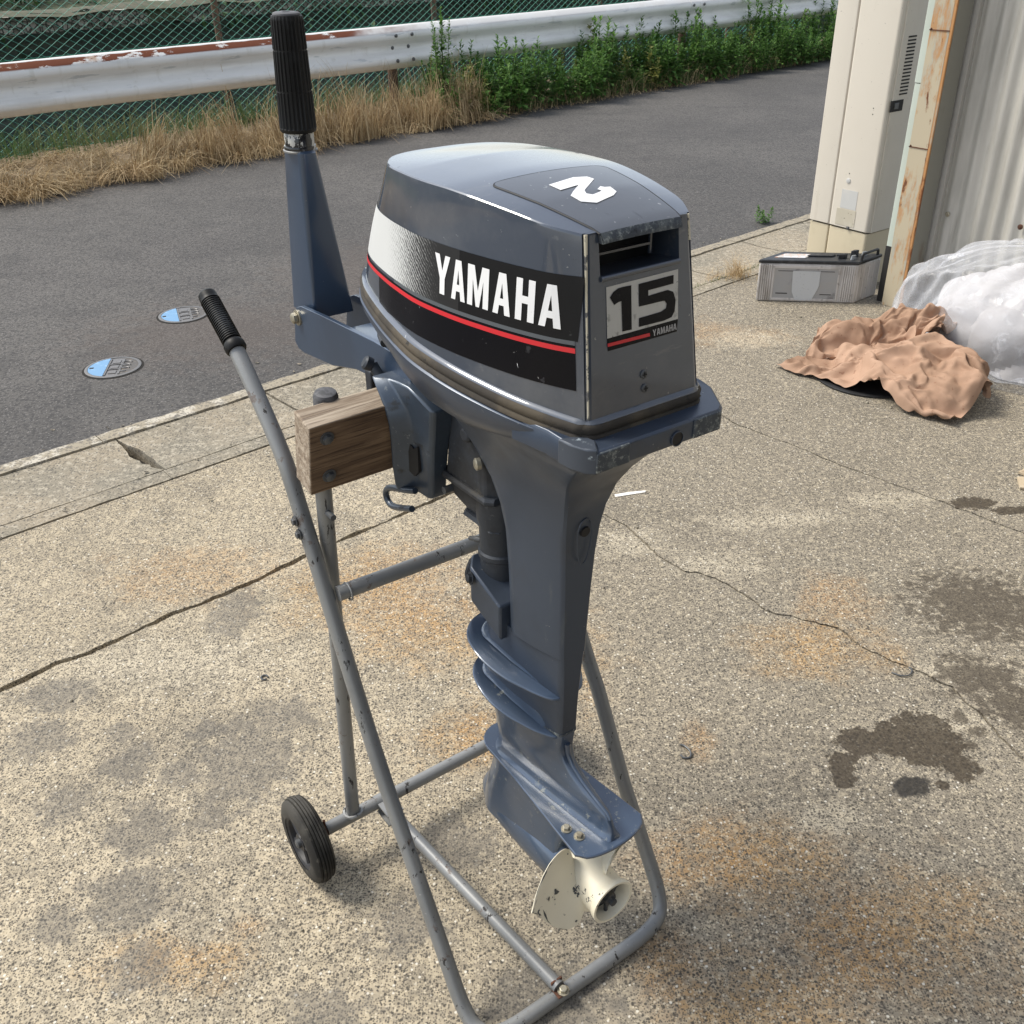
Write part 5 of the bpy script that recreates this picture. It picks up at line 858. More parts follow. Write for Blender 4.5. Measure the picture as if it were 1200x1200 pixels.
for k in range(5):
    b = MB(); b.lathe([(0, .009), (.006, .009), (.007, .006)], (-.05 + k * .028, .11, .194), (0, 0, 1), 14); b.build('vent_plug', M['battery_lid'], bt)
for y in (.045, .125):
    b = MB(); b.lathe([(0, .012), (.002, .011), (.018, .0085), (.0185, .003)], (.165, y, .194), (0, 0, 1), 16); b.build('terminal', M['terminal_lead'], bt)
b = MB(); b.box((.112, .055, .204), (.028, .022, .022)); b.box((.136, .10, .208), (.022, .026, .03)); b.build('terminal_cover', M['battery_lid'], bt, bevel=.003)
for sx in (1,):
    b = MB(); b.tube(fillet([(sx * .214, .025, .194), (sx * .214, .025, .222), (sx * .214, .14, .222), (sx * .214, .14, .194)], .014), .006, 8); b.build('handle', M['battery_lid'], bt)
for k in range(5):
    b = MB(); b.box((BL / 2 + .001, .016 + k * .034, .09), (.004, .006, .16)); b.build('rib', M['battery_case'], bt, bevel=.001)
for ch in bt.children:                        # the case is not square in plan
    for v in ch.data.vertices: v.co.x += .72 * v.co.y; v.co.y *= .82
# things lying about
cdb = tag(empty('cardboard_piece', (1.635, 2.640, .0), (0, 0, R(-14))), 'torn flat piece of tan cardboard lying at the frame edge beyond the oily patch', 'cardboard')
mb = MB(); mb.prism([(-.06, -.02), (.2, -.03), (.22, .12), (-.01, .13), (-.045, .085), (-.03, .075), (-.03, .055), (-.055, .05)], f_, .003, .010); mb.build('sheet', M['cardboard'], cdb)
mb = MB(); mb.prism([(-.02, .055), (.2, .05), (.21, .14), (-.005, .14)], f_, .0105, .015); mb.build('flap', M['cardboard'], cdb)
mb = MB(); mb.prism([(-.052, -.008), (.046, -.004), (.054, .006), (.0, .010), (-.05, .007)], f_, .001, .0022)
o = mb.build('paper_strip', M['paper_white'], smooth=0); o.location = (.372, 2.672, 0); o.rotation_euler = (0, 0, R(12)); tag(o, 'small white paper strip on the concrete behind the motor leg', 'paper')
def wire(name, P, r, mt_, label):
    mb = MB(); mb.tube(catmull(P, 6), r, 7); tag(mb.build(name, M[mt_]), label, 'wire')
wire('bent_wire', [(.352, 1.575, .004), (.362, 1.570, .004), (.371, 1.553, .004), (.368, 1.538, .003), (.355, 1.536, .003), (.349, 1.545, .003)], .0022, 'dark_bolt', 'small bent wire hook on the concrete near the rust stain by the propeller')
wire('bent_wire', [(.888, 1.795, .003), (.905, 1.782, .004), (.925, 1.783, .004), (.938, 1.80, .004), (.935, 1.812, .003)], .0018, 'dark_bolt', 'small dark curved wire on the concrete beside the long crack')
mb = MB(); mb.tube([(-.604 + .008 * math.cos(t), 1.835 + .008 * math.sin(t), .003) for t in np.linspace(0, 5.6, 16)], .002, 6); tag(mb.build('steel_ring', M['dark_bolt']), 'tiny dark steel ring on the concrete left of the trolley', 'ring')
random.seed(77); 
for k in range(26):
    x, y = random.choice([(random.uniform(-1.2, 1.3), random.uniform(1.0, 2.6)), (random.uniform(.4, 1.6), random.uniform(2.6, 4.2))])
    mb = MB(); s_ = random.uniform(.0022, .006)
    mb.grid(7, 5, lambda a, b: (x + s_ * math.sin(math.pi * b) * math.cos(6.283 * a) * (1 + .3 * noise.noise((a * 3, b * 3, k))), y + s_ * math.sin(math.pi * b) * math.sin(6.283 * a), s_ * .4 + s_ * .7 * math.cos(math.pi * b)), cu=True)
    tag(mb.build('pebble', M['gutter_concrete']), 'tiny loose pebble lying on the concrete slab', 'pebble', 'loose pebbles on the concrete')

random.seed(91); mb = MB()
for k in range(420):
    u, v = random.uniform(-.5, 5.2), random.choice((3.39, 3.30, 2.965, 2.89)) + random.gauss(0, .03)
    if random.random() < .25: u, v = random.uniform(0, 5), random.uniform(2.3, 3.6)
    c = RD(u, v, .006); r = random.uniform(.0015, .0055)
    vs = [c + Vector((random.gauss(0, r), random.gauss(0, r), random.uniform(-.2, 1) * r)) for _ in range(6)]
    mb.add(vs, [(0, 1, 2), (0, 2, 3), (0, 3, 4), (0, 4, 1), (5, 2, 1), (5, 3, 2), (5, 4, 3), (5, 1, 4)])
tag(mb.build('grit', M['gutter_concrete'], smooth=0), kind='stuff')
# tan cloth in a heap, the black rubber sheet under it, the plastic bag and what is in it
cl0 = tag(empty('tan_cloth', (1.45, 3.50, 0)), 'crumpled tan cloth sheet heaped on the concrete before the plastic bag', 'cloth')
oo = np.array([1.45, 3.50, 0])
PB = to_quad(sheet_points(FOLD_B), (1.02, 3.69), (1.485, 3.02), (1.83, 3.29), (1.60, 3.76), .74, .05, 3) - oo
# crease detail riding on the folds
def crumple(P, amp, sc, seed):
    Q = P.copy()
    for j in range(P.shape[0]):
        for i in range(P.shape[1]):
            x, y, z = P[j, i]
            r = (1 - abs(noise.noise((x * sc, y * sc, seed)))) ** 3 + .6 * (1 - abs(noise.noise((x * sc * 2.1, y * sc * 2.1, seed + 5)))) ** 3
            Q[j, i, 2] += amp * (r - .5) * min(1, .3 + z / .05)
            Q[j, i, 2] = max(Q[j, i, 2], .003)
    return Q
draped('front_fold', crumple(crumple(PB, .022, 4.5, 2), .007, 12, 31), M['cloth_tan'], cl0)
PA = to_quad(sheet_points(FOLD_A), (1.18, 3.70), (1.64, 3.42), (1.80, 3.74), (1.36, 3.98), .70, .04, 8) - oo
draped('rear_fold', crumple(crumple(PA, .020, 5.5, 6), .007, 13, 35), M['cloth_tan'], cl0)
mt_ = tag(empty('rubber_sheet', (1.40, 3.535, 0)), 'round black rubber sheet mostly hidden under the tan cloth', 'rubber sheet')
mb = MB(); mb.lathe([(0, .206), (.003, .212), (.006, .212), (.008, .206), (.008, .19), (.003, .185), (.003, .01)], (0, 0, .001), (0, 0, 1), 60, caps=False); mb.build('disc', M['black_rubber'], mt_, smooth=40)
BC = Vector((2.10, 3.68, 0)); BU = LA.copy(); BV = LW.copy()          # long axis along the wall
def dome(a, b, ru, rv, h, seed, fold, lean=.10):
    """slumped bag: polar grid, long creases running from the crown to the hem"""
    th = 2 * math.pi * a; t = b
    rr = 1 + .10 * noise.noise((math.cos(th) * 1.3, math.sin(th) * 1.3, seed)) + .035 * noise.noise((math.cos(th) * 5, math.sin(th) * 5, seed + 2))
    rad = math.sin(t * math.pi / 2) ** .82 * rr
    z = h * (math.cos(t * math.pi / 2) ** .75 if t < 1 else 0)
    cr = noise.noise((math.cos(th) * 4.2 + .35 * t, math.sin(th) * 4.2, seed + 4 + t * 1.1)); cr = (1 - abs(cr) * 2.2)
    c2 = noise.noise((math.cos(th + t) * 2.6, math.sin(th + t) * 2.6, seed + 7 + t * 2.2)); c2 = 1 - abs(c2) * 2.4
    n_ = fold * (cr * .6 + c2 * .8 - .5) * math.sin(math.pi * min(1, t * .92 + .08))
    p = BC + BU * (math.cos(th) * ru * (rad + n_)) + BV * (math.sin(th) * rv * (rad + n_)) + UP * max(.003, z * (1 + .10 * noise.noise((math.cos(th) * t * 1.6, math.sin(th) * t * 1.6, seed + 11))) + n_ * .16)
    return p + BV * (lean * z)
bag = tag(empty('plastic_bag', BC), 'big crumpled clear plastic bag slumped against the corrugated wall', 'plastic bag')
mb = MB(); mb.grid(150, 46, lambda a, b: dome(a, b ** .9, .60, .40, .425, 2.3, .075) - BC, cu=True); mb.build('film', M['clear_plastic'], bag, smooth=180, fix=False, sub=1)
bun = tag(empty('packing_bundle', BC), 'white bundle of sheeting inside the clear plastic bag', 'bundle')
def packed(a, b):
    p = dome(a, b, .47, .31, .335, 8.1, .05, .05) - BC
    dd, pp = noise.voronoi(p * 4.6 + Vector((3, 1, 7))); d2, _ = noise.voronoi(Vector((p.x * 13, p.y * 5, p.z * 9)) + Vector((1, 8, 2)))
    k = (dd[1] - dd[0]) * .075 + (d2[1] - d2[0]) * .010 - .03
    q = Vector((p.x, p.y, p.z + .1)).normalized() * k
    return Vector((p.x + q.x, p.y + q.y, max(.006, p.z + q.z)))
mb = MB(); mb.grid(150, 50, packed, cu=True); mb.build('sheeting', M['bundle_white'], bun, smooth=24, fix=False)
# loose skirt of the bag on the ground towards the cloth
mb = MB()
def skirt(a, b):
    p0 = Vector((1.70, 3.86, 0)).lerp(Vector((2.10, 3.26, 0)), a); d = Vector((-.72, -.62, 0)).normalized()
    n_ = noise.noise((a * 9, b * 2.5, 1)); n2 = noise.noise((a * 22, b * 5, 4))
    return p0 - d * .10 + d * ((.10 + .15 * (.7 + .6 * noise.noise((a * 5, 3, 3)))) * b) + UP * (.004 + max(0, (1 - b) * .085 + .028 * n_ + .016 * n2) * (1 if b < .98 else .2))
mb.grid(70, 22, skirt); sk_ = mb.build('loose_edge', M['clear_plastic'], bag, smooth=180, fix=False); sk_.location = -BC
# ------------------------------------------------------------------ trolley (frame: x aft, y across, z up)
tr = tag(empty('motor_trolley', LO, (0, 0, YAW)), 'grey tubular two-wheeled trolley with a wooden cross board, carrying the outboard motor', 'trolley')
TR = .0127
left = [(-.516, -.225, 1.052), (-.413, -.225, .982), (-.376, -.225, .945), (-.309, -.225, .866), (-.271, -.225, .794), (-.255, -.225, .748), (-.104, -.225, .411), (.025, -.222, .185), (.098, -.219, .060), (.130, -.208, .024), (.165, -.17, .0145), (.195, -.15, .0135)]
# one bent tube: left handle, left leg, ground bar, right leg, right handle
lsm = catmull([(-.508, -.225, 1.047), (-.45, -.225, 1.008), (-.385, -.225, .950), (-.309, -.225, .866), (-.268, -.225, .785), (-.104, -.226, .411), (.025, -.229, .193)], 6)
up_r = [(.060, .165, .235), (-.01, .164, .39), (-.047, .162, .462), (-.195, .16, .75), (-.255, .16, .84), (-.35, .16, .925), (-.43, .16, .995), (-.508, .16, 1.047)]
path = lsm + fillet([lsm[-1], (.148, -.236, .0135), (.198, -.218, .0135), (.200, .118, .0135), (.180, .166, .024), (.060, .165, .235)], .062, 7)[1:] + catmull(up_r, 4)[1:]
mb = MB(); mb.tube(path, TR, 18); mb.build('frame_tube', M['tube_paint'], tr, smooth=60)
def grip(P0, P1):
    P0, P1 = Vector(P0), Vector(P1); d = (P1 - P0).normalized(); L = (P1 - P0).length; pr = [(-.012, .001), (-.012, .0125), (-.008, .0165), (.0, .0172)]
    n = 22
    for i in range(n):
        h = .004 + (L - .022) * i / n; s = (L - .022) / n
        pr += [(h, .0172), (h + s * .5, .0182), (h + s * .62, .0152), (h + s * .95, .0152)]
    pr += [(L - .016, .0172), (L - .012, .0195), (L - .003, .0195), (L, .0175), (L, .014)]
    pr = [(h, r * .86) for h, r in pr]; mb = MB(); mb.lathe(pr, P0, d, 24, caps=True); return mb.build('grip', M['grip_rubber'], tr, smooth=30)
for y in (-.225, .16): grip((-.516, y, 1.0515), (-.428, y, .9925))
# uprights, cross bar, axle, strut
for y in (-.205, .145):
    mb = MB(); mb.tube([(-.290, y, .085), (-.240, y * .95 , .838)], TR, 16); mb.build('upright', M['tube_paint'], tr, smooth=60)
mb = MB(); mb.tube([(-.200, -.212, .660), (-.185, .15, .660)], .0125, 16); mb.build('cross_bar', M['tube_paint'], tr, smooth=60)
mb = MB(); mb.tube([(-.290, -.262, .085), (-.290, .205, .085)], .0125, 16); mb.build('axle', M['tube_paint'], tr, smooth=60)
mb = MB(); mb.tube([(-.290, -.32, .085), (-.290, .262, .085)], .006, 12); mb.build('axle_rod', M['dark_bolt'], tr, smooth=60)
mb = MB(); mb.tube([(-.272, -.142, .080), (.196, -.086, .031)], .0115, 16); mb.build('strut', M['tube_paint'], tr, smooth=60)
for y in (-.205, .145):
    mb = MB(); mb.tube([(-.289 + .0165 * math.cos(t), y + .0165 * math.sin(t), .0985 - .004 * abs(math.sin(t)) ) for t in np.linspace(0, 6.283, 22)], [.0030 + .0012 * (k % 2) for k in range(22)], 6); mb.build('weld_bead', M['tube_paint'], tr)
for y in (-.200, .145):
    mb = MB(); mb.tube([(-.196 + .014 * math.cos(t), y + .004, .660 + .014 * math.sin(t)) for t in np.linspace(0, 6.283, 20)], [.0014 + .0008 * (k % 2) for k in range(20)], 6); mb.build('weld_bead', M['tube_paint'], tr)
# pressed clip on the axle
mb = MB(); ax_ = Vector((0, 1, 0))
mb.grid(14, 2, lambda a, b: (-.290 + .0145 * math.cos(R(-60 + 280 * a)), -.158 + .036 * b, .085 + .0145 * math.sin(R(-60 + 280 * a))))
mb.box((-.262, -.140, .0915), (.046, .034, .003)); mb.box((-.262, -.140, .0675), (.046, .034, .003)); mb.build('axle_clip', M['tube_paint'], tr, smooth=40)
mb = MB(); mb.lathe([(0, .006), (.003, .006), (.005, .003)], (-.256, -.140, .093), (0, 0, 1), 12); mb.build('clip_rivet', M['rust'], tr)
mb = MB(); mb.box((.202, -.086, .0275), (.020, .024, .003)); mb.box((.190, -.086, .036), (.004, .022, .014)); mb.build('strut_bracket', M['rust'], tr, bevel=.001)
mb = MB(); hexbolt(mb, (.206, -.084, .0305), (0, 0, 1), .007, .007); mb.build('bolt', M['zinc_bolt'], tr)
# wheels
def wheel(y0, sgn):
    wv = MB(); Rw = .085; hw_ = .021
    pr = [(-hw_, .052), (-hw_ - .001, .060), (-hw_, .070), (-hw_ + .004, .078), (-hw_ + .007, .0815)]
    k = 5; span = 2 * (hw_ - .007)
    for i in range(k):
        a = -span / 2 + span * i / k; s = span / k; rr = .085 - .0035 * (abs(i - 2) / 2) ** 2
        pr += [(a + s * .08, rr), (a + s * .72, rr), (a + s * .80, rr - .0035), (a + s * .97, rr - .0035)]
    pr += [(hw_ - .007, .0815), (hw_ - .004, .078), (hw_, .070), (hw_ + .001, .060), (hw_, .052)]
    o = Vector((-.290, y0, Rw)); wv.lathe(pr, o, (0, 1, 0), 56, caps=False)
    t = wv.build('wheel', M['tyre_rubber'], tr, smooth=30)
    rm = MB(); rm.lathe([(-hw_ + .001, .0525), (-hw_ + .004, .047), (-.006, .044), (-.006, .020), (-.016, .017), (-.016, .009), (.016, .009), (.016, .017), (.006, .02), (.006, .044), (hw_ - .004, .047), (hw_ - .001, .0525)], o, (0, 1, 0), 40, caps=False)
    rm.build('rim', M['rim_plastic'], t, smooth=30)
    for q in range(5):
        a = q * 2 * math.pi / 5; sm = MB(); dirv = Vector((math.cos(a), 0, math.sin(a)))
        sm.tube([o + dirv * .016 + Vector((0, -.010, 0)), o + dirv * .046 + Vector((0, -.010, 0))], .005, 6); sm.build('spoke', M['rim_plastic'], t)
    cp = MB(); cp.lathe([(0, .009), (.006, .009), (.008, .006)], o + Vector((0, sgn * .016, 0)), (0, sgn, 0), 12); cp.build('hub_nut', M['dark_bolt'], t)
wheel(-.300, -1); wheel(.240, 1)
for y in (-.268, .208):
    mb = MB(); mb.lathe([(0, .017), (.0025, .017)], (-.290, y, .085), (0, 1, 0), 20); mb.build('washer', M['rust'], tr)
    mb = MB(); mb.tube([(-.297, y + .004, .060), (-.290, y + .004, .109)], .0028, 7); mb.build('split_pin', M['rust'], tr)
# wooden board: leans with the uprights; leaning frame of the board
bd = MB(); P0 = Vector((-.2185, 0, .831)); P1 = Vector((-.190, 0, .951)); dz_ = (P1 - P0).normalized(); dx_ = Vector((dz_.z, 0, -dz_.x)); Hb = (P1 - P0).length
bo = bpy.data.objects.new('cross_board', None); COL.objects.link(bo); bo.parent = tr; bo.location = P0; bo.rotation_euler = (0, math.atan2(dz_.x, dz_.z), 0)
mb = MB(); mb.box((-.024, -.03, Hb / 2), (.048, .39, Hb)); mb.build('plank', M['weathered_wood'], bo, bevel=.0025)
for y, z in ((-.198, .098), (-.195, .028), (.135, .098), (.135, .028)):
    mb = MB(); hexbolt(mb, (.0, y, z), (1, 0, 0), .0075, .006); mb.build('bolt', M['dark_bolt'], bo)
# capped stub post behind the board's left end
mb = MB(); mb.lathe([(0, .0145), (.125, .0145), (.127, .0185), (.150, .0185), (.156, .016), (.158, .010)], (-.268, -.168, .815), (.12, 0, 1), 22); mb.build('stub_post', M['grip_top'], tr, smooth=40)
for z in (.772, .752):
    mb = MB(); hexbolt(mb, (-.262 + (.772 - z) * .4, -.238, z), (0, -1, 0), .006, .005); mb.build('bolt', M['dark_bolt'], tr)
mb = MB(); mb.tube([(-.246, -.197, .786), (-.212, -.197, .786)], .005, 8); mb.build('bolt', M['dark_bolt'], tr)
# ------------------------------------------------------------------ outboard motor (same frame, hanging a touch off plumb)
mo = tag(empty('outboard_motor', LO + LW * -.018, (-.0167, 0, YAW)), 'blue-grey outboard motor with tiller raised, clamped to the wooden board of the trolley', 'outboard motor')
BOT = [(-.302,0),(-.300,.03),(-.290,.055),(-.272,.073),(-.236,.092),(-.195,.105),(-.15,.116),(-.105,.125),(-.033,.135),(.04,.133),(.1,.125),(.154,.114),(.2,.099),(.239,.083)]
TOP = [(-.182,0),(-.181,.03),(-.176,.055),(-.166,.076),(-.150,.092),(-.130,.1045),(-.105,.1125),(-.075,.117),(-.025,.121),(.035,.119),(.085,.113),(.135,.104),(.179,.093),(.213,.073)]
ZT = lambda x: 1.296 - .022 * max(0, (x - .02) / .2) ** 1.6
ZS = lambda x: 1.07 + .085 * (.25 - x)
def half(tab, k=7):
    P = catmull([(x, h, 0) for x, h in tab], k); return [(p.x, max(p.y, 0)) for p in P]
HB, HT = half(BOT), half(TOP)
def outline(H, rc=.006, inset=0.0, xi=0.0):
    """closed outline, port side bow to stern, rounded rear corner, across, back along starboard"""
    H = [(x, max(h - inset, 0)) for x, h in H]
    P = [(x, -h) for x, h in H]
    xr, hr = H[-1]; xr -= xi
    P[-1] = (xr - rc, -hr); 
    arc = [(xr - rc + rc * math.sin(R(a)), -(hr - rc) - rc * math.cos(R(a))) for a in (22, 45, 68, 90)]
    P += arc
    P += [(xr, -hr * t) for t in (.75, .5, .25)]
    Q = [(x, -y) for x, y in P]
    return P + [(xr, 0)] + Q[::-1][:-1]
OB, OT = outline(HB), outline(HT)
NB = len(OB)
def ring(v, grow=0.0, zadd=0.0):
    out = []
    for (xb, yb), (xt, yt) in zip(OB, OT):
        zb = ZS(xb) + .008; zt = ZT(xt); b = v + .10 * math.sin(math.pi * v) * max(0, min(1, (-.12 - xb) / .15))   # slight belly on the bow
        out.append(Vector((xb + (xt - xb) * v - 0.0, yb + (yt - yb) * v, zb + (zt - zb) * v)) + Vector((-.010 * math.sin(math.pi * v) * max(0, min(1, (-.15 - xb) / .12)), 0, zadd)))
    return out
# the side shell, open at the rear where the air slot sits
mb = MB(); LV = [0, .02, .08, .2, .35, .5, .65, .8, .92, .985]
rings = [ring(v) for v in LV]
top = ring(1.0)
ctr = Vector((.02, 0, 0))
def crown_pt(p, s):      # from the edge towards the centre line
    x, y = p.x, p.y * s
    if s < 1: x = x + (ctr.x - x) * (1 - s) * (.0 if x > -.10 else .35)
    z = ZT(x) + .0075 * (1 - s * s) * min(1, max(0, (x + .19) / .12)) * min(1, max(0, (.235 - x) / .1))
    return Vector((x, y, z))
rim = [p + Vector((0, 0, -.0006)) for p in top]
rings.append([Vector((p.x, p.y, p.z - .0012)) for p in top])
for s in (.988, .95, .85, .7, .5, .3, .12, .0): rings.append([crown_pt(p, s) for p in top])
# leave the slot open: drop the quads of the rear face inside the slot window
SL_Y, SL_Z0, SL_Z1 = .0560, 1.2300, 1.2665
n = NB; vs = [p for r in rings for p in r]; fs = []
for k in range(len(rings) - 1):
    for i in range(n):
        j = (i + 1) % n; fs.append((k * n + i, k * n + j, (k + 1) * n + j, (k + 1) * n + i))
fs = [f for f in fs if not (all(vs[i].x > .205 for i in f) and all(abs(vs[i].y) < .0835 - (vs[i].z - 1.08) * .055 - .0045 for i in f) and sum(vs[i].z for i in f) / 4 < 1.2725 and sum(vs[i].z for i in f) / 4 > 1.08 and max(vs[i].z for i in f) < 1.2745)]
mb.add(vs, fs); cowl = mb.build('cowl', M['cowl_paint'], mo, smooth=32)
bmx = bmesh.new(); bmx.from_mesh(cowl.data); bmesh.ops.remove_doubles(bmx, verts=bmx.verts, dist=.00005); bmx.to_mesh(cowl.data); bmx.free()
cowl.data.set_sharp_from_angle(angle=R(32))
# rear face: a frame round the recessed slot
XR = lambda z: .239 - (z - (ZS(.239) + .008)) / (ZT(.213) - ZS(.239) - .008) * .026
HR = lambda z: .083 - (z - (ZS(.239) + .008)) / (ZT(.213) - ZS(.239) - .008) * .010
Z0, Z1 = ZS(.239) + .008, ZT(.213) - .0015
rp = lambda y, z, d=0: Vector((XR(z) + d, y, z))
mb = MB()
def rquad(y0, y1, z0, z1, ny=2, nz=8):
    mb.grid(ny, nz, lambda a, b: rp((y0(z0 + (z1 - z0) * b)) * (1 - a) + y1(z0 + (z1 - z0) * b) * a, z0 + (z1 - z0) * b))
hr = lambda z: HR(z) - .0055
rquad(lambda z: -hr(z), hr, Z0, SL_Z0, 8, 8)
rquad(lambda z: -hr(z), lambda z: -SL_Y, SL_Z0, Z1, 2, 4); rquad(lambda z: SL_Y, hr, SL_Z0, Z1, 2, 4)
rquad(lambda z: -SL_Y, lambda z: SL_Y, SL_Z1, Z1, 2, 2)
# slot walls and back
dp_ = -.045
mb.add([rp(-SL_Y, SL_Z0), rp(SL_Y, SL_Z0), rp(SL_Y, SL_Z0 - .004, dp_), rp(-SL_Y, SL_Z0 - .004, dp_)], [(0, 1, 2, 3)])
mb.add([rp(-SL_Y, SL_Z1), rp(SL_Y, SL_Z1), rp(SL_Y, SL_Z1, dp_), rp(-SL_Y, SL_Z1, dp_)], [(0, 1, 2, 3)])
for s in (-1, 1): mb.add([rp(s * SL_Y, SL_Z0), rp(s * SL_Y, SL_Z1), rp(s * SL_Y, SL_Z1, dp_), rp(s * SL_Y, SL_Z0 - .004, dp_)], [(0, 1, 2, 3)])
rear = mb.build('rear_panel', M['cowl_paint'], cowl, smooth=30)
mb = MB(); mb.box((.172, 0, .5 * (SL_Z0 + SL_Z1)), (.006, .12, .05)); mb.build('slot_back', M['black_void'], cowl)
mb = MB(); mb.box((.197, -.012, SL_Z0 + .017), (.004, .085, .0025)); mb.box((.197, .032, SL_Z0 + .017), (.003, .0025, .022)); mb.build('slot_bar', M['cowl_paint'], cowl)
mb = MB(); mb.tube([rp(-SL_Y, SL_Z0 - .002, .0), rp(SL_Y, SL_Z0 - .002, .0)], .0032, 10); mb.build('slot_lip', M['cowl_paint'], cowl)
# worn rear corner edges where the paint is down to the primer
zz = np.linspace(Z0 + .004, Z1 + .001, 22)
mb = MB(); mb.tube([rp(-HR(z) + .0018, z, -.0016) for z in zz], [.0012 + .0010 * max(0, (z - 1.16) / .115) ** 2 for z in zz], 8); mb.build('worn_corner', M['cream_primer'], cowl)
mb = MB(); mb.tube([rp(HR(z) - .0016, z, -.0010) for z in zz[-4:]], .0014, 8); mb.build('worn_corner', M['cream_primer'], cowl)
# hatch on the crown
def crown_z(x, y):
    h = np.interp(x, [p[0] for p in HT], [p[1] for p in HT]); s = min(1, abs(y) / max(h, .01))
    return ZT(x) + .0075 * (1 - s * s) * min(1, max(0, (x + .19) / .12)) * min(1, max(0, (.235 - x) / .1))
hx0, hx1 = .056, .2165
hy = lambda x: .0800 - .0245 * ((x - hx0) / (hx1 - hx0)) ** 1.3
def hatch_pt(a, b, off):
    x = hx0 + (hx1 - hx0) * a; y = (2 * b - 1) * hy(x)
    r = .012   # rounded fore corners
    if x - hx0 < r: y *= 1 - (r - math.sqrt(max(0, r * r - (r - (x - hx0)) ** 2))) / hy(x)
    xx = min(x, .209); return Vector((x, y, crown_z(xx, y) + off - .0010 - .9 * max(0, x - .2065) ** 1.0 * .35))
ca = lambda a: a ** 1.6
mb = MB(); mb.grid(26, 19, lambda a, b: hatch_pt(ca(a), b, .0022))
mb.grid(26, 2, lambda a, b: hatch_pt(ca(a), 0, .0022 - .006 * b)); mb.grid(26, 2, lambda a, b: hatch_pt(ca(a), 1, .0022 - .006 * b)); mb.grid(19, 2, lambda a, b: hatch_pt(0, a, .0022 - .006 * b))
hat = mb.build('hatch', M['hatch_paint'], cowl, smooth=45)
lip = []
mb = MB(); mb.grid(19, 5, lambda a, b: hatch_pt(1, a, .0022) + Vector((.0045 * math.sin(b * 1.57), 0, -.0105 * b)))
mb.grid(19, 2, lambda a, b: hatch_pt(1, a, .0022) + Vector((.0045 - .012 * b, 0, -.0105)))
for bb in (0, 1): mb.add([hatch_pt(1, bb, .0022), hatch_pt(1, bb, .0022) + Vector((.0045, 0, -.0105)), hatch_pt(1, bb, .0022) + Vector((-.012, 0, -.0105)), hatch_pt(.93, bb, .0022)], [(0, 1, 2, 3)])
mb.build('hatch_lip', M['worn_edge'], cowl, smooth=40)
gv = []
for a in np.linspace(1, 0, 30): gv.append(hatch_pt(ca(a), 0, .0012) + Vector((0, -.0010, 0)))
for b in np.linspace(.03, .97, 16): gv.append(hatch_pt(0, b, .0012) + Vector((-.0012, 0, 0)))
for a in np.linspace(0, 1, 30): gv.append(hatch_pt(ca(a), 1, .0012) + Vector((0, .0010, 0)))
mb = MB(); mb.tube(gv, .0011, 6); mb.build('hatch_groove', M['black_void'], cowl)
TWO = [(.100,-.032),(.092,.008),(.096,.025),(.106,.027),(.133,-.009),(.141,-.013),(.146,-.008),(.143,.004),(.141,.009),(.136,.007),(.130,.016),(.134,.019),(.135,.026),(.148,.024),(.155,.014),(.164,-.017),(.155,-.031),(.138,-.032),(.130,-.022),(.116,-.003),(.117,-.009),(.120,-.031)]
mb = MB(); mb.prism(TWO, lambda u, v, d: Vector((u, v, crown_z(u, v) + .0012 + d)), .0004, .0009)
tag(mb.build('hatch_number', M['vinyl_white'], cowl), 'white numeral two stuck crosswise on the hatch')
# points on the port / starboard shell at given (x, z)
RNG = np.array([[list(p) for p in ring(v)] for v in np.linspace(0, 1, 41)])        # 41 x NB x 3
npt = len(HB)
def side_pt(x, z, off=.0008, sgn=-1):
    A = RNG[:, 3:npt - 1]                                              # port side, bow to stern
    zs_ = A[:, :, 2]; col = np.empty((A.shape[1], 3))
    for i in range(A.shape[1]):
        for k in range(3): col[i, k] = np.interp(z, zs_[:, i], A[:, i, k])
    xs_ = col[:, 0]; q = np.array([np.interp(x, xs_, col[:, k]) for k in range(3)])
    i = min(max(np.searchsorted(xs_, x), 1), len(xs_) - 1); t = col[i] - col[i - 1]; nrm = Vector((t[1], -t[0], 0)).normalized()
    p = Vector((x, q[1], z)) + nrm * off
    if sgn > 0: p.y = -p.y
    return p
def xfront(z):
    A = RNG[:, 3]; return float(np.interp(z, A[:, 2], A[:, 0]))
def xrear(z): return XR(z) - .012
def band(name, z0f, z1f, x0, x1, mtl, off, sgn=-1, nx=44, nz=5):
    mb = MB()
    def f(a, b):
        z = z0f(0) + (z1f(0) - z0f(0)) * b
        xa = x0 if x0 is not None else xfront(z) + .001
        x = xa + ((x1 if x1 is not None else xrear(z)) - xa) * a
        z = z0f(x) + (z1f(x) - z0f(x)) * b
        return side_pt(x, z, off, sgn)
    mb.grid(nx, nz, f); return mb.build(name, mtl, cowl, smooth=60)
K = lambda z, sl=0.0, x0=.1: (lambda x: z + sl * (x - x0))
for sgn in (-1, 1):
    XE = None if sgn < 0 else .17
    band('decal_fade', K(1.165, .010), K(1.2335, .002), None, .055, M['silver_fade'], .0006, sgn, 40, 9)
    band('decal_black_panel', K(1.165, .010), K(1.2335, .002), .055, .2185 if sgn < 0 else .17, M['vinyl_charcoal'], .0006, sgn, 30, 9)
    band('decal_grey_line', K(1.1605, .010), K(1.165, .010), -.10, XE, M['vinyl_grey'], .0006, sgn)
    band('decal_black_line', K(1.1575, .010), K(1.1605, .010), None, XE, M['vinyl_black'], .0006, sgn)
    band('decal_red_line', K(1.1520, .010), K(1.1575, .010), None, XE, M['vinyl_red'], .0007, sgn)
    band('decal_black_band', K(1.1125, .0), K(1.1520, .010), -.16, XE, M['vinyl_black'], .0006, sgn, 44, 7)
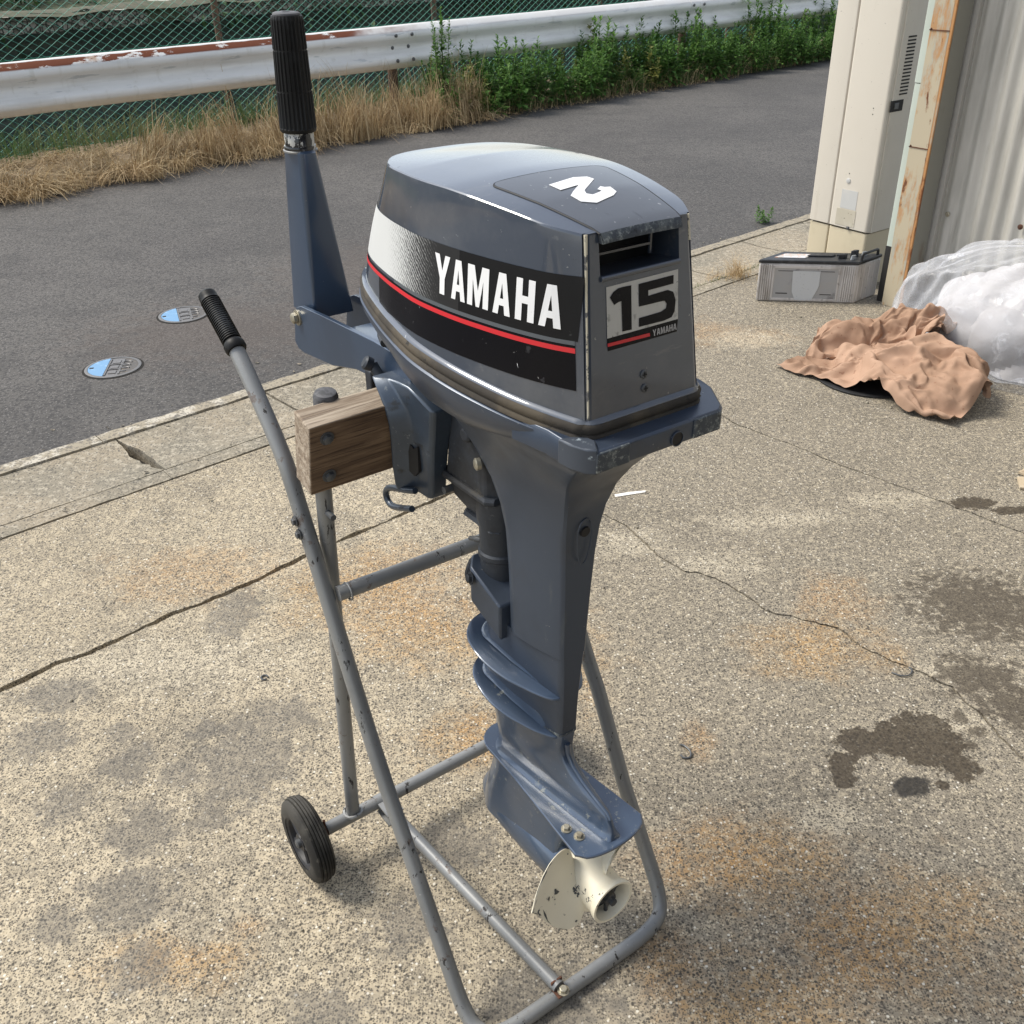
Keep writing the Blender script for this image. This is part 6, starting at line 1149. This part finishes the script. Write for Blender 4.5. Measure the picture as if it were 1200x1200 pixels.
# lettering
GL = {'Y': [[(0,1),(.31,1),(.5,.60),(.69,1),(1,1),(.66,.40),(.66,0),(.34,0),(.34,.40)]],
      'A': [[(0,0),(.31,0),(.5,.76),(.5,1),(.30,1)], [(1,0),(.69,0),(.5,.76),(.5,1),(.70,1)], [(.365,.22),(.635,.22),(.592,.39),(.408,.39)]],
      'M': [[(0,0),(0,1),(.32,1),(.5,.40),(.68,1),(1,1),(1,0),(.75,0),(.75,.66),(.58,0),(.42,0),(.25,.66),(.25,0)]],
      'H': [[(0,0),(0,1),(.34,1),(.34,.60),(.66,.60),(.66,1),(1,1),(1,0),(.66,0),(.66,.42),(.34,.42),(.34,0)]]}
SP = [('Y', .0105, .0395), ('A', .0425, .0665), ('M', .0705, .104), ('A', .111, .1365), ('H', .1435, .1685), ('A', .1745, .2005)]
for ch, xa, xb in SP:
    mb = MB()
    for poly in GL[ch]: mb.sheet(poly, lambda u, v: side_pt(xa + (xb - xa) * u, 1.1765 + .0455 * v, .0012))
    mb.build('letter', M['vinyl_white'], cowl, smooth=0)
# rear decal
rsheet = lambda name, poly, mtl, off: (lambda mb: (mb.sheet(poly, lambda u, v: rp(u, v, off)), mb.build(name, mtl, cowl, smooth=0)))(MB())
rsheet('rear_decal_silver', [(-.0491,1.2188),(.0537,1.2194),(.0522,1.1652),(-.0509,1.1652)], M['decal_silver'], .0006)
rsheet('rear_decal_black', [(-.0509,1.1652),(.0522,1.1652),(.0502,1.1515),(-.0504,1.1515)], M['vinyl_black'], .0006)
rsheet('rear_decal_red', [(-.0512,1.1600),(.0093,1.1588),(.0096,1.1550),(-.0510,1.1564)], M['vinyl_red'], .0011)
rsheet('numeral', [(-.0451,1.2076),(-.0400,1.2125),(-.0330,1.2150),(-.0266,1.2152),(-.0150,1.2148),(-.0166,1.1679),(-.0298,1.1685),(-.0295,1.2010),(-.0345,1.2005),(-.0396,1.1987)], M['vinyl_black'], .0011)
rsheet('numeral', [(-.0046,1.2141),(.0465,1.2146),(.0460,1.2055),(.0090,1.2050),(.0086,1.1992),(.0374,1.2001),(.0454,1.1966),(.0488,1.1869),(.0470,1.1750),(.0424,1.1694),(.0312,1.1678),(-.0060,1.1685),(-.0056,1.1779),(.0264,1.1785),(.0341,1.1808),(.0354,1.1856),(.0326,1.1892),(.0285,1.1896),(-.0051,1.1902)], M['vinyl_black'], .0011)
xx = .0135
for ch, wd in (('Y', .0054), ('A', .0054), ('M', .0062), ('A', .0054), ('H', .0052), ('A', .0054)):
    for poly in GL[ch]: rsheet('small_letter', [(xx + wd * u, 1.1540 + .0072 * v) for u, v in poly], M['vinyl_lettergrey'], .0011)
    xx += wd + .0006
for y, z in ((-.001, 1.1145), (.000, 1.0985)):
    mb = MB(); o = rp(y, z); mb.lathe([(0, .0048), (.0015, .0048), (.0022, .004)], o, (1, 0, .12), 16); mb.build('screw', M['dark_bolt'], cowl)
    mb = MB(); mb.box(o + Vector((.0026, 0, 0)), (.0006, .006, .0012)); mb.box(o + Vector((.0026, 0, 0)), (.0005, .0012, .006)); mb.build('screw_slot', M['black_void'], cowl)
mb = MB()
for sc_ in ((.0, 1.128, -.010, .010), (.09, 1.118, .004, -.005)):
    pass
for x, z, dx, dz in ((-.030, 1.094, .010, -.014), (-.022, 1.150, -.001, -.003), (.150, 1.128, .002, -.006), (.178, 1.119, .002, -.003)):
    mb.sheet([(0, 0), (.3, .06), (1, 0), (.3, -.06)], lambda u, v: side_pt(x + dx * u - dz * v * .8, z + dz * u + dx * v * .8, .0011))
mb.build('paint_scratch', M['vinyl_white'], cowl, smooth=0)
# gasket round the joint
def offset_ring(d, zfn, H=HB, rc=.012):
    P = []
    O = outline(H, rc); n = len(O)
    for i in range(n):
        a, b = O[i - 1], O[(i + 1) % n]; t = Vector((b[0] - a[0], b[1] - a[1], 0)).normalized(); nr = Vector((t.y, -t.x, 0))
        p = Vector((O[i][0], O[i][1], 0)) + nr * d
        P.append(Vector((p.x, p.y, zfn(O[i][0]))))
    return P
sgn_t = offset_ring(.01, ZS)[20].y; S_ = 1 if abs(sgn_t) > abs(OB[20][1]) else -1
ofr = lambda d, zf: offset_ring(d * S_, zf)
mb = MB(); mb.loft([ofr(-.004, lambda x: ZS(x) + .011), ofr(.0035, lambda x: ZS(x) + .0095), ofr(.0055, lambda x: ZS(x) + .006)], caps=False)
mb.build('cowl_rim', M['cowl_paint'], cowl, smooth=60)
mb = MB(); pr = [(.000, .008), (.0060, .0055), (.0085, .001), (.0078, -.004), (.0062, -.0058), (.0088, -.008), (.0090, -.0125), (.004, -.0145), (-.004, -.0145)]
mb.loft([ofr(d, (lambda dz: (lambda x: ZS(x) + dz))(dz)) for d, dz in pr], caps=False)
gk = mb.build('gasket', M['gasket_rubber'], mo, smooth=50)
# lower cowl
def zbot(x): return float(np.interp(x, [-.30, -.2, -.12, -.09, -.02, .05, .12, .2, .25], [1.052, 1.047, 1.037, 1.024, 1.014, 1.011, 1.019, 1.030, 1.034]))
mb = MB(); rings = []
for t, d in ((0, .0075), (.04, .0105), (.12, .0105), (.35, .007), (.6, .001), (.82, -.008), (.95, -.017), (1.0, -.025)):
    rings.append(ofr(d, (lambda t: (lambda x: (ZS(x) - .0135) * (1 - t) + zbot(x) * t))(t)))
rings.append([Vector((p.x * .86 + .0, p.y * .7, p.z - .006)) for p in rings[-1]]); rings.append([Vector((p.x * .6, p.y * .3, p.z)) for p in rings[-1]])
mb.loft(rings, caps=True); pan = mb.build('lower_cowl', M['pan_paint'], mo, smooth=40)
# carrying bar across the stern
plan = [(.150, -.121), (.205, -.1125), (.240, -.1095), (.262, -.103), (.2705, -.094), (.2715, .090), (.264, .1005), (.225, .1235), (.205, .126), (.150, .124), (.10, .05), (.10, -.05)]
mb = MB()
tz = lambda x, y: 1.0605 + .006 * max(0, min(1, (.262 - x) / .06))
n_ = len(plan)
mb.loft([[Vector((x * .995, y * .99, 1.0345 + .004 * (x < .2))) for x, y in plan], [Vector((x, y, 1.037)) for x, y in plan], [Vector((x, y, tz(x, y) - .003)) for x, y in plan], [Vector((x - .0025 * (x > .19), y * .985, tz(x, y))) for x, y in plan]])
mb.build('carrying_bar', M['pan_paint'], pan, smooth=35, bevel=.0015)
mb = MB(); mb.box((.2715, -.0735, 1.0475), (.0035, .047, .0235)); mb.build('bar_pad', M['worn_edge'], pan, bevel=.0012)
mb = MB(); mb.box((.2715, .0685, 1.0475), (.0035, .043, .0235)); mb.build('bar_pad', M['worn_edge'], pan, bevel=.0012)
mb = MB(); mb.prism([(.224, -.1125), (.243, -.1115), (.2635, -.105), (.2725, -.096), (.253, -.083), (.240, -.085), (.230, -.094)], f_, 1.0335, 1.0640); mb.build('bumper_cap', M['cap_paint'], pan, bevel=.002)
mb = MB(); mb.lathe([(-.004, .0095), (.0012, .0095), (.0014, .0082), (-.003, .0082)], (.2715, .022, 1.043), (1, 0, 0), 20, caps=False); mb.build('tow_eye', M['pan_paint'], pan)
mb = MB(); mb.lathe([(0, .0082), (.0013, .0082)], (.2708, .022, 1.043), (1, 0, 0), 18); mb.build('eye_hole', M['black_void'], pan)
mb = MB(); mb.sheet([(0, 0), (.03, .0022), (.085, .0006), (.03, -.0016)], lambda u, v: Vector((.115 + u, -.1335 + .22 * u, 1.0465 + v - .055 * u)))
# leg: upper casing
def sect(xf, xr, hm, hrear, z, nose=.5, n=9, tilt=0.0):
    """symmetrical section, rounded nose forward, flat at the rear; list of points port-nose -> round"""
    P = []
    for i in range(n + 1):
        a = R(90 * i / n); P.append((xf + hm * nose * 2 * (1 - math.cos(a)) * .9, -hm * math.sin(a)))
    xm = P[-1][0]
    P += [(xm + (xr - xm) * t, -(hm + (hrear - hm) * t ** 1.4)) for t in (.35, .7, .93)] + [(xr - .003, -hrear), (xr, -hrear + .0035)]
    Q = [(x, -y) for x, y in P][::-1][:-1]
    return [Vector((x, y, z - tilt * (x - xf))) for x, y in P + Q]
leg = MB()
rows = [(.650, .004, .1285, .040, .022), (.700, .004, .1300, .041, .0235), (.760, .001, .1325, .041, .0255), (.820, -.004, .1350, .042, .0285), (.860, -.016, .1385, .044, .0315), (.895, -.036, .1450, .047, .0355), (.930, -.065, .1560, .054, .043), (.955, -.085, .170, .064, .053), (.980, -.100, .190, .078, .066), (1.000, -.112, .212, .092, .080), (1.020, -.118, .236, .104, .093), (1.040, -.12, .245, .108, .097)]
leg.loft([sect(xf, xr, hm, hr_, z) for z, xf, xr, hm, hr_ in rows])
hs1 = leg.build('drive_shaft_housing', M['leg_paint'], mo, smooth=35)
lo_ = MB()
rows = [(.500, -.062, .1215, .040, .0155), (.560, -.061, .1235, .0405, .0165), (.620, -.058, .1265, .041, .019), (.640, -.056, .1275, .041, .0205), (.652, -.054, .128, .040, .021)]
lo_.loft([sect(xf, xr, hm, hr_, z) for z, xf, xr, hm, hr_ in rows]); lo_.build('lower_casing', M['leg_paint'], hs1, smooth=35)
mb = MB(); mb.lathe([(-.004, .008), (.0006, .0072)], (.1415, .002, .862), (1, 0, -.08), 18); mb.build('water_port', M['black_void'], hs1)
mb = MB(); mb.tube([Vector((.1425, .012 * math.cos(t), .862 + (.022 if math.sin(t) > 0 else .05) * math.sin(t))) + Vector((-.055 * (.862 - (.862 + (.022 if math.sin(t) > 0 else .05) * math.sin(t))) * 1.0, 0, 0)) for t in np.linspace(0, 6.283, 26)], .0008, 5); mb.build('port_boss', M['leg_paint'], hs1)
mb = MB(); mb.loft([sect(-.0625, .1222, .0405, .0160, z) for z in (.4965, .5005)]); mb.build('joint_seam', M['worn_edge'], hs1, smooth=35)
# splash plates
FIN1 = [(-.094, 0), (-.091, .016), (-.084, .036), (-.069, .054), (-.046, .068), (-.015, .075), (.015, .074), (.045, .067), (.070, .056), (.092, .045), (.108, .035), (.118, .025), (.121, .012), (.121, 0)]
FIN2 = [(-.086, 0), (-.083, .015), (-.076, .034), (-.061, .051), (-.040, .063), (-.012, .070), (.018, .069), (.046, .061), (.070, .050), (.090, .039), (.104, .028), (.113, .019), (.116, .009), (.116, 0)]
def fin(name, z, half_, slope):
    H = [(p.x, max(p.y, 0)) for p in catmull([(x, y, 0) for x, y in half_], 5)]
    full = [(x, -y) for x, y in H] + [(x, y) for x, y in H[::-1][1:-1]]
    zz_ = lambda x: z - slope * max(0, x + .02)
    def rg(k, dz): return [Vector((-.0 + (x - .02) * (1 - .02 * k) + .02, y * (1 - k * .06), zz_(x) + dz)) for x, y in full]
    mb = MB(); mb.loft([rg(.5, -.0025), rg(0, -.001), rg(0, .001), rg(.5, .0025)])
    o = mb.build(name, M['lower_paint'], mo, smooth=50)
    # the cast fillet where the plate leaves the casing
    fl = MB(); S0 = sect(-.0625, .125, .0405, .0175, 0)
    rr_ = []
    for g, dz in ((1.10, .0012), (1.05, .0030), (1.015, .008), (.985, .014), (.96, .020)):
        q = lambda x: 1 + (g - 1) * max(0, min(1, (.085 - x) / .07)) if g > 1 and x < .085 else (g if x < .09 else .88)
        rr_.append([Vector((.03 + (p.x - .03) * q(p.x), p.y * q(p.x), zz_(p.x) + dz)) for p in S0])
    fl.loft(rr_, caps=False); fl.build('plate_fillet', M['lower_paint'], o, smooth=70)
    return o
fin('splash_plate', .600, FIN1, .20)
fin('splash_plate', .526, FIN2, .26)
# lower unit: from the joint down to the anti-ventilation plate, the trailing edge sweeping aft into a fin
lu = MB(); rr = []
for z, xf, xr, hm, hr_ in ((.4985, -.061, .1212, .0395, .0155), (.480, -.057, .1185, .0385, .0150), (.462, -.052, .1175, .037, .0138), (.445, -.048, .1260, .036, .0112), (.430, -.044, .1500, .035, .0085), (.418, -.042, .185, .0355, .0065), (.410, -.043, .216, .0335, .0052), (.400, -.043, .2245, .0325, .0050), (.390, -.043, .2300, .0310, .0050), (.382, -.044, .2330, .0315, .0058), (.3765, -.046, .2350, .0340, .0085), (.3718, -.049, .2365, .0385, .0125)):
    rr.append(sect(xf, xr, hm, hr_, z, .62))
lu.loft(rr); lun = lu.build('lower_unit', M['lower_paint'], mo, smooth=40)
mb = MB(); mb.tube([Vector((x, 0, z)) for x, z in ((.1185, .474), (.1205, .457), (.134, .439), (.160, .4245), (.190, .415), (.216, .409), (.2235, .402))], [.0052, .005, .0045, .004, .0038, .0036, .003], 8); mb.build('trailing_rib', M['lower_paint'], lun, smooth=60)
av = []
for i in range(15):
    a = R(90 * i / 14); av.append((-.034 - .042 * math.cos(a), -.044 * math.sin(a)))
av += [(.03, -.047), (.10, -.0535), (.17, -.0605), (.215, -.0645), (.2225, -.0655)]
rear_arc = [(.2265, -.062)] + [(.2265 + .021 * math.cos(R(a)), .062 * math.sin(R(a))) for a in (-62, -48, -34, -20, -8, 8, 20, 34, 48, 62)] + [(.2265, .062)]
full = av + rear_arc + [(x, -y) for x, y in av[::-1]][:-1]
cx_ = .08; rg_ = lambda k, z: [Vector((cx_ + (x - cx_) * (1 - k * .011), y * (1 - k * .022), z)) for x, y in full]
mb = MB(); mb.loft([rg_(1, .3665), rg_(0, .3678), rg_(0, .3712), rg_(1, .3725)]); mb.build('anti_ventilation_plate', M['lower_paint'], mo, smooth=30)
for x, y in ((.178, -.0465), (.2005, -.0400)):
    mb = MB(); hexbolt(mb, (x, y, .3725), (0, 0, 1), .0058, .006); mb.build('plate_bolt', M['zinc_bolt'], mo)
# strut, gearcase, skeg
gc = MB(); gc.loft([sect(xf, xr, hm, hr_, z, .62) for z, xf, xr, hm, hr_ in ((.3675, -.050, .175, .041, .016), (.345, -.052, .155, .0415, .018), (.315, -.060, .142, .043, .022), (.285, -.070, .136, .0445, .028), (.255, -.078, .132, .0455, .034), (.225, -.080, .130, .0455, .036))])
gc.build('gearcase_strut', M['lower_paint'], mo, smooth=40)
ZG = .236
gb = MB(); gb.lathe([(-.098, .001), (-.095, .012), (-.086, .023), (-.068, .034), (-.040, .042), (.0, .0465), (.05, .0475), (.10, .0465), (.132, .043), (.140, .040), (.141, .02)], (0, 0, ZG), (1, 0, 0), 32); gcase = gb.build('gearcase', M['lower_paint'], mo, smooth=50)
skg = MB(); skg.loft([sect(xf, xr, hm, hr_, z, .62, 5) for z, xf, xr, hm, hr_ in ((.195, -.045, .115, .012, .005), (.165, -.028, .112, .0065, .003), (.138, -.010, .108, .004, .002))]); skg.build('skeg', M['lower_paint'], mo, smooth=40)
# propeller
pp = bpy.data.objects.new('propeller', None); COL.objects.link(pp); pp.parent = mo; pp.location = (.185, 0, ZG)
hb = MB(); hb.lathe([(-.042, .020), (-.042, .038), (-.036, .0395), (.0, .0360), (.030, .0352), (.043, .0352), (.046, .0378), (.0535, .0392), (.0560, .0390), (.0560, .0350), (.050, .0335), (.030, .0330), (.028, .012)], (0, 0, 0), (1, 0, 0), 40, caps=False); hub = hb.build('hub', M['prop_cream'], pp, smooth=45)
inn = MB(); inn.lathe([(.030, .0335), (.031, .020), (.032, .016)], (0, 0, 0), (1, 0, 0), 30, caps=False)
for q in range(3):
    a = q * 2.094 + .5; dv = Vector((0, math.cos(a), math.sin(a))); inn.tube([Vector((.040, 0, 0)) + dv * .012, Vector((.040, 0, 0)) + dv * .0345], .0035, 6)
inn.build('exhaust_core', M['prop_metal'], pp, smooth=40)
nut = MB(); nut.lathe([(.028, .0175), (.040, .0165), (.041, .0115), (.050, .0115), (.051, .007), (.058, .0065), (.0585, .002)], (0, 0, 0), (1, 0, 0), 6); nut.build('prop_nut', M['prop_metal'], pp)
def blade(ang, RB=.126):
    mb = MB(); nu, nv = 22, 15; PT = .215
    def pt(a, b, th):
        sk_ = (2 * a - 1)
        r = .034 + (RB * (1 - .20 * max(0, sk_) ** 1.6) - .034) * b
        wd = R(50) * (math.sin(math.pi * min(1, (.23 + .77 * b)) ** .9) ** .55) * (1.0 if b < .75 else math.sqrt(max(0, 1 - ((b - .75) / .25) ** 2)) * .98 + .02)
        d = (2 * a - 1) * wd + R(9) * b
        x = PT * d / (2 * math.pi) + .006 * b
        th_ = th * (.0045 * (1 - b) + .0014) * (1 - (2 * a - 1) ** 4 * .8)
        t = ang + d
        nrm = Vector((1, PT / (2 * math.pi * r) * math.sin(t), -PT / (2 * math.pi * r) * math.cos(t))).normalized()
        return Vector((x, r * math.cos(t), r * math.sin(t))) + nrm * th_
    mb.grid(nu, nv, lambda a, b: pt(a, b, 1)); mb.grid(nu, nv, lambda a, b: pt(a, b, -1))
    for aa in (0, 1): mb.grid(nv, 2, lambda a, b: pt(aa, a, 1 - 2 * b))
    mb.grid(nu, 2, lambda a, b: pt(a, 1, 1 - 2 * b))
    bl = mb.build('blade', M['prop_cream'], pp, smooth=50)
    random.seed(int(ang * 100)); ch = MB()
    for q in range(24):
        a0 = random.choice((random.uniform(.0, .06), random.uniform(.94, 1), random.uniform(.1, .9))); b0 = random.uniform(.35, .97) if not .06 < a0 < .94 else random.uniform(.93, 1.0)
        if q > 19: a0, b0 = random.uniform(.2, .8), random.uniform(.4, .8)
        n_ = random.randint(5, 8); sz = random.uniform(.012, .045)
        cl = lambda t: min(1, max(0, t))
        pts = []
        for k in range(n_):
            t = 2 * math.pi * k / n_; rr = sz * random.uniform(.4, 1.2); aa, bb = cl(a0 + rr * math.cos(t)), cl(b0 + rr * 1.5 * math.sin(t))
            P = pt(aa, bb, 1); Q = pt(aa, bb, -1); pts.append(P + (P - Q).normalized() * .0006)
        ch.add(pts, [tuple(range(n_))])
    tag(ch.build('paint_chip', M['prop_metal'], bl, smooth=0, fix=False), kind='stuff')
    return bl
for k, rb_ in enumerate((.128, .085, .078)): blade(R(160 + 118 * k), rb_)
# swivel bracket, steering tube, lower mount
sw = MB()
def ring2(x0, x1, hy_, z, r=.010):
    return [Vector((x, y, z)) for x, y in ((x0, -hy_ + r), (x0 + r, -hy_), (x1 - r, -hy_), (x1, -hy_ + r), (x1, hy_ - r), (x1 - r, hy_), (x0 + r, hy_), (x0, hy_ - r))]
sw.loft([ring2(-.098, -.028, .024, .790), ring2(-.130, -.024, .036, .815), ring2(-.140, -.020, .040, .850), ring2(-.132, -.018, .040, .90), ring2(-.122, -.022, .038, .955), ring2(-.115, -.03, .03, 1.01)])
sw.build('swivel_bracket', M['grimy_casting'], mo, smooth=40, bevel=.003)
fl_ = MB(); fl_.loft([ring2(-.146, -.016, .043, .838), ring2(-.150, -.014, .046, .842), ring2(-.150, -.014, .046, .846), ring2(-.146, -.016, .043, .850)]); fl_.loft([ring2(-.104, -.020, .032, .786), ring2(-.108, -.018, .035, .789), ring2(-.104, -.020, .032, .795)]); fl_.build('swivel_flange', M['grimy_casting'], mo, smooth=30)
st_ = MB(); st_.lathe([(.700, .030), (.735, .030), (.738, .033), (.745, .033), (.748, .030), (.79, .031), (.80, .034), (.93, .035), (.935, .028), (1.03, .026)], (-.044, -.006, 0), (0, 0, 1), 26); st_.build('swivel_tube', M['grimy_casting'], mo, smooth=40)
gn = MB(); gn.lathe([(0, .005), (.008, .005), (.010, .0035), (.017, .0035), (.019, .002)], (-.072, -.022, .752), (-.8, -.6, 0), 10); gn.build('grease_nipple', M['dark_bolt'], mo)
lm = MB(); lm.loft([[Vector((x, y, z + zz_)) for x, y, z in ((-.078, -.035, .728), (-.058, -.052, .722), (.016, -.050, .690), (.016, .05, .690), (-.058, .052, .722), (-.078, .035, .728))] for zz_ in (-.062, -.058, -.004, 0)])
lm.build('lower_mount', M['leg_paint'], mo, smooth=30, bevel=.004)
lb = MB(); lb.lathe([(0, .020), (.014, .020), (.018, .014)], (-.070, -.028, .700), (-.75, -.6, .2), 16); hexbolt(lb, (-.052, -.054, .706), (-.2, -1, .2), .007, .006); lb.build('mount_bolt', M['grimy_casting'], mo, smooth=30)
um = MB(); um.lathe([(-.02, .012), (.0, .012), (.006, .010)], (-.062, -.046, .938), (0, -1, 0), 16); um.box((-.055, -.02, .955), (.03, .05, .05)); um.build('upper_mount', M['grimy_casting'], mo, smooth=30, bevel=.003)
u2 = MB(); u2.lathe([(0, .009), (.006, .009), (.008, .006)], (-.030, -.047, .906), (-.3, -1, 0), 12); u2.build('mount_screw', M['zinc_bolt'], mo)
hd = MB(); hd.lathe([(0, .007), (.01, .007)], (-.045, -.050, .958), (0, -1, 0), 10); hd.box((-.05, 0, 1.0), (.12, .10, .05)); hd.build('upper_yoke', M['grimy_casting'], mo, bevel=.004)
# clamp brackets over the board, one each side
def clamp(sg):
    mb = MB()
    #   z,   flange-x, y-out, fillet, web-x, web-y, inner-y
    rows = [(.800, -.205, .086, .072, -.146, .060, .036), (.812, -.204, .090, .074, -.140, .061, .036), (.850, -.199, .095, .076, -.135, .063, .036), (.895, -.190, .099, .078, -.126, .065, .036), (.922, -.187, .102, .080, -.118, .067, .036), (.945, -.192, .104, .082, -.112, .069, .036), (.960, -.203, .104, .086, -.108, .070, .035), (.972, -.216, .103, .088, -.130, .074, .036), (.982, -.232, .100, .088, -.160, .076, .036)]
    rings = []
    for z, xf, yo, yf, xw, yw, yi in rows:
        rings.append([Vector((x, sg * y, z)) for x, y in ((xf, yo), (xf + .006, yo - .002), (xf + .022, yf - .004), (xw - .028, yw + .004), (xw - .006, yw + .003), (xw, yw - .002), (xw, yi), (xf, yi))])
    mb.loft(rings); c = mb.build('clamp_bracket', M['bracket_paint'], mo, smooth=42, bevel=.0025)
    # the hook over the top and the fore jaw
    j = MB()
    j.loft([[Vector((x, sg * y, z)) for x, y in ((-.292, .045), (-.292, .080), (-.272, .080), (-.272, .045))] for z in (.86, .97)]); j.build('clamp_jaw', M['grimy_casting'], c, smooth=35, bevel=.003)
    q = MB(); q.tube([(-.345, sg * .065, .885), (-.246, sg * .065, .885)], .009, 12); q.lathe([(0, .022), (.006, .022)], (-.2495, sg * .065, .885), (1, 0, 0), 18); q.build('clamp_screw', M['dark_bolt'], c, smooth=40)
    q = MB(); q.tube([(-.348, sg * .065 - .035, .885), (-.348, sg * .065 + .035, .885)], .006, 10); q.build('clamp_handle', M['grimy_casting'], c, smooth=40)
    return c
cl_ = clamp(-1); clamp(1)
# the dark opening in the port bracket, put in as a black patch on its face
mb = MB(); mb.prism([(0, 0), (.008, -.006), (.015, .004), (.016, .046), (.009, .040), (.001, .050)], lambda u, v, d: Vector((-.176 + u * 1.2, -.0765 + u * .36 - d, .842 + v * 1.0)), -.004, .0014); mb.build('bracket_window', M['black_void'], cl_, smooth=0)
mb = MB(); mb.tube(catmull([(-.165, -.076, .812), (-.195, -.080, .802), (-.222, -.082, .794), (-.243, -.082, .783), (-.250, -.082, .769), (-.241, -.082, .758), (-.220, -.082, .760), (-.168, -.082, .781)], 6), .0052, 12); mb.build('tilt_hook', M['bracket_paint'], mo, smooth=60)
mb = MB(); mb.tube([(-.125, -.050, .822), (-.125, .050, .822)], .006, 10); mb.build('tilt_pin', M['dark_bolt'], mo, smooth=60)
mb = MB(); mb.lathe([(0, .010), (.010, .011), (.013, .008)], (-.262, -.082, .985), (-.3, -.8, .5), 14); mb.tube([(-.262, -.080, .985), (-.245, -.076, .965)], .008, 10); mb.build('clamp_knob', M['grimy_casting'], mo, smooth=45)
# tiller bracket: two cheek plates with a web between them
prof_t = [(-.556, .990), (-.566, .972), (-.578, .924), (-.566, .914), (-.540, .913), (-.43, .925), (-.345, .946), (-.270, .952), (-.175, .962), (-.175, 1.012), (-.280, 1.013), (-.36, 1.009), (-.45, 1.004), (-.536, .998)]
mb = MB()
for y0, y1 in ((-.066, -.058), (.034, .042)): mb.prism(prof_t, lambda u, v, d: Vector((u, d, v)), y0, y1)
tb = mb.build('tiller_bracket', M['tiller_paint'], mo, smooth=30, bevel=.003)
mb = MB(); mb.prism([(-.425, .985), (-.425, .975), (-.24, .984), (-.24, 1.002), (-.30, 1.004)], lambda u, v, d: Vector((u, d, v)), -.0575, .0335); mb.build('bracket_web', M['tiller_paint'], tb, smooth=30)
mb = MB(); mb.lathe([(0, .0135), (.0025, .0135)], (-.552, -.066, .974), (0, -1, 0), 20); hexbolt(mb, (-.552, -.0685, .974), (0, -1, 0), .0095, .008, False); mb.build('pivot_bolt', M['zinc_bolt'], tb)
mb = MB(); mb.loft([[Vector((x, y, z)) for x, y, z in ((-.335, -.018, zz_[0]), (-.305, -.030, zz_[1]), (-.290, -.012, zz_[1]), (-.320, .010, zz_[0]))] for zz_ in ((1.030, 1.000), (1.062, 1.030))]); mb.build('cowl_latch', M['latch_paint'], mo, bevel=.004)
mb = MB(); mb.tube(fillet([(-.32, .0, 1.03), (-.27, -.06, 1.03), (-.21, -.085, 1.035)], .03), .006, 10); mb.build('fuel_hose', M['grimy_casting'], mo, smooth=60)
# tiller arm: tapered box standing up from the pivot
def tsec(z, x0, x1, y0, y1, r):
    pts = []
    for cx, cy, a0 in ((x1 - r, y0 + r, -90), (x1 - r, y1 - r, 0), (x0 + r, y1 - r, 90), (x0 + r, y0 + r, 180)):
        for i in range(5): a = R(a0 + 22.5 * i); pts.append(Vector((cx + r * math.cos(a), cy + r * math.sin(a), z)))
    return pts
mb = MB(); rows = []
for t in np.linspace(0, 1, 8):
    z = .978 + (1.2465 - .978) * t
    rows.append(tsec(z, -.602 + .041 * t, -.514 + .018 * t, -.052 - .002 * t, .0225 - .0465 * t, .0055 + .004 * t))
rows.append(tsec(1.2490, -.557, -.500, -.050, -.028, .008))
mb.loft(rows); ta = mb.build('tiller_arm', M['tiller_paint'], mo, smooth=40)
mb = MB(); c0 = Vector((-.527, -.0385, 1.249)); axg = Vector((.018, .000, 1)).normalized()
mb.lathe([(-.002, .0240), (.003, .0252), (.006, .0242), (.006, .0230), (.027, .0230), (.029, .0215)], c0, axg, 32); mb.build('throttle_band', M['throttle_band'], ta, smooth=40)
mb = MB(); mb.lathe([(-.003, .0262), (-.0005, .0266), (.0005, .0252)], c0, axg, 32); mb.build('band_ring', M['tube_paint'], ta, smooth=40)
gm = MB(); nrib = 26; NP = nrib * 4; a_ = axg.orthogonal().normalized(); b_ = axg.cross(a_); rows = []
def grow(h, r, dep):
    h = .026 + (h - .026) * .925; r = r * .885; dep = dep * 1.0
    return [c0 + axg * h + (a_ * math.cos(2 * math.pi * k / NP) + b_ * math.sin(2 * math.pi * k / NP)) * (r - (dep if k % 4 in (2, 3) else 0)) for k in range(NP)]
for h, r, dep in ((.026, .020, 0), (.026, .0295, 0), (.029, .0315, .0), (.032, .0320, .0), (.034, .0320, .0018), (.088, .0305, .0018), (.0885, .0293, .0004), (.0905, .0293, .0004), (.091, .0305, .0018), (.149, .0288, .0018), (.1495, .0276, .0004), (.1515, .0276, .0004), (.152, .0288, .0018), (.192, .0276, .0018), (.196, .0272, .0010), (.200, .0255, 0), (.2005, .023, 0), (.203, .0222, 0), (.2045, .019, 0), (.2045, .005, 0), (.2035, .003, 0)): rows.append(grow(h, r, dep))
gm.loft(rows); gp = gm.build('throttle_grip', M['grip_rubber'], ta, smooth=30)
mb = MB(); mb.lathe([(.1880, .0206), (.1903, .0200), (.1917, .0168), (.1915, .006)], c0, axg, 32, caps=False); mb.build('grip_cap', M['grip_top'], ta, smooth=50)
